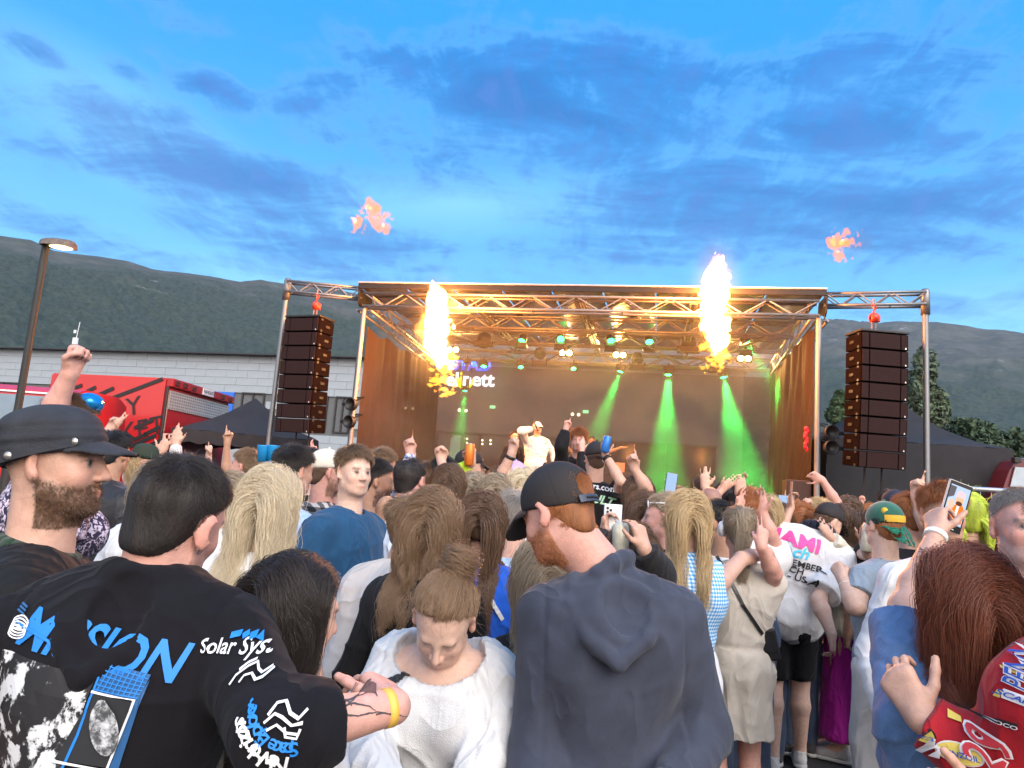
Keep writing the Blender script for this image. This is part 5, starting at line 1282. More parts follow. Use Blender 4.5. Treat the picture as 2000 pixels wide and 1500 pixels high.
    if full and depth < 7 and not (shoes is False):
        sm = shoes or fabric('shoe_dark', (.06, .06, .065)); sole = mat('sole_white', (.55, .55, .53), .6, 0, .1)
        for hip, kn, ank in legs:
            b0 = A3(ank[0], ank[1], zoff); sh_ = max(.007, h)
            SP = [(Cone(b0 - f * .03 + zz * .045, b0 + f * .13 + zz * .040, .040, .036), .0), (Cone(b0 + zz * .06, b0 + zz * .105 - f * .012, .040, .038), .02), (Cone(b0 + f * .05 + zz * .07, b0 + f * .12 + zz * .05, .033, .030), .02)]
            v = Vol.around([p for p, _ in SP], sh_)
            for p, k in SP: v.add(p, k)
            v.clip(Plane(b0 + zz * .018, -zz)); v.clip(Plane(b0 + zz * .108, zz)); V, Q = v.mesh(); so = link('shoe', mesh_from('shoe', V, Q, sm, True), root)
            v = Vol(b0 - .16, b0 + .22, sh_); v.add(Cone(b0 - f * .035 + zz * .02, b0 + f * .135 + zz * .02, .044, .042)); v.clip(Plane(b0 + zz * .004, -zz)); v.clip(Plane(b0 + zz * .032, zz)); V, Q = v.mesh(); link('sole', mesh_from('sole', V, Q, sole, True), so)
    o.torso_prims = torso(e + .004) + NKP; o.head_prims = HW; o.hood_prims = hoodp; o.sleeve_prims = [x for s_ in sl for x in s_[0]] or [(Cone(a['sh'], a['el'], a['ar'] * H, a['ar'] * H * .8), 0) for a in arms]
    o.hc = hcol; o.depth = depth; o.sex = sex
    if getattr(o, 'beard_pts', None) is not None: strands('beard', o.beard_pts, .00026 * depth + .0001, hair_mat(tuple(hcol)), root)
    if cap: make_cap(o, **cap)
    if hair and hair != 'none' and hair != 'shaved': make_hair(o, hair, hcol, hlen, cap is not None, hopt or {})
    return o
# ------------------------------------------------------------------ hair made of strands, hats, prints and small things in hands
HLY, HLZ = [-1, -.5, -.15, .05, .25, .5, .78, 1], [-1.40, -1.30, -.85, -.10, .12, .42, .60, .68]
def strands(name, Pts, radius, m, parent, taper=.35):
    """Pts: strands x points x 3, world coordinates"""
    n, k, _ = Pts.shape; hcv = bpy.data.hair_curves.new(name); hcv.add_curves([k] * n)
    off = np.array(wloc(parent)); hcv.attributes['position'].data.foreach_set('vector', (Pts - off).astype(np.float32).ravel())
    ra = hcv.attributes.get('radius') or hcv.attributes.new('radius', 'FLOAT', 'POINT')
    ra.data.foreach_set('value', np.tile(np.linspace(1, taper, k) * radius, n).astype(np.float32)); hcv.materials.append(m)
    ob = bpy.data.objects.new(name, hcv); COL.objects.link(ob); ob.parent = parent; return ob
def scalp_points(n, rn, line=0.0):
    out = np.zeros((0, 3))
    while len(out) < n:
        q = rn.normal(0, 1, (n * 2, 3)); q /= np.linalg.norm(q, axis=1)[:, None]; q = q[q[:, 2] > np.interp(q[:, 1], HLY, HLZ) + line]; out = np.concatenate([out, q])
    return out[:n]
def make_hair(o, style, hc, length, capped, opt):
    rn = np.random.default_rng(o.seed + 1); Fh, s, d = o.Fh, o.s, o.depth; RAD = A3(.0785, .098, .087)
    cen = o.Lh(0, -.016, .030); par = o.root; m = hair_mat(tuple(hc), opt.get('rough', .38))
    surf = o.head_prims + o.torso_prims[-2:]
    def toW(q, ex=0.0):
        p = cen + ((q * (RAD + ex)) @ Fh) * s; low = q[:, 2] < -.2
        if low.any():
            for _ in range(4):
                P_ = p[low]; D = np.full(len(P_), 9.0)
                for pr_, k_ in surf: D = np.minimum(D, pr_(P_[:, 0], P_[:, 1], P_[:, 2]))
                out = nrm_rows((P_ - cen) @ Fh.T * A3(1, 1, .15)) @ Fh; p[low] = P_ + out * np.clip(ex + .002 - D, 0, .03)[:, None]
        return p
    hh = max(.006, o.h * 1.3); hv = opt.get('vol', 1.0)
    # matted under-layer
    sc_ = [(Ell(cen, RAD * s + (.006 if style != 'short' else .0025) * s * hv, Fh), 0), (Ell(o.Lh(0, -.050, -.042), A3(.060, .050, .060) * s * (1 if style != 'short' else .94), Fh), .03)]
    v = Vol.around([p for p, _ in sc_], hh, .01)
    for p, k in sc_: v.add(p, k)
    lx, ly, lz = Fh
    def front(x, y, z):
        X = ((x - o.Hc[0]) * Fh[0, 0] + (y - o.Hc[1]) * Fh[0, 1] + (z - o.Hc[2]) * Fh[0, 2]) / s; Y = ((x - o.Hc[0]) * Fh[1, 0] + (y - o.Hc[1]) * Fh[1, 1] + (z - o.Hc[2]) * Fh[1, 2]) / s; Z = ((x - o.Hc[0]) * Fh[2, 0] + (y - o.Hc[1]) * Fh[2, 1] + (z - o.Hc[2]) * Fh[2, 2]) / s
        line = np.interp((Y + .016) / .098, HLY, HLZ) * .087 + .030 + opt.get('line', 0) * .087
        return (line - Z) * .8
    v.clip(Fn(front), .004)
    if capped and not o.cap_open: v.clip(Plane(o.cap_plane[0] + o.cap_plane[1] * .012, o.cap_plane[1]))
    V, Q = v.mesh()
    if len(V):
        V = V + vnormals(V, Q) * (.003 * fbm(V * A3(1, 1, .35), 60, o.seed, 2))[:, None]
        base = link('hair', mesh_from('hair', V, Q, scalp_mat(tuple(hc)), True), par)
    else: base = empty('hair', par.location)
    cols = o.head_prims + o.torso_prims + o.sleeve_prims + o.hood_prims
    def SD(P):
        D = np.full(len(P), 9.0)
        for p, k in cols: D = np.minimum(D, p(P[:, 0], P[:, 1], P[:, 2]))
        return D
    def grad(P, e=.004): return nrm_rows(np.stack([SD(P + A3(*dv)) - SD(P - A3(*dv)) for dv in ((e, 0, 0), (0, e, 0), (0, 0, e))], 1))
    crad = (.00026 * d + .00012) * opt.get('thick', 1.0) * (.66 if d < 3 else .85)
    if style == 'short':
        n = int(np.clip(30000 / d, 1100, 20000) * opt.get('dens', 1)); q = scalp_points(n, rn, opt.get('line', 0.0))
        if opt.get('bald'): q = q[(q[:, 2] < .62 - .25 * (q[:, 1] < -.3)) | (rn.random(len(q)) < opt['bald'])]
        if capped: q = q[(((toW(q) - o.cap_plane[0]) @ o.cap_plane[1]) < .004) | ((o.cap_open & (q[:, 1] < -.80)) & (q[:, 2] < .5))]
        if not len(q): return
        crown = nrmz(A3(.12, -.55, .83)); t = q - crown; t -= q * (t * q).sum(1)[:, None]; t = nrm_rows(t); top = np.clip((q[:, 2] - .1) / .6, 0, 1)
        L = length * (opt.get('side', .4) + (1 - opt.get('side', .4)) * top) * rn.uniform(.6, 1.15, len(q)); k = 5
        comb = np.array(opt.get('comb', (0, 0, 0)), float); cl = Wob(o.seed + 9)(q, 9)[:, None]
        dr = nrm_rows(q * (opt.get('lift', .55) * (.35 + .65 * top))[:, None] + t * .8 + comb * top[:, None] + rn.normal(0, opt.get('mess', .22), q.shape) + cl * .25 * A3(1, .3, .3))
        P = [toW(q, .002)]; dw = dr @ Fh
        for i in range(k - 1):
            P.append(P[-1] + dw * (L / (k - 1))[:, None]); dw = nrm_rows(dw * .9 + (t @ Fh) * opt.get('lay', .28) + A3(0, 0, -.12))
        strands('strands', np.stack(P, 1), crad * 1.0, m, base); return
    G = int(np.clip(820 / d, 110, 460) * opt.get('dens', 1)); nc = int(np.clip(36 / d ** .5, 9, 30) * (1.7 if d < 3 else 1.25)); q = scalp_points(G, rn, opt.get('line', 0.0) - .05)
    if capped: q = q[((toW(q) - o.cap_plane[0]) @ o.cap_plane[1]) < .006]
    G = len(q); part = opt.get('part', 0.0); side = np.sign(q[:, 0] - part + 1e-6); L = length * rn.uniform(.82, 1.06, G) * opt.get('Lmul', 1.0)
    off = rn.uniform(.002, .010, G) * hv * s; tgt = None
    if style in ('pony', 'bun'):
        tq = nrmz(A3(*opt.get('at', (0, -.80, .45)))); tgt = toW(tq[None, :], .016)[0]; off = rn.uniform(.002, .012, G) * hv
    else:
        L = L * np.where(q[:, 2] < 0, .92, 1.0)
    zz = np.maximum(q[:, 2], 0); v0 = np.stack([side * (.15 + .75 * zz) * np.clip(.3 + np.abs(q[:, 0] - part), 0, 1), -.55 * np.ones(G) * (q[:, 1] > -.2), .10 * zz], 1); v0 = v0 - q * ((v0 * q).sum(1) - .04)[:, None]
    if tgt is not None: v0 = q * .15; v0w = v0 @ Fh + nrm_rows(tgt - toW(q)) * .8
    vel = nrm_rows(v0 @ Fh if tgt is None else v0w); p = toW(q, .003); P = [p.copy()]; ns = int(np.clip(length / .016, 12, 34)); ds = (L / ns)[:, None]; gv = A3(0, 0, -1.0); done = np.zeros(G, bool); back = -o.fh * A3(1, 1, .2)
    bias = np.array(opt.get('bias', (0, 0, 0)), float)
    for i in range(ns):
        st = min(1, i / 5)
        if tgt is not None:
            to = tgt - p; dist = np.linalg.norm(to, axis=1); done |= dist < .030
            want = np.where(done[:, None], gv + bias * .3 + back * .25 * max(0, 1 - i / ns * 1.3), nrm_rows(to)); vel = nrm_rows(vel * .35 + want)
            if style == 'bun': vel = np.where(done[:, None], vel * 0.02, vel)
        else:
            lo = (p - o.Hc) @ Fh.T / s; fr = np.clip((lo[:, 1] - .02) / .04, 0, 1) * (lo[:, 2] > -.13) * (np.abs(lo[:, 0]) < .10)
            vel = nrm_rows(vel * .64 + gv * (.14 + .36 * st) + fr[:, None] * (back * .35 + np.sign(lo[:, 0])[:, None] * o.rh * .25) + bias * .12 - o.rh * (np.sign(lo[:, 0]) * np.clip(np.abs(lo[:, 0]) - opt.get('halfw', .070), 0, .06) * (lo[:, 2] < .045) * opt.get('inward', 9.0))[:, None] + rn.normal(0, .03, p.shape))
        p = p + vel * ds; D = SD(p); bad = D < off
        if bad.any():
            g_ = grad(p[bad]); low = ((p[bad] - o.N) @ o.u) < .015; sgn_ = np.where((p[bad] - o.N) @ o.f < .03 + opt.get('behind', .05), -1.0, 1.0); g_ = np.where(low[:, None], nrm_rows(g_ * .35 + o.f[None, :] * sgn_[:, None] * .9), g_); p[bad] += g_ * (off - D)[bad][:, None]; vv = vel[bad]; dn_ = (vv * g_).sum(1); vel[bad] = nrm_rows(vv - g_ * np.minimum(dn_, 0)[:, None] * .9)
        P.append(p.copy())
    P = np.stack(P, 1); k = P.shape[1]; tl = np.linspace(0, 1, k)
    # waves and children around each guide
    am, wl = opt.get('wave', .006) * .75, opt.get('wl', .11); ph = rn.uniform(0, 6.28, (G, 1)); S_ = tl[None, :] * L[:, None]; ramp = np.clip((tl - .18) / .4, 0, 1)[None, :]
    e1 = nrm_rows(np.cross(P[:, -1] - P[:, 0], np.array(o.fh)[None, :] + 1e-3)); e2 = nrm_rows(np.cross(P[:, -1] - P[:, 0], e1))
    if not (style == 'bun'): P = P + (am * ramp * np.sin(S_ / wl * 6.28 + ph))[..., None] * e1[:, None] + (am * .7 * ramp * np.cos(S_ / wl * 6.28 + ph * 1.7))[..., None] * e2[:, None]
    rc = opt.get('rc', .011) * .9; offs = rn.normal(0, 1, (G, nc, 3)); offs -= 0; clump = opt.get('clump', .8)
    rad_ = (rc * (1 - (1 - clump) * tl))[None, None, :, None]; fr_ = rn.normal(0, opt.get('frizz', .0020), (G, nc, k, 3)).cumsum(2) * .5
    ch = P[:, None] + offs[:, :, None, :] * rad_ * .8 + fr_ * np.linspace(0, 1, k)[None, None, :, None]
    ch = ch.reshape(-1, k, 3); strands('strands', ch, crad * 1.15, m, base)
    if style == 'bun':
        c0 = tgt + (toW(tq[None, :], .03)[0] - tgt) * opt.get('out', 1.6); n = int(4200 / d); th = np.linspace(0, 1, 16); ax = nrmz(c0 - cen); e1 = nrmz(np.cross(ax, A3(.3, 1, .2))); e2 = np.cross(ax, e1); R_ = opt.get('r', .034)
        a0 = rn.uniform(0, 6.28, (n, 1)); sp = rn.uniform(1.2, 4.0, (n, 1)) * rn.choice([-1, 1], (n, 1)); rr_ = R_ * rn.uniform(.25, 1.25, (n, 1)) ** 1.2; hz_ = rn.normal(0, R_ * .42, (n, 1)); tw = rn.uniform(.5, 2, (n, 1)); A_ = a0 + sp * th
        R2 = rr_ * (1 + .30 * np.sin(A_ * tw + a0 * 3)); Pb = c0 + (R2 * np.cos(A_))[..., None] * e1 + (R2 * np.sin(A_))[..., None] * e2 + (hz_ + R_ * .5 * np.sin(A_ * .7 + a0))[..., None] * ax
        strands('bun', Pb, crad * 1.1, m, base)
        MB().ball(c0, R_ * .80, None, 12).build('bun_core', scalp_mat(tuple(hc)), base, True)
    nf = opt.get('fly', 50 if (d < 4 and style != 'short') else 0)
    if nf:
        q = scalp_points(nf, rn, -.1); p = toW(q, .004); P = [p]; v_ = nrm_rows(q @ Fh + rn.normal(0, .7, (nf, 3)))
        for i in range(7): p = p + v_ * .010 * rn.uniform(.5, 1.4, (nf, 1)); v_ = nrm_rows(v_ + rn.normal(0, .25, (nf, 3)) + A3(0, 0, -.08)); P.append(p)
        strands('loose_strands', np.stack(P, 1), crad * .55, m, base)
def nrm_rows(a): return a / (np.linalg.norm(a, axis=-1, keepdims=True) + 1e-12)

def make_cap(o, kind='ball', m=None, yawo=0, slope=.2, z0=.022, brim=1.0, opening=False, size=1.0, tilt=0.0, bm_=None, droop=.6):
    a = rad(yawo); cf = o.fh * math.cos(a) + o.rh * math.sin(a); cr = o.rh * math.cos(a) - o.fh * math.sin(a); Fc = np.stack([cr, cf, o.uh]); s = o.s * size
    def Lc(x, y, z): return o.Hc + (cr * x + cf * y + o.uh * z) * s
    n = nrmz(o.uh - cf * slope); p0 = Lc(0, 0, z0); o.cap_plane = (p0, n); o.cap_open = opening; h = max(.0045, o.h * 1.0); yc = -.016 if abs(yawo) < 90 else .016
    back = -1 if abs(yawo) < 90 else 1
    name = {'fedora': 'hat', 'bucket': 'hat'}.get(kind, 'cap'); 
    if kind == 'cadet': D = [(Ell(Lc(0, yc, .034), A3(.0895, .110, .094) * s, Fc), 0), (Ell(Lc(0, yc - .01, .074), A3(.086, .100, .052) * s, Fc), .03)]
    elif kind == 'fedora': D = [(Ell(Lc(0, yc, .05), A3(.086, .106, .088) * s, Fc), 0), (Ell(Lc(0, yc, .11), A3(.062, .08, .04) * s, Fc), .03)]
    else: D = [(Ell(Lc(0, yc, .036), A3(.0865, .107, .0965) * s, Fc), 0)]
    bz = z0 + .003
    def brimf(x, y, z):
        x, y, z = x - o.Hc[0], y - o.Hc[1], z - o.Hc[2]; X, Y, Z = [(x * Fc[i, 0] + y * Fc[i, 1] + z * Fc[i, 2]) / s for i in range(3)]
        if kind == 'fedora':
            e = np.sqrt((X / .135) ** 2 + ((Y - yc) / .155) ** 2) - 1; zs = bz + slope * Y + .35 * X * X * 6 - .25 * (Y - yc) ** 2 * 3; return np.maximum(e * .13, np.abs(Z - zs) - .004) * s
        e = np.sqrt((X / (.080 * brim ** .3)) ** 2 + ((Y - .062) / (.112 * brim)) ** 2) - 1; zs = bz + slope * .09 - droop * np.maximum(0, Y - .085) - 5.0 * X * X * (1 if kind == 'ball' else .9) + .006
        return np.maximum(np.maximum(e * .075, .045 - Y), np.abs(Z - zs) - .0042) * s
    rr_ = .20 * s; bp_ = Fn(brimf, Lc(0, .05, bz) - rr_ * 1.1, Lc(0, .05, bz) + rr_ * 1.1)
    v = Vol(np.min([p.lo for p, _ in D], 0) - .02, np.max([p.hi for p, _ in D], 0) + .02, h)
    for p, k in D: v.add(p, k)
    v.clip(Plane(p0, -n), .004)
    if opening:
        v.sub(Ell(Lc(0, yc - .105, .030), A3(.036, .04, .034) * s, Fc), .003)
    V, Q = v.mesh()
    l = (V - o.Hc) @ Fc.T / s; an = np.arctan2(l[:, 0], l[:, 1] - yc); dsp = -.0011 * np.exp(-(np.sin(an * 3) / .07) ** 2) * np.clip((.125 - l[:, 2]) / .02, 0, 1)
    if kind == 'cadet': dsp = .0035 * fbm(V, 24, o.seed, 3) + .003 * np.sin((l[:, 2] - .1 * l[:, 1]) * 260) * (l[:, 2] < .075) * .5 - .003 * np.exp(-((l[:, 2] - .078 - .12 * l[:, 1]) / .006) ** 2)
    V = V + vnormals(V, Q) * dsp[:, None]; c = link(name, mesh_from(name, V, Q, m, True), o.root); o.cap_obj = c; o.cap_VQ = (V, Q); o.Lc = Lc; o.Fc = Fc; o.cap_yc = yc
    if brim > 0:
        v = Vol(bp_.lo, bp_.hi, max(.0035, h * .8)); v.add(bp_); V, Q = v.mesh()
        if len(V): link('brim', mesh_from('brim', V, Q, bm_ or m, True), c)
    if kind == 'ball': MB().ball(Lc(0, yc, .1335), .008 * s, None, 10).build('button', m, c, True)
    if opening:
        tb = MB(); pts = [Lc(.040 * t, yc - .103 * math.sqrt(max(0, 1 - (t * .44) ** 2)) - .002, z0 - slope * .098 + .010 + 0 * t) for t in np.linspace(-1.1, 1.1, 15)]
        for p, q in zip(pts[:-1], pts[1:]):
            p, q = Vector(p), Vector(q); dd = (q - p); M = Matrix((dd.normalized(), Vector(np.cross(o.uh, dd.normalized())).normalized(), Vector(o.uh))).transposed(); tb.box((p + q) / 2, (dd.length * 1.15, .004, .019 * s), M)
        st = tb.build('strap', mat('cap_strap', (.035, .045, .07), .45, 0, .1), c)
        hb = MB()
        for p in pts[3:-3]: hb.ball(np.array(p) - o.Fc[1] * .003, .0032, None, 6)
        tag(hb.build('strap_hole', M_black, c), kind='stuff')
    return c

def bvh(VQ): return BVHTree.FromPolygons([tuple(v) for v in VQ[0]], [tuple(map(int, q)) for q in VQ[1]])
def wrap_mesh(me, tree, org, right, up, off=.004, reach=.35, cut=.03, sx=1.0, sub=1):
    """lay a flat drawing (x right, y up) onto a cloth or skin surface"""
    r, u = nrmz(right), nrmz(up); n = np.cross(r, u); bm = bmesh.new(); bm.from_mesh(me)
    bmesh.ops.triangulate(bm, faces=bm.faces[:])
    for _ in range(4):
        es = [e for e in bm.edges if e.calc_length() > cut]
        if not es: break
        bmesh.ops.subdivide_edges(bm, edges=es, cuts=1); bmesh.ops.triangulate(bm, faces=[f for f in bm.faces if len(f.verts) > 3])
    dead = []
    for v in bm.verts:
        p = np.array(org) + r * v.co.x * sx + u * v.co.y; h, nn, _, _ = tree.ray_cast(Vector(p + n * reach), Vector(-n), reach * 2)
        if h is None: dead.append(v); continue
        v.co = h + nn.normalized() * off if nn.dot(Vector(n)) > 0 else h + Vector(n) * off
    bmesh.ops.delete(bm, geom=dead, context='VERTS'); bm.to_mesh(me); bm.free(); return me
def hitpt(tree, px, d):
    d0 = nrmz(un(px[0], px[1], 5.) - CAM); h, n, _, _ = tree.ray_cast(Vector(CAM + d0 * .2), Vector(d0), 14)
    return np.array(h) if h is not None else un(px[0], px[1], d)
def print_text(o, name, s, size, px, d, right, up, m, VQ=None, parent=None, sx=1.0, tree=None, **kw):
    me = text_mesh(s, size, **kw); me.materials.clear(); me.materials.append(m)
    tree = tree or bvh(VQ or o.topVQ); wrap_mesh(me, tree, hitpt(tree, px, d), right, up, sx=sx, cut=max(.02, size * .35)); return link(name, me, parent or o.top)
def strokes_mesh(lines, w):
    """flat ribbons along polylines of (x, y)"""
    bm = bmesh.new()
    for ln in lines:
        ln = [np.array(p, float) for p in ln]; vs = []
        for i, p in enumerate(ln):
            t = nrmz(ln[min(i + 1, len(ln) - 1)] - ln[max(i - 1, 0)] + 1e-9); nn = np.array([-t[1], t[0]]) * (w if not hasattr(w, '__call__') else w(i / len(ln)))
            vs.append((bm.verts.new((*(p - nn), 0)), bm.verts.new((*(p + nn), 0))))
        for a, b in zip(vs[:-1], vs[1:]): bm.faces.new((a[0], b[0], b[1], a[1]))
    me = bpy.data.meshes.new('strokes'); bm.to_mesh(me); bm.free(); return me
def fill_mesh(polys):
    bm = bmesh.new()
    for pl in polys: bm.faces.new([bm.verts.new((x, y, 0)) for x, y in pl])
    me = bpy.data.meshes.new('shape'); bm.to_mesh(me); bm.free(); return me
def decal(o, name, me, px, d, right, up, m, tree, parent, **kw):
    me.materials.clear(); me.materials.append(m); wrap_mesh(me, tree, hitpt(tree, px, d), right, up, **kw); return link(name, me, parent)
def ring(o, arm, name, r, w, m, back=.02, thick=.003):
    a = o.arms[arm]; ax = nrmz(a['w'] - a['el']); c = a['w'] - ax * back
    return MB().lathe(c - ax * w / 2, [(r, 0), (r + thick, 0), (r + thick, w), (r, w)], ax, 20).build(name, m, o.root, True)
def watch(o, arm, r=.031, m=None):
    b = ring(o, arm, 'watch', r, .022, m or M_black, .03); a = o.arms[arm]; ax = nrmz(a['w'] - a['el']); n = a['hand']['n'] * -1; n = nrmz(n - ax * (n @ ax))
    MB().lathe(a['w'] - ax * .03 + n * r, [(0, 0), (.020, 0), (.020, .008), (.016, .010), (0, .010)], n, 16).build('watch_case', mat('watch_steel', (.5, .5, .5), .3, .7), b, True); return b
def phone(c, right, up, lb, m=None, screen=None, w=.074, hh=.152, cams=False):
    r, u = Vector(right).normalized(), Vector(up); u = (u - r * u.dot(r)).normalized(); n = r.cross(u); M = Matrix((r, u, n)).transposed()
    t = empty('phone', c, 0, lb, 'phone', 'phones held up in the crowd'); c = Vector(c)
    MB().box(c, (w, hh, .009), M, .0035).build('case', m or M_black, t)
    if screen is not None: MB().box(c + n * .0050, (w * .90, hh * .95, .0012), M).build('screen', screen, t)
    if cams:
        cb = MB().box(c + n * .005 + r * (-w * .24) + u * (hh * .34), (.030, .032, .003), M, .001).build('camera_bump', m or M_black, t); lb_ = MB()
        for i, j in ((-1, 1), (-1, -1), (1, 0)): lb_.lathe(c + n * .0065 + r * (-w * .24 + i * .0065) + u * (hh * .34 + j * .0075), [(0, 0), (.0055, 0), (.0055, .002), (0, .002)], n, 12)
        lb_.build('camera_lens', M_black, cb)
    return t
def can(c, axis, lb, m, r=.033, hh=.15):
    c, ax = Vector(c), Vector(axis).normalized(); t = empty('drink_can', c, 0, lb, 'can', 'drink cans held up in the crowd'); b = c - ax * hh / 2
    MB().lathe(b, [(0, .004), (r * .8, 0), (r, .010), (r, hh - .016), (r * .82, hh - .002)], ax, 20).build('can_body', m, t, True)
    MB().lathe(b + ax * (hh - .004), [(0, 0), (r * .80, 0), (r * .82, .004), (r * .78, .004), (r * .76, .001), (0, .001)], ax, 20).build('lid', mat('can_lid', (.6, .6, .6), .3, .8), t, True); return t
def glasses(o, z=.012, y=.095, m=None, name='sunglasses', w=.030, up=.0, tilt=0):
    """glasses in head coordinates; z high on the head for glasses pushed up"""
    mb = MB(); m = m or M_black
    for sg in (-1, 1):
        M = Matrix([list(o.rh), list(o.fh), list(o.uh)]).transposed(); mb.ball(o.Lh(sg * .033, y, z), (.029, .005, .021), M, 14); mb.rod(o.Lh(sg * .060, y - .004, z + .008), o.Lh(sg * .084, y - .10 + .01, z + .006 + tilt), .0028, n=6)
    mb.rod(o.Lh(-.008, y + .003, z + .005), o.Lh(.008, y + .003, z + .005), .003, n=6); return mb.build(name, m, o.root, True)
def headband(o, m, z=.075, y=.01, r=.0045, name='headband'):
    mb = MB(); pts = [o.Lh(.088 * math.cos(a), y - .02 * abs(math.cos(a)), .028 + .094 * math.sin(a)) for a in np.linspace(-.25, math.pi + .25, 18)]; mb.tube(pts, r, 8); return mb.build(name, m, o.root, True)
def strap_along(name, o, pts, w, m, parent=None):
    """flat strap over points in pixels+depth, laid on the clothes"""
    tree = bvh(o.topVQ); mb = MB(); P = []
    for i in range(len(pts) - 1):
        for t in np.linspace(0, 1, 9)[: 9 if i == len(pts) - 2 else 8]: P.append(np.array(pts[i]) * (1 - t) + np.array(pts[i + 1]) * t)
    Q = []
    for x, y, d in P:
        d0 = nrmz(un(x, y, d) - CAM); h, n, _, _ = tree.ray_cast(Vector(CAM + d0 * .3), Vector(d0), 12); Q.append((h + n * .005, n) if h is not None else (Vector(un(x, y, d)), Vector((0, -1, 0))))
    for (a, na), (b, nb) in zip(Q[:-1], Q[1:]):
        t = (b - a); 
        if t.length < 1e-5 or t.length > .25: continue
        n = ((na + nb) / 2).normalized(); s_ = t.normalized().cross(n).normalized(); M = Matrix((t.normalized(), s_, n)).transposed(); mb.box((a + b) / 2, (t.length * 1.12, w, .004), M)
    return mb.build(name, m, parent if parent is not None else o.root)
# ------------------------------------------------------------------ the crowd, one by one
WHITE = (.72, .72, .72)
T_white = fabric('white_cotton', WHITE); T_black = fabric('black_cotton', (.009, .0085, .010), sheen=.04); T_lblue = fabric('light_blue', (.33, .48, .68)); T_grey = fabric('grey_marl', (.22, .23, .25)); J_dark = fabric('dark_jeans', (.03, .035, .05)); J_blue = fabric('blue_jeans', (.07, .12, .22), .85, 300, .3, .3)
P_cream = fabric('cream_trousers', (.62, .58, .52)); CAPB = mat('cap_black', (.020, .016, .016), .8, 0, .15, 20, .2, 300)
INKW = mat('print_white', (.75, .75, .76), .6); INKB = mat('print_blue', (.012, .20, .62), .6); INKD = mat('print_dark_blue', (.02, .10, .26), .6); INKK = mat('print_black', (.012, .012, .014), .6)
navyhood = fabric('washed_navy', (.041, .048, .072), .9, 320, .25, .28, .12)

# --- front row
f5 = person('ginger haired man in washed navy hoodie and black cap, looking down left', (1088, 1002, 1.92), yaw=2, hyaw=-50, hpitch=28, neck=(1192, 1134, 1.9), lean=4, leanaz=-40, hair='short', hc='ginger', hlen=.03, beard=.8, skin='pink', build=.94, wide=.93,
            hopt=dict(dens=1.6, mess=.3), top=dict(kind='hoodie', m=navyhood, ease=.018, fold=.007, hood=1.05, sease=.020), cap=dict(m=CAPB, opening=True, slope=.30, z0=.010), L=dict(e=(1050, 1465, 1.86), w=(1040, 1640, 1.72)), R=dict(e=(1376, 1430, 1.88), w=(1290, 1570, 1.66)), bottom=dict(kind='trousers', m=J_dark))
f4 = person('woman in white gauze blouse looking down, brown hair in a messy bun', (866, 1212, 1.95), yaw=194, hyaw=187, hpitch=50, hroll=-6, neck=(868, 1262, 2.04), lean=6, sex='f', build=1.12, wide=1.08, skin='pale', hair='bun', hc='lightbrown', hlen=.3, hopt=dict(at=(-.20, -.86, .46), part=.0, fly=260, r=.036, rc=.006, line=.20),
            top=dict(kind='long', m=fabric('white_gauze', (.66, .665, .67), .9, 300, .6), ease=.026, neck=.042, gather=True, fold=.017, cuff=.01), L=dict(e=(965, 1440, 1.95), w=(900, 1610, 1.78)), R=dict(e=(690, 1420, 1.98), w=(760, 1560, 1.75)), bottom=dict(kind='trousers', m=T_white))
f3 = person('woman with long straight dark hair and white top, held by tattooed arm', (578, 1195, 1.60), yaw=28, hyaw=46, hpitch=12, sex='f', hair='long', hc='dark', hlen=.41, hopt=dict(wave=.003, wl=.2, part=.1, rc=.009, fly=60, dens=1.35, clump=.8), top=dict(kind='tee', m=T_white, ease=.02), L=dict(w=(520, 1560, 1.5)), bottom=dict(kind='trousers', m=T_white))
hoodb = fabric('black_hoodie', (.0055, .005, .0075), .92, 320, .22, .25, .03)
f2 = person('cropped dark haired man in black hoodie with blue and white back print', (348, 1014, 1.44), yaw=6, hyaw=14, hpitch=14, hroll=11, neck=(304, 1142, 1.43), lean=8, leanaz=20, hair='short', hc='dark', hlen=.026, skin='pink', build=1.02, wide=1.0, beard=.4, hopt=dict(dens=1.5, mess=.35, fly=90, lift=.3, side=.15),
            top=dict(kind='hoodie', m=hoodb, ease=.026, fold=.009, hood=.95, sleeve=1.46, sease=.022), L=dict(w=(-60, 1560, 1.3)), R=dict(e=(540, 1432, 1.22), w=(768, 1380, 1.34), d=(-.45, .85, .18), n=(-.4, -.1, -.9), pose='relaxed'), bottom=dict(kind='trousers', m=J_dark))
f1 = person('bearded man in dark military cap with snap buttons, in profile on the left', (112, 905, 1.62), yaw=62, hyaw=84, hpitch=-2, hair='shaved', hc='brown', beard=1.0, skin='fair', build=1.1, cap=dict(kind='cadet', m=mat('cap_washed_black', (.026, .028, .036), .9, 0, .35, 14, .35, 200), slope=.30, z0=.018, brim=.92, droop=.35), top=dict(kind='long', m=fabric('black_jacket', (.007, .007, .008), .8, sheen=.03), ease=.024, neck=.004), bottom=dict(kind='trousers', m=J_dark))
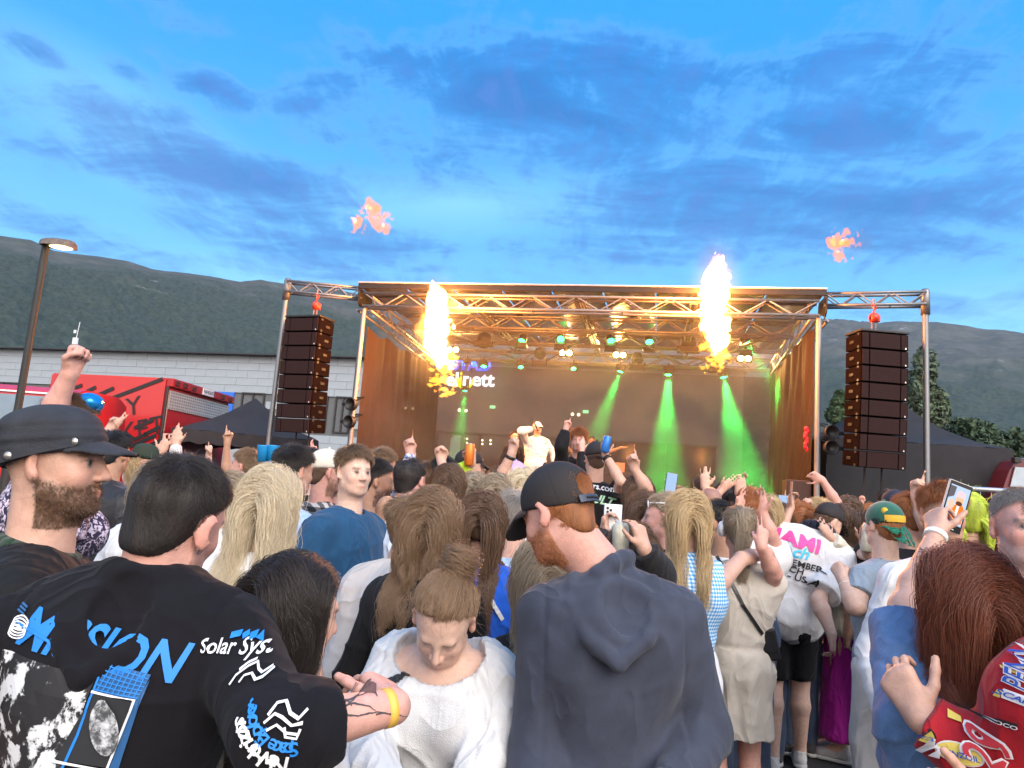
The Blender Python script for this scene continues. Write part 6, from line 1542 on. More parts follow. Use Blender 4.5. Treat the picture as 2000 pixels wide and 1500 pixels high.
f6 = person('woman with long auburn hair and denim dress, filming with a raised phone', (1874, 1172, 1.66), yaw=-4, hyaw=-8, hpitch=4, sex='f', hair='long', hc='auburn', hlen=.52, hopt=dict(wave=.010, wl=.16, rc=.012, fly=160, dens=1.35, vol=1.1, part=-.1), L=dict(e=(1764, 1186, 1.88), w=(1828, 1046, 2.02), d=(.25, .45, .7), n=(.75, .25, -.5), pose='grip'),
            top=dict(kind='dress', m=fabric('denim_dress', (.10, .185, .34), .9, 260, .35, .5), sleeve=.80, ease=.018, flare=.02, fold=.011, skirt=dict(z=.30, r=.19, amp=.014, n=13)), R=dict(w=(1905, 1560, 1.4)))
redj = fabric('racing_red', (.36, .008, .016), .75, 200, .2, .15)
f7 = person('person in red racing jacket with sponsor patches, arm round the auburn woman', (2115, 1062, 1.47), yaw=-12, lean=3, build=1.12, hair='short', hc='brown', top=dict(kind='long', m=redj, ease=.028, fold=.012, sease=.020, cuff=.006), L=dict(e=(1962, 1512, 1.44), w=(1802, 1404, 1.52), d=(-.35, .5, .8), n=(.75, .6, -.2), pose='grip'), bottom=dict(kind='trousers', m=J_dark))
f8 = person('grey haired smiling man in white henley shirt at the right edge', (1998, 1030, 2.25), yaw=196, hyaw=196, hpitch=0, hair='short', hc='grey', hlen=.022, beard=.5, skin='pink', top=dict(kind='long', m=T_white, ease=.018), hopt=dict(lift=.4, side=.3))

# --- middle rows
m1 = person('woman with very long wavy pale blond hair and white top', (532, 985, 2.45), yaw=8, hyaw=16, sex='f', hair='long', hc='paleblond', hlen=.50, hopt=dict(wave=.014, wl=.13, rc=.012, part=.1, dens=1.4, vol=1.1), top=dict(kind='tee', m=T_white, ease=.022))
m2 = person('man in plain dark blue t-shirt glancing back over his shoulder', (692, 922, 3.6), yaw=118, hyaw=140, hpitch=2, build=1.12, wide=1.05, belly=.7, hair='short', hc='lightbrown', hlen=.05, beard=.25, skin='pale', hopt=dict(comb=(.3, .5, .5)), top=dict(kind='tee', m=fabric('petrol_blue', (.012, .062, .14)), ease=.022, fold=.013), bottom=dict(kind='trousers', m=J_blue))
m3 = person('woman with wavy light brown hair and black top, seen from behind', (850, 1024, 2.55), yaw=12, hyaw=28, hpitch=10, sex='f', hair='long', hc='lightbrown', hlen=.36, hopt=dict(wave=.013, wl=.11, part=.3, dens=1.3, fly=60), top=dict(kind='long', m=T_black, ease=.016, neck=.02))
m4 = person('woman with straight brown hair in bright blue dress with thin bag strap', (942, 1018, 3.0), yaw=10, hyaw=6, sex='f', build=1.1, hair='long', hc='brown', hlen=.46, hopt=dict(wave=.006, wl=.18, dens=1.2), top=dict(kind='dress', m=fabric('cobalt_blue', (.008, .085, .50), .8), ease=.022, fold=.016, skirt=dict(z=.28, r=.16, amp=.014)))
m4b = person('grey haired person in light blue denim shirt with blue jumper over shoulders', (1003, 1012, 3.5), yaw=8, hyaw=0, hair='short', hc='grey', hlen=.05, top=dict(kind='long', m=fabric('pale_denim', (.32, .45, .62), .9, 220, .3, .25), ease=.02), build=1.1)
m5 = person('woman with straight blond hair half hidden behind the navy hoodie', (1058, 1125, 2.35), yaw=-8, sex='f', hair='long', hc='ash', hlen=.42, hopt=dict(wave=.004), top=dict(kind='long', m=T_black))
m6 = person('tall woman with long blond hair in blue gingham sleeveless top', (1342, 1008, 3.35), yaw=4, hyaw=4, sex='f', hair='long', hc='blond', hlen=.40, hopt=dict(wave=.008, wl=.2, dens=1.4, part=.05), top=dict(kind='none', m=plaid('gingham', (.72, .78, .84), (.24, .50, .78), (.06, .26, .62), 62), ease=.014, hem=-.10), R=dict(e=(1448, 1092, 3.55), w=(1500, 1078, 3.72), d=(.5, .5, -.35), n=(-.2, .6, -.7), pose='relaxed'), L=dict(w=(1290, 1235, 3.3)), bottom=dict(kind='trousers', m=T_white))
m7 = person('woman with blond ponytail in beige linen dress and white headphones', (1444, 1036, 3.75), yaw=4, hyaw=10, sex='f', hair='pony', hc='ash', hlen=.34, hopt=dict(at=(0, -.86, .42), wave=.006), bottom=dict(bare=True), skin='pink', build=1.08, wide=1.02,
            top=dict(kind='dress', m=fabric('linen_beige', (.48, .44, .38), .9, 240, .35, .15), sleeve=.50, ease=.02, flare=.014, fold=.009, skirt=dict(z=.335, r=.122, amp=.007, n=9)), L=dict(e=(1352, 1160, 3.55), w=(1310, 1185, 3.36)), R=dict(e=(1512, 1120, 3.6), w=(1487, 1068, 3.5), d=(.1, .1, 1), n=(-.2, .9, 0), pose='peace'), shoes=fabric('shoe_tan', (.4, .3, .22)))
m8 = person('man in white printed t-shirt and black shorts, head bowed under black cap', (1618, 1020, 4.95), yaw=16, hyaw=75, hpitch=32, lean=19, leanaz=84, neck=(1594, 1046, 4.9), hair='short', hc='brown', hlen=.03, beard=.5, build=1.06, wide=1.08, cap=dict(m=CAPB, slope=.25), skin='pale',
            top=dict(kind='tee', m=T_white, ease=.034, hem=-.13, sleeve=.86, flare=.02, fold=.012), R=dict(e=(1598, 1172, 4.65), w=(1624, 1238, 4.55), d=(.1, .0, -1), n=(-.6, .3, .1), pose='relaxed'), bottom=dict(kind='shorts', bare=True, m=T_black, cut=.30, loose=1.25, stance=.10), shoes=fabric('shoe_white', (.6, .6, .58), .6))
m9 = person('woman in cream cardigan and magenta pleated skirt, hand on his head', (1640, 1018, 5.15), yaw=-60, hyaw=-70, hpitch=8, sex='f', hair='long', hc='brown', hlen=.3, top=dict(kind='long', m=fabric('cream_knit', (.66, .62, .50), .95, 160, .5), ease=.03, hem=-.14, cuff=.01), L=dict(e=(1660, 1100, 4.92), w=(1622, 1052, 4.78), d=(-.5, 0, .8), n=(-.1, .9, -.2), pose='open'), bottom=dict(kind='skirt', m=fabric('magenta_pleats', (.42, .014, .31), .7), z=.085, r=.115, bare=True), shoes=fabric('shoe_grey', (.4, .4, .4)))
m10 = person('man in grey blue polo and white trousers with backwards green cap', (1724, 1026, 3.95), yaw=-22, hyaw=-12, hpitch=4, hair='short', hc='ginger', hlen=.03, skin='pale', build=1.12, cap=dict(m=mat('cap_green_velvet', (.012, .10, .062), .9, 0, .3, 18, sheen=.4), yawo=172, brim=1.1, droop=1.3, slope=.12, z0=-.004, bm_=mat('cap_brim_green', (.010, .17, .10), .8)), top=dict(kind='tee', m=fabric('grey_blue', (.26, .32, .38), .9, 300), ease=.016, sleeve=.62, flare=.0),
             L=dict(e=(1672, 1185, 3.75), w=(1646, 1132, 3.85), d=(-.1, .5, .6), n=(.6, .6, 0), pose='fist'), R=dict(w=(1770, 1240, 4.1)), bottom=dict(kind='trousers', m=fabric('white_trousers', (.72, .71, .68), .85), loose=1.3))
m11 = person('person in open white shirt standing behind the raised filming phone', (1842, 1004, 3.05), yaw=184, hyaw=186, hair='short', hc='ginger', hlen=.05, skin='tan', top=dict(kind='long', m=T_white, neck=.02))
m11b = person('person with long lime yellow dreadlocks beside the mesh fence', (1884, 1008, 3.5), yaw=12, hyaw=0, sex='f', hair='long', hc='lime', hlen=.24, hopt=dict(rc=.004, clump=1.0, dens=.4, thick=2.2, wave=.010), top=dict(kind='long', m=T_black))
m12 = person('man in black racing t-shirt and backwards black cap above the crowd', (1163, 895, 5.4), yaw=8, hyaw=-6, hpitch=2, hair='short', hc='brown', hlen=.02, cap=dict(m=CAPB, yawo=180, slope=.16, z0=.0, brim=.7), top=dict(kind='tee', m=T_black, ease=.024), R=dict(w=(1182, 888, 5.2), d=(-.15, .1, 1), n=(.3, -.5, .2), pose='grip'), zoff=.42)
MB().box((m12.root.location.x, m12.root.location.y, .21), (.9, .6, .41), None, .02).build('case_tmp', mat('case_black', (.03, .03, .03), .5))
oc = bpy.data.objects['case_tmp']; oc.name = 'flight_case'; tag(oc, 'low black flight case the man in the racing shirt stands on', 'case')

C = person
C('ginger bearded man in profile facing left in a black jacket', (478, 912, 5.0), yaw=-50, hyaw=-80, hpitch=-4, hair='short', hc='lightbrown', hlen=.04, beard=.6, skin='pink', top=dict(kind='long', m=T_black))
C('woman with shoulder length streaked blond hair beside the ginger man', (459, 968, 3.7), yaw=6, hyaw=10, sex='f', hair='long', hc='ash', hlen=.24, hopt=dict(wave=.008), top=dict(kind='tee', m=T_white))
c3 = C('man with dark undercut hair in black hooded leather jacket, back turned', (222, 885, 4.2), yaw=18, hyaw=10, hair='short', hc='black', hlen=.04, skin='tan', hopt=dict(side=.3), build=1.05, top=dict(kind='hoodie', m=fabric('black_leather', (.020, .020, .024), .45, 60, .3), ease=.024, hood=1.05))
c4 = C('person in dark floral dress with blue sunglasses, fist raised high', (138, 832, 2.75), yaw=40, hyaw=55, sex='f', hair='short', hc='brown', hlen=.04, skin='pink', top=dict(kind='tee', m=floral('floral', (.02, .014, .04), (.62, .52, .62)), ease=.016, sleeve=.4), L=dict(w=(136, 730, 2.65), e=(98, 815, 2.68), d=(.25, 0, 1), n=(.7, -.4, 0), pose='fist'))
c5 = C('young person in dark green felt hat looking right', (284, 905, 5.2), yaw=60, hyaw=80, sex='f', hair='long', hc='blond', hlen=.16, cap=dict(kind='fedora', m=mat('felt_green', (.025, .035, .022), .9), slope=.05, z0=.03), top=dict(kind='tee', m=T_white))
C('person with dark hair and white crochet sleeves, both arms lifted', (322, 918, 5.4), yaw=14, hair='short', hc='brown', hlen=.05, top=dict(kind='long', m=fabric('crochet', (.66, .62, .6), .9, 60, .8)), R=dict(w=(344, 868, 5.3), d=(-.05, 0, 1), n=(0, -1, 0), pose='open'), L=dict(w=(316, 886, 5.3), d=(.2, 0, 1), pose='open'))
C('person in pale top pointing two fingers at the lorry side', (186, 880, 4.9), yaw=20, hair='short', hc='black', hlen=.03, top=dict(kind='tee', m=T_lblue), R=dict(w=(212, 842, 4.8), d=(.55, 0, .9), n=(0, -1, 0), pose='peace'))
C('person raising one thin arm with the little finger out', (392, 930, 6.0), yaw=6, sex='f', hair='long', hc='brown', hlen=.2, top=dict(kind='tee', m=T_black), R=dict(w=(407, 893, 5.9), d=(.02, 0, 1), n=(-.6, -.6, 0), pose='horns'))
C('person in black sunglasses with grey blond fringe behind the hoodie man', (312, 950, 3.5), yaw=8, sex='f', hair='long', hc='ash', hlen=.2, top=dict(kind='tee', m=T_white))
c8 = C('man in plaid shirt and cream cap with sunglasses on it', (640, 922, 4.1), yaw=34, hyaw=62, hair='short', hc='brown', hlen=.03, beard=.8, skin='pink', cap=dict(m=mat('cap_cream', (.60, .55, .46), .9, 0, .1, 20, .2, 200), slope=.16), top=dict(kind='long', m=plaid('flannel', (.55, .52, .48), (.13, .12, .12), (.02, .02, .024), 19), ease=.022))
C('dark haired man between the blond woman and the plaid shirt', (575, 920, 3.7), yaw=24, hyaw=40, hair='short', hc='dark', hlen=.05, top=dict(kind='tee', m=T_lblue))
c10 = C('dark haired man filming with a small phone beside the tent pole', (604, 912, 4.8), yaw=6, hair='short', hc='dark', hlen=.04, top=dict(kind='long', m=T_black), L=dict(w=(596, 925, 4.5), d=(.3, .1, 1), pose='grip'))
C('dark haired bearded man in light blue t-shirt facing right', (735, 940, 4.1), yaw=50, hyaw=72, hair='short', hc='dark', hlen=.035, beard=.8, skin='tan', top=dict(kind='tee', m=T_lblue), R=dict(w=(742, 1010, 3.8), e=(755, 985, 3.8), pose='relaxed'))
C('man with brown hair in blue and white striped shirt', (748, 910, 5.2), yaw=30, hyaw=48, hair='short', hc='lightbrown', hlen=.05, skin='pink', top=dict(kind='long', m=plaid('stripes', (.68, .68, .72), (.16, .22, .42), (.2, .2, .3), 22, 1)), R=dict(w=(802, 888, 5.0), d=(-.25, 0, 1), n=(0, -1, 0), pose='point'))
C('balding man with dark hair in pale blue polo shirt, back turned', (802, 938, 3.9), yaw=14, hyaw=24, hair='short', hc='dark', hlen=.025, skin='pink', build=1.1, hopt=dict(bald=.12), top=dict(kind='tee', m=fabric('pale_blue', (.55, .63, .76)), ease=.022))
C('person in loose oatmeal jumper bent behind the brown haired woman', (800, 1030, 3.0), yaw=40, hyaw=30, lean=24, sex='f', hair='short', hc='lightbrown', hlen=.06, top=dict(kind='long', m=fabric('oatmeal', (.58, .52, .47)), ease=.03), bottom=dict(kind='trousers', m=P_cream))
C('man with short side fade and grey collar near the stage gap', (836, 938, 4.9), yaw=10, hyaw=45, hair='short', hc='brown', hlen=.03, hopt=dict(side=.25), top=dict(kind='tee', m=T_grey), R=dict(w=(862, 902, 4.8), d=(-.2, 0, 1), n=(.2, -1, 0), pose='fist'))
C('short haired dark man with sunglasses pushed up on his head', (868, 928, 4.9), yaw=8, hyaw=30, hair='short', hc='black', hlen=.03, top=dict(kind='tee', m=T_black))
C('person with chin length glossy brown bob in front of the neon jacket', (876, 950, 4.0), yaw=6, sex='f', hair='long', hc='brown', hlen=.17, hopt=dict(wave=.002, dens=1.3), top=dict(kind='long', m=fabric('charcoal', (.05, .05, .055))))
c17 = C('person in neon yellow jacket and black cap holding up an orange can', (918, 912, 5.2), yaw=52, hyaw=72, hair='short', hc='dark', hlen=.04, cap=dict(m=CAPB, slope=.2), top=dict(kind='long', m=fabric('neon', (.50, .72, .04))), L=dict(w=(920, 905, 5.0), d=(-.1, 0, 1), n=(-.3, -.7, .1), pose='point'))
c18 = C('blond woman with red sunglasses resting on her hair', (925, 962, 4.4), yaw=8, sex='f', hair='long', hc='ash', hlen=.3, top=dict(kind='tee', m=fabric('neon', (.50, .72, .04))))
C('woman with long crimped grey blond hair', (968, 968, 4.1), yaw=4, sex='f', hair='long', hc='ash', hlen=.42, hopt=dict(wave=.016, wl=.055, dens=1.4, frizz=.004), top=dict(kind='tee', m=T_white))
C('person in lilac bucket cap among blond heads', (1006, 934, 5.4), yaw=6, hair='short', hc='ginger', hlen=.04, cap=dict(m=mat('cap_lilac', (.48, .32, .70), .85), slope=.1, brim=.4), top=dict(kind='tee', m=T_white))
C('woman with short silver blond hair left of the black cap', (1018, 952, 4.5), yaw=-4, sex='f', hair='long', hc='paleblond', hlen=.22, top=dict(kind='long', m=T_white))
c21 = C('person raising a clenched fist with a round watch', (978, 950, 5.0), yaw=10, hair='short', hc='brown', hlen=.05, top=dict(kind='tee', m=T_grey), R=dict(w=(1000, 885, 4.9), e=(976, 938, 4.95), d=(.12, .1, 1), n=(-.5, -.8, 0), pose='fist'))
c22 = C('person in black ribbed jumper lifting a hand beside a drink can', (1232, 1085, 2.75), yaw=-6, sex='f', hair='long', hc='brown', hlen=.25, top=dict(kind='long', m=fabric('black_rib', (.012, .011, .012), .95, 120, .6), ease=.02, cuff=.008), R=dict(e=(1285, 1125, 2.6), w=(1258, 1072, 2.55), d=(-.28, .1, .95), n=(-.6, .7, 0), pose='relaxed'), L=dict(w=(1180, 1050, 2.9), d=(.1, .1, 1), n=(.5, -.4, 0), pose='grip'))
c23 = C('woman with dark straight hair and sunglasses on top, arm pointing up', (1246, 965, 4.7), yaw=6, sex='f', hair='long', hc='brown', hlen=.34, hopt=dict(wave=.003), top=dict(kind='none', m=T_white), R=dict(w=(1240, 918, 4.6), e=(1262, 952, 4.6), d=(-.28, 0, 1), n=(-.4, -.7, 0), pose='point'))
C('woman with glossy chestnut hair left of the blond profile', (1262, 1005, 3.9), yaw=16, hyaw=20, sex='f', hair='long', hc='brown', hlen=.38, top=dict(kind='tee', m=T_black))
c25 = C('blond woman in profile with white sunglasses on her hair', (1293, 1012, 3.7), yaw=-50, hyaw=-78, sex='f', hair='pony', hc='ash', hlen=.25, skin='pink', top=dict(kind='tee', m=T_black))
C('bald man behind the tall blond woman', (1386, 985, 4.9), yaw=4, hair='shaved', hc='brown', skin='pink', top=dict(kind='tee', m=T_black))
c27 = C('dark haired man with thin glasses and undercut in left profile', (1402, 1022, 4.1), yaw=-30, hyaw=-52, hair='short', hc='black', hlen=.05, skin='tan', hopt=dict(side=.15, comb=(0, .6, .2)), top=dict(kind='tee', m=T_white))
C('man with short blond crop in white t-shirt, hands clapping overhead', (1466, 992, 4.5), yaw=8, hyaw=10, hair='short', hc='ginger', hlen=.035, skin='pink', top=dict(kind='tee', m=T_white, ease=.02), L=dict(w=(1440, 1003, 4.4), e=(1425, 1040, 4.4), d=(.25, .05, 1), n=(.6, -.6, 0), pose='open'), R=dict(w=(1490, 1003, 4.4), e=(1505, 1045, 4.4), d=(-.15, .05, 1), n=(-.6, -.6, 0), pose='open'))
C('woman with smooth dark brown hair between white t-shirts', (1521, 1016, 5.2), yaw=2, sex='f', hair='long', hc='brown', hlen=.32, hopt=dict(wave=.002, dens=1.3), top=dict(kind='tee', m=T_black))
c29 = C('blond woman with dark sunglasses on top near the white crop', (1498, 1000, 5.0), yaw=20, sex='f', hair='long', hc='blond', hlen=.3, top=dict(kind='tee', m=T_white))
C('person with one open palm raised in front of the green light', (1372, 960, 6.2), yaw=6, hair='short', hc='brown', hlen=.05, top=dict(kind='tee', m=T_black), R=dict(w=(1376, 952, 6.0), d=(.0, 0, 1), n=(-.1, -1, 0), pose='flat', spread=14))
C('person clapping with long pale fingers beside the open palm', (1416, 975, 5.6), yaw=14, sex='f', hair='long', hc='dark', hlen=.2, top=dict(kind='tee', m=T_black), L=dict(w=(1408, 958, 5.4), d=(.7, 0, .7), n=(.4, -.7, 0), pose='flat'), R=dict(w=(1442, 962, 5.4), d=(.25, 0, 1), n=(-.3, -.8, 0), pose='open'))
c31 = C('person holding a phone upright near the right stage speaker', (1560, 1012, 5.2), yaw=2, sex='f', hair='long', hc='ginger', hlen=.2, top=dict(kind='tee', m=T_white), L=dict(w=(1544, 992, 5.0), d=(.02, 0, 1), n=(.6, -.5, 0), pose='grip'))
C('woman with tousled brown hair flinging a tattooed arm to the left', (1656, 998, 5.7), yaw=-4, hyaw=14, sex='f', hair='long', hc='brown', hlen=.2, hopt=dict(wave=.016, wl=.08, frizz=.004), skin='pink', top=dict(kind='none', m=T_black), L=dict(w=(1606, 938, 5.6), e=(1634, 982, 5.6), d=(-.75, 0, .35), n=(0, -.9, -.3), pose='relaxed'))
C('person raising a loose fist right of the stage post', (1598, 1006, 5.6), yaw=4, hair='short', hc='blond', hlen=.05, top=dict(kind='tee', m=T_grey), L=dict(w=(1574, 1000, 5.4), d=(.1, 0, 1), n=(.3, -.8, 0), pose='fist'))
c33 = C('person in plain black cap just behind the green cap', (1748, 995, 4.8), yaw=8, hyaw=30, hair='short', hc='dark', hlen=.03, cap=dict(m=mat('cap_navy', (.018, .02, .032), .8), slope=.15), top=dict(kind='tee', m=T_black))
c34 = C('ginger person lifting a pointing hand by the right pole', (1776, 1010, 4.2), yaw=-4, hair='short', hc='ginger', hlen=.06, top=dict(kind='tee', m=T_black), R=dict(w=(1790, 972, 4.1), e=(1808, 1022, 4.05), d=(.08, 0, 1), n=(-.6, -.6, 0), pose='point'))
c35 = C('woman with orange ginger hair left of the green cap', (1690, 1012, 5.9), yaw=10, sex='f', hair='long', hc='ginger', hlen=.25, top=dict(kind='tee', m=T_black), L=dict(w=(1688, 1062, 4.4), e=(1700, 1085, 4.4), d=(.1, 0, 1), pose='grip'))
C('person in patterned black dress behind the grey polo', (1712, 1020, 5.4), yaw=-10, sex='f', hair='long', hc='dark', hlen=.2, top=dict(kind='dress', m=floral('speckle', (.012, .012, .014), (.2, .2, .2), 120), skirt=dict(z=.2, r=.15)))
C('person in dark jacket right of the lime dreadlocks', (1908, 1030, 3.9), yaw=10, hair='short', hc='dark', hlen=.05, top=dict(kind='long', m=T_black))

# --- on the stage
AZ = DECK
s1 = person('artist in cream hoodie and cream cap singing into a microphone', (1050, 836, 14.1), yaw=196, hyaw=160, hpitch=-8, hair='short', hc='dark', hlen=.02, skin='tan', q=.55, zoff=AZ, build=1.15, wide=1.1, cap=dict(m=mat('cap_ivory', (.72, .66, .55), .9), slope=.2), group='performers on the stage',
            top=dict(kind='hoodie', m=fabric('cream_fleece', (.72, .68, .60), .9), ease=.034, hem=-.10, cuff=.006, fold=.014, sease=.02, sleeve=1.8), R=dict(e=(1018, 842, 13.75), w=(1043, 838, 13.85), d=(.9, .2, .2), n=(.3, .6, .1), pose='grip'), L=dict(w=(1083, 908, 14.0)), bottom=dict(kind='trousers', m=P_cream, loose=1.3), shoes=fabric('shoe_white', (.6, .6, .58), .6))
s2 = person('smiling performer with dark hair in black top beside the artist', (1005, 853, 14.6), yaw=175, hyaw=150, sex='f', q=.55, zoff=AZ, hair='pony', hc='black', hlen=.2, skin='tan', top=dict(kind='long', m=T_black), group='performers on the stage')
s3 = person('bare armed disc jockey with arms spread behind the table', (1156, 862, 17.3), yaw=185, hyaw=185, q=.5, zoff=AZ, hair='short', hc='black', hlen=.02, skin='tan', top=dict(kind='none', m=T_black), L=dict(w=(1213, 874, 17.0), d=(1, 0, .1), n=(0, 0, 1), pose='open'), R=dict(w=(1108, 872, 17.2), d=(-1, 0, .1), n=(0, 0, 1), pose='open'), group='performers on the stage')
c13 = person('curly ginger man on shoulders with a hand over his face', (1130, 862, 8.0), yaw=172, hyaw=190, hpitch=4, zoff=.62, hair='short', hc='ginger', hlen=.07, skin='pink', hopt=dict(mess=.7, lift=.9), top=dict(kind='long', m=T_black, ease=.03), L=dict(w=(1136, 880, 7.8), e=(1140, 925, 7.75), d=(-.05, .1, 1), n=(0, .9, 0), pose='open'), R=dict(w=(1105, 838, 7.8), e=(1096, 872, 7.8), d=(.15, 0, 1), n=(.3, -.8, 0), pose='point'))

# --- heads further back towards the stage
rf = np.random.default_rng(23); used = [tuple(o_.location[:2]) for o_ in bpy.data.objects if o_.name.startswith('person')]
hcs = ['brown', 'dark', 'blond', 'ginger', 'lightbrown', 'black', 'ash', 'grey']; tops = {'white': T_white, 'black': T_black, 'light blue': T_lblue, 'grey': T_grey, 'cream': fabric('cream_knit', (.6, .56, .48)), 'red': fabric('crowd_red', (.35, .02, .03)), 'olive': fabric('crowd_olive', (.10, .11, .05)), 'pink': fabric('crowd_pink', (.55, .28, .32)), 'navy': fabric('crowd_navy', (.02, .03, .07))}
names = {'ash': 'dull blond', 'lightbrown': 'light brown', 'blond': 'golden blond'}; combos = [(a, b, c_) for a in hcs for b in tops for c_ in ('m', 'f')]; rf.shuffle(combos); ci = 0; tries = 0; made = 0
while made < 52 and tries < 4000:
    tries += 1; y = rf.uniform(5.8, 12.2) if made > 14 else rf.uniform(5.4, 7.5); x0 = rf.uniform(470, 1840); gx_ = un(x0, 950, y)[0]
    if y > 13.2 - .21 * gx_ - 1.2 or min(math.hypot(gx_ - a, y - b) for a, b in used) < .52: continue
    used.append((gx_, y)); a, b, sx_ = combos[ci]; ci += 1; a, b, sx_ = str(a), str(b), str(sx_); hz_ = rf.normal(1.60 if sx_ == 'm' else 1.50, .06); w_ = A3(gx_, y, hz_) - CAM; py = 750 - FPX * (w_ @ _U) / (w_ @ _F); px = 1000 + FPX * (w_ @ _R) / (w_ @ _F)
    arm = {}; ges = ''; up_ = rf.random()
    if up_ < .34:
        sd_ = -1 if rf.random() < .5 else 1; wq = (px + sd_ * 200 / y + rf.normal(0, 60) / y, py - rf.uniform(180, 480) / y, y - .15); arm = {('R' if sd_ > 0 else 'L'): dict(w=wq, d=(rf.normal(0, .2), 0, 1), n=(-.5 * sd_, -.8, 0), pose=str(rf.choice(['point', 'open', 'fist', 'flat', 'peace'])))}; ges = ', one arm up'
    person(f"{'woman' if sx_ == 'f' else 'man'} with {names.get(a, a)} hair in a {b} top{ges}, nearer the stage", (px, py, y), yaw=rf.normal(3, 18), hyaw=rf.normal(3, 28), sex=sx_, hair='long' if sx_ == 'f' else 'short', hc=a, hlen=.28 if sx_ == 'f' else .045, skin=str(rf.choice(['fair', 'pink', 'tan', 'pale'])), top=dict(kind=str(rf.choice(['tee', 'tee', 'long'])), m=tops[b]), L=arm.get('L'), R=arm.get('R')); made += 1
# ------------------------------------------------------------------ prints on clothes, tattoos, and the things people hold
def tilt(deg, y=0.0): a = rad(deg); return A3(math.cos(a), y, math.sin(a)), A3(-math.sin(a), 0, math.cos(a))
def noise_print(name, a, b, scale, lo=.48, hi=.56):
    m = bpy.data.materials.new(name); m.use_nodes = True; t = m.node_tree; h = N(t); bs = t.nodes['Principled BSDF']
    n = h.noise(h.new('ShaderNodeTexCoord').outputs['Object'], scale, 6, .65, .4); h.link(h.mix(h.ramp(n, lo, hi), a, b), bs.inputs['Base Color']); bs.inputs['Roughness'].default_value = .7; MATS[name] = m; return m
T2 = bvh(f2.torsoVQ); D2 = float(hitpt(T2, (170, 1400), 1.3)[1]); D2s = float(hitpt(T2, (500, 1300), 1.3)[1]); R8, U8 = tilt(-7)
def px2(o_px, pts, d): return [(((x - o_px[0]) * d / FPX), ((o_px[1] - y) * d / FPX)) for x, y in pts]
print_text(f2, 'print_word', 'MISSION', .092 * D2 / 1.34, (186, 1264), D2, R8, U8, INKB, tree=T2, parent=f2.top, sx=.92, bold=.022, shear=.28)
AX = (A3(1, 0, 0), A3(0, 0, 1))
def poly2(name, polys, m, org, off=.004): return decal(f2, name, fill_mesh([px2(org, p, D2) for p in polys]), org, D2, *AX, m, T2, f2.top, off=off)
def line2(name, lines, w, m, org, off=.006): return decal(f2, name, strokes_mesh([px2(org, p, D2) for p in lines], w), org, D2, *AX, m, T2, f2.top, off=off, cut=.02)
poly2('astronaut_print', [[(4, 1300), (172, 1322), (140, 1500), (-60, 1500), (-40, 1296)]], noise_print('photo_print', (.012, .012, .014), (.62, .64, .66), 21, .50, .56), (60, 1390))
line2('print_frame', [[(-30, 1246), (60, 1270), (120, 1312), (180, 1320), (160, 1420), (135, 1500)]], .0022, INKB, (60, 1390))
poly2('grid_print', [[(198, 1306), (276, 1322), (262, 1366), (176, 1358)], [(258, 1368), (276, 1330), (240, 1500), (226, 1490)]], INKD, (200, 1390))
line2('grid_lines', [[(198 - k * 3.6, 1312 + k * 8), (274 - k * 2.2, 1328 + k * 7)] for k in range(6)] + [[(205 + k * 9, 1310 + k * 1.5), (186 + k * 10, 1356 + k)] for k in range(8)], .0009, INKB, (200, 1390), .007)
poly2('photo_field', [[(180, 1360), (256, 1370), (224, 1484), (128, 1476)]], mat('photo_black', (.016, .018, .022), .7), (200, 1390), .005)
line2('print_border', [[(176, 1357), (258, 1367), (224, 1488), (122, 1478)]], .0022, INKW, (200, 1390), .007)
poly2('moon_print', [[(212 + 24 * math.cos(a) * 1.05 - 14 * math.sin(a) * .9, 1416 - (46 * math.sin(a) + 6 * math.cos(a))) for a in np.linspace(0, 6.283, 26)[:-1]]], noise_print('moon_grey', (.06, .065, .07), (.60, .62, .64), 60, .40, .64), (200, 1390), .009)
line2('ring_logo', [[(42 + 20 * math.cos(a), 1216 + k * 5 + 9 * math.sin(a)) for a in np.linspace(0, 6.29, 14)] for k in range(5)], .0012, INKW, (42, 1226))
line2('stripe_logo', [[(44 - k * 1.5, 1180 + k * 6), (62, 1186 + k * 6)] for k in range(3)], .0016, INKD, (42, 1190))
R5, U5 = tilt(4)
print_text(f2, 'sleeve_word', 'Solar System', .031, (480, 1266), 1.30, R5, U5, INKW, tree=T2, parent=f2.top, bold=.012)
line2('sleeve_blue_mark', [[(452, 1246), (470, 1242)], [(476, 1240), (482, 1248)], [(490, 1240), (494, 1250)], [(500, 1244), (516, 1250)]], .0045, INKB, (480, 1246))
line2('sleeve_badge', [[(458, 1340), (464, 1325), (480, 1312), (492, 1306), (500, 1314), (510, 1318), (520, 1310)], [(476, 1334), (480, 1324), (492, 1320), (506, 1326), (516, 1322), (524, 1312)], [(466, 1318), (476, 1308), (488, 1302)]], .0016, INKW, (490, 1322))
ra_, ua_ = tilt(146), None
def arc_text(s, m, cx, cy, r_, a0, a1, size):
    for k, ch in enumerate(s):
        if ch == ' ': continue
        a = a0 + (a1 - a0) * k / (len(s) - 1); x, y = cx + r_ * math.cos(a), cy + r_ * math.sin(a)      # letters stand on a circle, heads towards the outside
        R_, U_ = A3(math.sin(a), 0, math.cos(a)) * 1.0, A3(math.cos(a), 0, -math.sin(a)); R_ = np.cross(U_, A3(0, -1, 0)) * 1.0; R_ = R_ if np.cross(R_, U_)[1] < 0 else -R_
        print_text(f2, 'sleeve_letter', ch, size, (x, y), 1.30, R_, U_, m, tree=T2, parent=f2.top, bold=.015)
arc_text('New Horizons', INKW, 560, 1398, 92, rad(100), rad(172), .034)
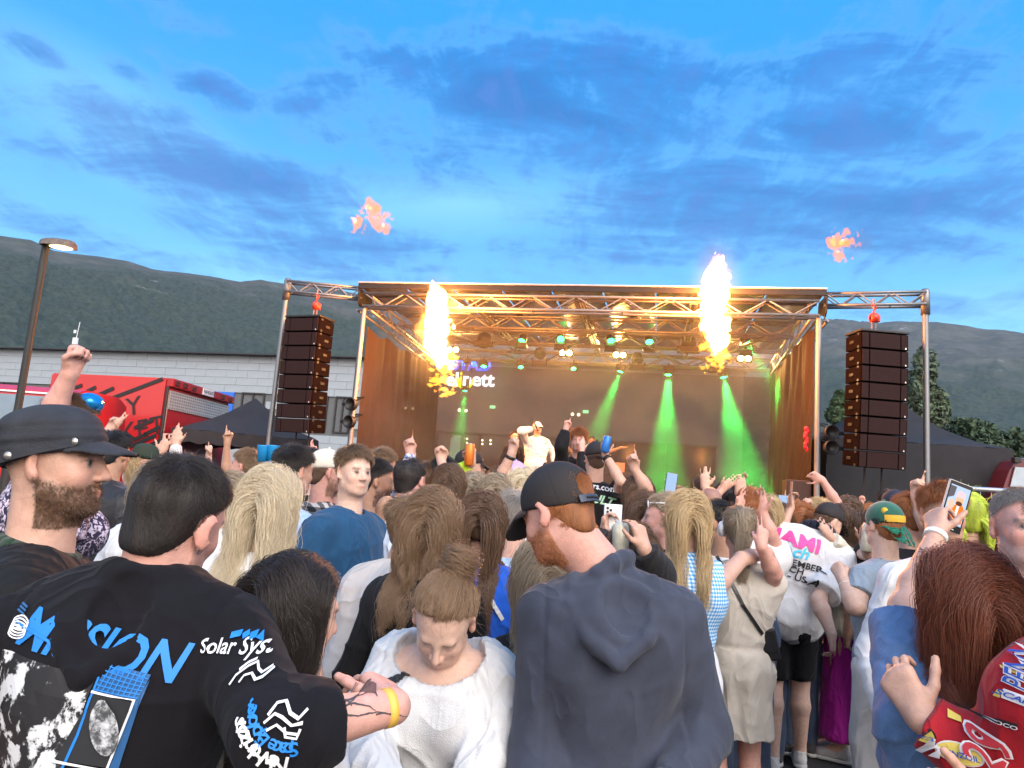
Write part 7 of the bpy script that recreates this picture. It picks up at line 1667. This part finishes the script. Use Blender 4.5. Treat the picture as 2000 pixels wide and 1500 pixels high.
arc_text('Space Explorer', INKB, 562, 1392, 70, rad(82), rad(192), .028)
line2('probe_badge', [[(528, 1402), (536, 1388), (548, 1386), (560, 1400), (574, 1408), (584, 1398)], [(524, 1412), (538, 1400), (550, 1404), (566, 1416), (582, 1414)], [(530, 1422), (544, 1414), (560, 1426), (578, 1430)], [(556, 1418), (560, 1432), (576, 1436), (580, 1422)]], .0018, INKW, (555, 1410))
# tattoos and the yellow festival band on the embracing arm
M_tat = mat('tattoo_ink', (.055, .050, .055), .6, 0, .2, 40)
TB2 = bvh(f2.bodyVQ); rt_ = np.random.default_rng(5)
lines = []
for k in range(22):
    x, y = 650 + k * 4.4, 1342 + rt_.uniform(-24, 52); a = rt_.uniform(-.5, .25); pts = []
    for i in range(9): pts.append((x, y)); a += rt_.uniform(-.5, .5); x += 7 * math.cos(a); y += 7 * math.sin(a)
    lines.append(pts)
decal(f2, 'tattoo', strokes_mesh([px2((705, 1370), p, 1.28) for p in lines], lambda t: .0013 * (1 - t * .75)), (705, 1370), 1.4, *AX, M_tat, TB2, f2.body, off=.0012, cut=.012)
ring(f2, 'R', 'wristband', .030, .016, mat('band_yellow', (.75, .45, .08), .5), .012)
ear = MB(); c = f2.Lh(.083, -.008, -.040); ear.tube([c + f2.fh * .008 * math.cos(a) + f2.uh * .008 * math.sin(a) for a in np.linspace(0, 6.28, 10)], .0012, 6); ear.build('earring', mat('ring_steel', (.4, .4, .4), .3, .9), f2.root)
# cadet cap: strap and snap buttons
cb = MB(); cs = MB()
for Y, Z in ((.062, .048), (-.058, .012)):
    p = f1.Lc(.0905 * math.sqrt(max(0, 1 - ((Y + .016) / .112) ** 2)) + .004, Y, Z); MB().lathe(p, [(0, .003), (.008, .002), (.009, 0), (0, -.002)], f1.rh, 16).build('snap_button', mat('button_steel', (.45, .42, .38), .35, .8), f1.cap_obj, True)
pass
pts = [f1.Lc(.0915 * math.sqrt(max(0, 1 - ((Y + .016) / .113) ** 2)) + .001, Y, .030 + .30 * Y) for Y in np.linspace(-.10, .085, 12)]
for p, q in zip(pts[:-1], pts[1:]):
    p, q = Vector(p), Vector(q); d = (q - p).normalized(); nrm_ = Vector(f1.rh) - d * d.dot(Vector(f1.rh)); nrm_.normalize(); cs.box((p + q) / 2, ((q - p).length * 1.1, .004, .022), Matrix((d, nrm_, d.cross(nrm_))).transposed())
cs.build('cap_strap', MATS['cap_washed_black'], f1.cap_obj)
mbc = MB(); 
for a in np.linspace(0, 6.283, 20)[:-1]:
    e1, e2 = f1.r, f1.f; p = f1.N + f1.u * .012 + (e1 * math.cos(a) + e2 * math.sin(a)) * (f1.neck_r + .012) - f1.u * .02 * math.sin(a); q = f1.N + f1.u * .012 + (e1 * math.cos(a + .34) + e2 * math.sin(a + .34)) * (f1.neck_r + .012) - f1.u * .02 * math.sin(a + .34); mbc.rod(p, q, .017, n=8)
mbc.build('collar', fabric('dark_green', (.022, .045, .028)), f1.root, True)
# woman in gauze blouse: strap, pendant, ear stud
strap_along('bag_strap', f4, [(755, 1336, 1.8), (795, 1318, 1.8), (822, 1300, 1.8)], .020, mat('strap_black', (.015, .015, .015), .5))
pd = un(822, 1322, 1.83); tr4 = bvh(f4.topVQ); d0 = nrmz(pd - CAM); hit, nn, _, _ = tr4.ray_cast(Vector(CAM + d0 * .3), Vector(d0))
if hit is not None:
    MB().lathe(hit + nn * .003, [(0, 0), (.0115, 0), (.0115, .002), (0, .003)], nn, 20).build('pendant', mat('brass', (.65, .50, .25), .3, .9), f4.root, True)
    ch = MB(); ch.tube([Vector(hit + nn * .003) + Vector((.0, 0, .011)), Vector(hit) + Vector((-.02, .0, .05)) + nn * .008], .0008, 5); ch.tube([Vector(hit + nn * .003) + Vector((.0, 0, .011)), Vector(hit) + Vector((.02, .0, .05)) + nn * .008], .0008, 5); tag(ch.build('necklace', MATS['brass'], f4.root), kind='stuff')
MB().ball(f4.Lh(-.086, -.004, -.034), .0035, None, 8).build('ear_stud', MATS['brass'], f4.root, True)
# raised phone of the auburn woman, tattoos and wristband
hp_ = f6.arms['L']['hand']; scr = bpy.data.materials.new('phone_screen'); scr.use_nodes = True; t = scr.node_tree; h = N(t); b = t.nodes['Principled BSDF']; b.inputs['Base Color'].default_value = (.01, .01, .01, 1); b.inputs['Roughness'].default_value = .1
pr6 = un(1864, 990, 2.12); phr = nrmz(A3(1, .05, -.30)); phu = nrmz(A3(.30, .0, 1)); ph6 = phone(pr6, phr, phu, 'black framed phone filming the concert, held up by the auburn woman', mat('phone_pale_case', (.55, .55, .55), .4), None, .072, .150)
phn = np.cross(phr, phu); MB().box(Vector(pr6 + phn * .005), (.068, .145, .0012), Matrix([list(phr), list(phu), list(phn)]).transposed()).build('bezel', mat('bezel_black', (.008, .008, .008), .15), ph6)
def onscr(x, y): return pr6 + phr * x + phu * y
def scr_shape(name, pts, col, lift, s=1.0):
    m = glow('screen_%s' % name, col, s); mb = MB(); mb.poly([Vector(onscr(x, y) + phn * (.0058 + lift)) for x, y in pts]); mb.build(name, m, ph6)
ell_ = lambda cx, cy, rx, ry, n=16: [(cx + rx * math.cos(a), cy + ry * math.sin(a)) for a in np.linspace(0, 6.283, n + 1)[:-1]]
scr_shape('screen', [(-.030, -.052), (.030, -.052), (.030, .062), (-.030, .062)], (.36, .46, .62), .0)
scr_shape('crowd_patch', [(-.030, .02), (-.014, .03), (-.012, .058), (-.030, .058)], (.10, .09, .10), .0002)
scr_shape('blue_coat', [(-.030, -.045), (-.006, -.045), (-.008, -.020), (-.022, -.012), (-.030, -.016)], (.02, .10, .55), .0003)
scr_shape('jacket', [(-.012, -.045), (.028, -.045), (.028, -.005), (.018, .010), (.002, .012), (-.010, -.002)], (.85, .16, .02), .0004)
scr_shape('shirt_patch', [(.0, -.035), (.008, -.035), (.010, .008), (.002, .010)], (.8, .62, .6), .0005)
scr_shape('face_patch', ell_(.006, .022, .012, .017), (.75, .38, .22), .0006); scr_shape('second_face', ell_(-.017, .004, .011, .015), (.70, .42, .32), .0005)
scr_shape('beard_patch', ell_(.006, .012, .010, .007), (.10, .04, .02), .0007); scr_shape('cap_patch', [(-.008, .030), (.020, .030), (.018, .046), (.004, .050), (-.006, .044)], (.85, .45, .48), .0007)
scr_shape('buttons', ell_(0, -.060, .004, .004) , (.9, .9, .9), .0003); scr_shape('caption', [(-.016, -.067), (.012, -.067), (.012, -.065), (-.016, -.065)], (.8, .8, .8), .0003)
TB6 = bvh(f6.bodyVQ); fl = []
def rose(cx, cy, r_):
    for k in range(3): fl.append([(cx + r_ * (.3 + .3 * k) * math.cos(a) * (1 + .15 * math.sin(5 * a)), cy + r_ * (.3 + .3 * k) * math.sin(a)) for a in np.linspace(k, k + 5.4, 16)])
for q in ((1806, 1092, 15), (1794, 1120, 13), (1782, 1150, 11), (1820, 1072, 8), (1812, 1128, 8)): rose(*q)
for q in ((1800, 1068), (1822, 1108), (1784, 1134), (1776, 1166), (1800, 1146)):
    for s_ in (-4, 0, 4): fl.append([(q[0] - 8, q[1] + s_ * .3), (q[0], q[1] + s_), (q[0] + 9, q[1] + 3)])
decal(f6, 'tattoo', strokes_mesh([px2((1800, 1110), p, 1.66) for p in fl], .0011), (1800, 1110), 1.66, *AX, M_tat, TB6, f6.body, off=.0010, cut=.012)
ring(f6, 'L', 'wristband', .0275, .016, mat('band_white', (.75, .78, .75), .5), .006)
# racing jacket: sponsor patches
T7 = bvh(f7.topVQ); D7 = float(hitpt(T7, (1900, 1440), 1.26)[1])
M_py = mat('patch_yellow', (.72, .55, .10), .7); M_pw = mat('patch_white', (.70, .68, .68), .7); M_pb = mat('patch_blue', (.02, .07, .35), .7); M_pk = mat('patch_black', (.015, .012, .014), .7); M_pr = mat('patch_red', (.45, .02, .03), .7)
def p7(name, polys, m, org, off=.004): return decal(f7, name, fill_mesh([px2(org, p, D7) for p in polys]), org, D7, *AX, m, T7, f7.top, off=off)
def oval(cx, cy, rx, ry, rot=0): c_, s_ = math.cos(rad(rot)), math.sin(rad(rot)); return [(cx + rx * math.cos(a) * c_ - ry * math.sin(a) * s_, cy + rx * math.cos(a) * s_ + ry * math.sin(a) * c_) for a in np.linspace(0, 6.283, 25)[:-1]]
def t7(s, size, px, deg, m, sx=1.0, off=.011, **kw): R_, U_ = tilt(deg); me = text_mesh(s, size, **kw); me.materials.clear(); me.materials.append(m); wrap_mesh(me, T7, hitpt(T7, px, D7), R_, U_, off=off, sx=sx, cut=.02); return link('patch_text', me, f7.top)
p7('oval_patch', [oval(1874, 1472, 28, 18, -2)], M_pw, (1874, 1472)); p7('oval_face', [oval(1874, 1472, 25.5, 15.5, -2)], M_py, (1874, 1472), .0065); t7('PENNZOIL', .0115, (1874, 1474), 2, M_pb, .86, bold=.02)
p7('oval_patch', [oval(1802, 1432, 17, 15, 35)], M_pk, (1802, 1432)); p7('oval_face', [oval(1802, 1432, 14, 12, 35)], M_py, (1802, 1432), .0065); t7('PENNZOIL', .007, (1802, 1433), -20, M_pb, .8, bold=.02)
t7('h', .040, (1828, 1461), -12, M_pw, bold=.03); t7('29', .060, (1934, 1466), 66, M_pw, 1.0, bold=.05); t7('29', .058, (1934, 1466), 66, M_pr, 1.0, .014, bold=.012)
p7('bar_patch', [[(1934, 1340), (1990, 1352), (1984, 1368), (1932, 1356)]], M_pw, (1960, 1354)); t7('NASCAR', .0125, (1963, 1355), -11, M_pb, .95, bold=.03, shear=.3)
p7('bar_stripe', [[(1936, 1342), (1941, 1343), (1937, 1356), (1933, 1355)], [(1943, 1344), (1947, 1345), (1943, 1357), (1939, 1356)]], M_py, (1940, 1350), .006)
p7('arrow_patch', [[(1940, 1386), (1966, 1404), (1958, 1414), (1934, 1416)]], M_py, (1950, 1402)); p7('arrow_bar', [[(1936, 1400), (1968, 1402), (1964, 1414), (1934, 1412)]], M_pk, (1950, 1402), .006); t7('SUNOCO', .0095, (1951, 1407), -3, M_pw, .95, .013, bold=.02)
t7('PENNZOIL', .030, (1984, 1272), 66, M_pw, .9, .006, bold=.05); t7('PENNZOIL', .030, (1984, 1272), 66, M_pb, .9, .010, bold=.0)
p7('shoulder_piping', [[(1946, 1306), (1968, 1306), (1988, 1314), (2000, 1322), (2000, 1327), (1986, 1318), (1967, 1310), (1946, 1310)]], M_py, (1972, 1312)); p7('cuff_piping', [[(1818, 1366), (1832, 1376), (1862, 1392), (1858, 1400), (1840, 1396), (1822, 1380)]], M_py, (1840, 1382))
# grey haired man's shirt buttons and placket
T8 = bvh(f8.topVQ)
for y in (1111, 1126, 1142):
    d0 = nrmz(un(1992, y, 2.2) - CAM); h_, n_, _, _ = T8.ray_cast(Vector(CAM + d0 * .4), Vector(d0))
    if h_ is not None: MB().lathe(h_ + n_ * .002, [(0, 0), (.008, 0), (.008, .003), (0, .004)], n_, 14).build('button', M_black, f8.top, True)
# linen dress woman: headphones, shoulder bag
headband(m7, mat('headphone_white', (.72, .72, .72), .4), r=.0075, name='headphones')
for sg in (-1, 1): MB().ball(m7.Lh(sg * .095, -.012, .0), (.022, .036, .040), Matrix([list(m7.rh), list(m7.fh), list(m7.uh)]).transposed(), 14).build('ear_cup', MATS['headphone_white'], m7.root, True)
bag = un(1502, 1258, 3.66); bg_ = empty('shoulder_bag', bag, 0, 'small black leather shoulder bag on the linen dress woman', 'bag'); M_lea = mat('black_leather_bag', (.012, .012, .014), .35, 0, .15, 10, .15, 120)
RB = Matrix.Rotation(rad(-14), 3, 'Y') @ Matrix.Rotation(rad(-20), 3, 'Z'); MB().box(bag, (.085, .062, .152), RB, .012).build('bag_body', M_lea, bg_); MB().box(Vector(bag) + RB @ Vector((0, -.033, .02)), (.08, .008, .105), RB, .004).build('flap', M_lea, bg_)
T7m = strap_along('strap', m7, [(1400, 1086, 3.5), (1424, 1130, 3.5), (1450, 1180, 3.5), (1474, 1216, 3.5), (1488, 1238, 3.5)], .016, M_lea, bg_)
rod('strap_end', un(1474, 1216, 3.62), un(1490, 1232, 3.64), .005, mat('ring_steel', (.4, .4, .4), .3, .9), bg_)
MB().lathe(m7.Lh(0, -.108, .055), [(.010, -.006), (.014, -.006), (.014, .006), (.010, .006)], -m7.fh, 14).build('hair_tie', M_black, m7.root, True)
strap_along('bag_strap', m6, [(1330, 1110, 3.2), (1332, 1140, 3.2)], .022, M_lea)
# printed t-shirt
T8m = bvh(m8.topVQ); D8 = 4.6
def t8(s, size, px, deg, m, **kw): R_, U_ = tilt(deg, .12); me = text_mesh(s, size, **kw); me.materials.clear(); me.materials.append(m); sx = kw.pop('sx', 1.0); wrap_mesh(me, T8m, hitpt(T8m, px, D8), R_, U_, off=.006, cut=.03, reach=.6); return link('shirt_print', me, m8.top)
M_pink = mat('print_pink', (.72, .06, .30), .6); M_cy = mat('print_cyan', (.05, .50, .70), .6)
t8('MIAMI', .125, (1540, 1052), -14, M_pink, bold=.04, shear=.15); t8('Beach', .10, (1532, 1074), -8, M_cy, bold=.02, shear=.4)
for i, s_ in enumerate(('CLUB MEMBER', 'BEACH', '33298 - USA')): t8(s_, .056, (1540 - i * 3, 1096 + i * 13), -12, INKK, bold=.02)
decal(m8, 'sun_print', fill_mesh([[( (.026 if k % 2 else .034) * math.cos(a), (.026 if k % 2 else .034) * math.sin(a)) for k, a in enumerate(np.linspace(0, 6.283, 33)[:-1])]]), (1522, 1142), D8, *AX, INKK, T8m, m8.top, off=.006, reach=.6)
sc = MB(); 
for a in np.linspace(0, 6.283, 18)[:-1]:
    f_ = lambda a: m8.N + m8.u * .03 + (m8.r * math.cos(a) + m8.f * math.sin(a)) * (m8.neck_r + .03) - m8.u * .03 * math.sin(a)
    sc.rod(f_(a), f_(a + .37), .034, n=8)
sc.build('scarf', fabric('navy_scarf', (.015, .018, .035)), m8.root, True)
ring(m8, 'R', 'wristband', .029, .012, M_black, .02)
# velvet cap band
def cap_band(o, m, z0, z1, a0, a1, text=None):
    mb = MB(); n = 14; Lq = []
    for i in range(n + 1):
        a = a0 + (a1 - a0) * i / n; Lq.append([o.Lc(.0895 * math.sin(a) * math.sqrt(max(.1, 1 - ((z - .036) / .0985) ** 2)), o.cap_yc + .1105 * math.cos(a) * math.sqrt(max(.1, 1 - ((z - .036) / .0985) ** 2)), z) for z in (z0, (z0 + z1) / 2, z1)])
    vs = [[mb.bm.verts.new(p) for p in q] for q in Lq]
    for A, B_ in zip(vs[:-1], vs[1:]):
        for j in (0, 1): mb.bm.faces.new((A[j], A[j + 1], B_[j + 1], B_[j]))
    return mb.build('band', m, o.cap_obj, True)
M_band = mat('band_gold', (.70, .40, .03), .7); cap_band(m10, M_band, .016, .052, -.95, .95)
trc = bvh(m10.cap_VQ); R_, U_ = tilt(-8); me = text_mesh('ÆRbeskar' if False else 'Ærbeskar', .036, bold=.015); me.materials.clear(); me.materials.append(INKK); wrap_mesh(me, trc, hitpt(trc, (1738, 1022), 3.85), R_, U_, off=.0065, cut=.02); link('band_text', me, m10.cap_obj)
MB().lathe(m10.Lc(.060, m10.cap_yc + .055, .075), [(0, 0), (.017, 0), (.017, .004), (0, .006)], nrmz(m10.Fc[0] * .75 + m10.Fc[1] * .55 + m10.Fc[2] * .3), 16).build('cap_badge', M_band, m10.cap_obj, True)
ring(m10, 'L', 'bracelet', .030, .008, mat('band_white', (.75, .78, .75), .5), .03)
# other prints
T12 = bvh(m12.topVQ); R_, U_ = tilt(-6)
print_text(m12, 'shirt_print', 'racers.com', .060, (1166, 951), 5.3, R_, U_, INKW, tree=T12, bold=.02); print_text(m12, 'shirt_print', 'CULT', .085, (1168, 976), 5.3, R_, U_, mat('print_green', (.35, .6, .4), .6), tree=T12, bold=.03, shear=.3)
Rs, Us = A3(1, -.3, 0), A3(0, 0, 1)
me = text_mesh('5', .17, bold=.0); me.materials.clear(); me.materials.append(mat('print_grey', (.30, .27, .22), .7)); wrap_mesh(me, bvh(s1.topVQ), un(1068, 862, 13.9), A3(1, .25, 0), Us, off=.008, cut=.04, reach=.8); link('shirt_print', me, s1.top)
mic = empty('microphone', un(1045, 830, 13.8), 0, 'black handheld microphone at the mouth of the artist', 'microphone'); a_, b_ = Vector(un(1042, 822, 13.75)), Vector(un(1050, 840, 13.72))
MB().rod(a_, b_, .016, .012).build('handle', M_black, mic, True); MB().ball(b_, .027, None, 12).build('grille_ball', mat('mic_grille', (.08, .08, .08), .4, .6), mic, True); rod('aerial', a_, a_ + (a_ - b_) * .5, .006, M_black, mic)
glasses(s1, .004, .088)
# sunglasses worn or pushed up
M_bluel = mat('mirror_blue', (.01, .22, .55), .12, .4, 0)
mb = MB(); Mh = Matrix([list(c4.rh), list(c4.fh), list(c4.uh)]).transposed(); mb.ball(c4.Lh(0, .045, .105), (.072, .052, .040), Mh, 18); mb.build('sunglasses', M_bluel, c4.root, True)
mb = MB(); mb.tube([c4.Lh(-.07, .02, .10), c4.Lh(0, .095, .118), c4.Lh(.07, .02, .10)], .005, 6); mb.build('headband', M_black, c4.root, True)
glasses(c8, .075, .085, M_black, 'sunglasses'); glasses(c18, .085, -.02, mat('lens_red', (.12, .02, .02), .2), 'sunglasses'); glasses(c23, .095, .04); glasses(c25, .075, .07, mat('frame_white', (.75, .75, .75), .3)); glasses(c29, .085, .04); glasses(c27, .004, .098, mat('thin_gold', (.4, .3, .15), .3, .8), 'eyeglasses')
watch(c21, 'R'); watch(m12, 'R'); ring(c22, 'R', 'ring_cuff', .034, .02, MATS['cloth_black_rib'], .035); ring(m2, 'L', 'wristband', .031, .014, mat('band_white', (.75, .78, .75), .5), .02)
# things held up in the crowd
M_orange = mat('can_orange', (.75, .20, .03), .35, .4, .1, 30); M_bluecan = mat('can_blue', (.03, .18, .55), .35, .4, .1, 30); M_pale = mat('can_pale', (.60, .58, .46), .4, .3, .25, 25)
hn = c17.arms['L']['hand']; can(un(917, 888, 4.95), (0, 0, 1), 'orange drink can raised by the person in the neon jacket', M_orange)
can(un(1184, 868, 5.15), (.12, 0, 1), 'blue drink can lifted by the man in the racing shirt', M_bluecan, .03, .12)
can(un(1212, 1055, 2.62), (-.05, 0, 1), 'pale green drink can held beside the black ribbed jumper', M_pale, .030, .13)
can(un(1694, 1050, 4.35), (.1, 0, 1), 'pale patterned drink can held behind the grey polo', M_pale, .034, .17)
phone(un(1196, 1022, 2.9), (1, .15, 0), (.02, 0, 1), 'white phone with three lenses held up behind the hoodie man', mat('phone_white', (.72, .73, .74), .3), None, .074, .15, True)
M_scrb = glow('phone_screen_blue', (.30, .42, .62), .9)
phone(un(598, 908, 4.45), (1, .1, -.05), (0, 0, 1), 'small dark phone held up by the tent pole', M_black, M_scrb, .12, .09)
phone(un(1310, 946, 4.6), (1, .1, -.1), (.1, 0, 1), 'lit phone held up in front of the green light', M_black, M_scrb, .075, .15)
phone(un(1545, 962, 4.95), (.25, .97, 0), (.05, 0, 1), 'phone seen edge on near the right stage speaker', mat('phone_brown', (.30, .16, .12), .4), None, .074, .15)
phone(un(1528, 985, 5.4), (1, .1, 0), (0, 0, 1), 'dark phone above the dark brown haired woman', M_black, M_scrb, .072, .14)
# blue cups by the tent pole
for k, x in enumerate((512, 531)):
    p = un(x, 902, 4.6); tag(MB().lathe(p, [(.030, 0), (.040, .10), (.042, .105), (.038, .102), (.0, .02)], (0, 0, 1), 18).build('paper_cup', mat('cup_blue', (.02, .28, .62), .4), None, True), ('left' if k == 0 else 'right') + ' one of two blue cups above the wavy blond hair', 'cup', 'blue cups held together')
# scarf of knitted blue jumper over shoulders
bj = MB(); F_ = m4b
pts = [F_.B(-.10, .02, .262), F_.B(-.085, -.055, .268), F_.B(0, -.085, .262), F_.B(.085, -.055, .268), F_.B(.10, .02, .262)]
bj.tube(pts, .05, 12)
for p in pts: bj.ball(p, .05, None, 12)
bj.build('shoulder_jumper', fabric('cobalt_knit', (.008, .085, .50), .9, 120, .5), F_.root, True)
strap_along('bag_strap', m4, [(946, 1145, 2.8), (960, 1175, 2.8), (980, 1210, 2.8)], .016, mat('strap_grey', (.5, .5, .52), .4))

# ------------------------------------------------------------------ evening air
hb = MB().box((0, 650, 192.5), (5200, 2200, 395)).build('haze', mat('tmp_unused', (0, 0, 0)))
hm = bpy.data.materials.new('haze'); hm.use_nodes = True; t = hm.node_tree; t.nodes.clear(); pv = t.nodes.new('ShaderNodeVolumePrincipled')
pv.inputs['Color'].default_value = (.62, .78, .95, 1); pv.inputs['Density'].default_value = .00009; pv.inputs['Anisotropy'].default_value = 0.0
t.links.new(pv.outputs[0], t.nodes.new('ShaderNodeOutputMaterial').inputs['Volume']); hb.data.materials.clear(); hb.data.materials.append(hm); tag(hb, kind='stuff', label='thin blue evening haze over the valley')
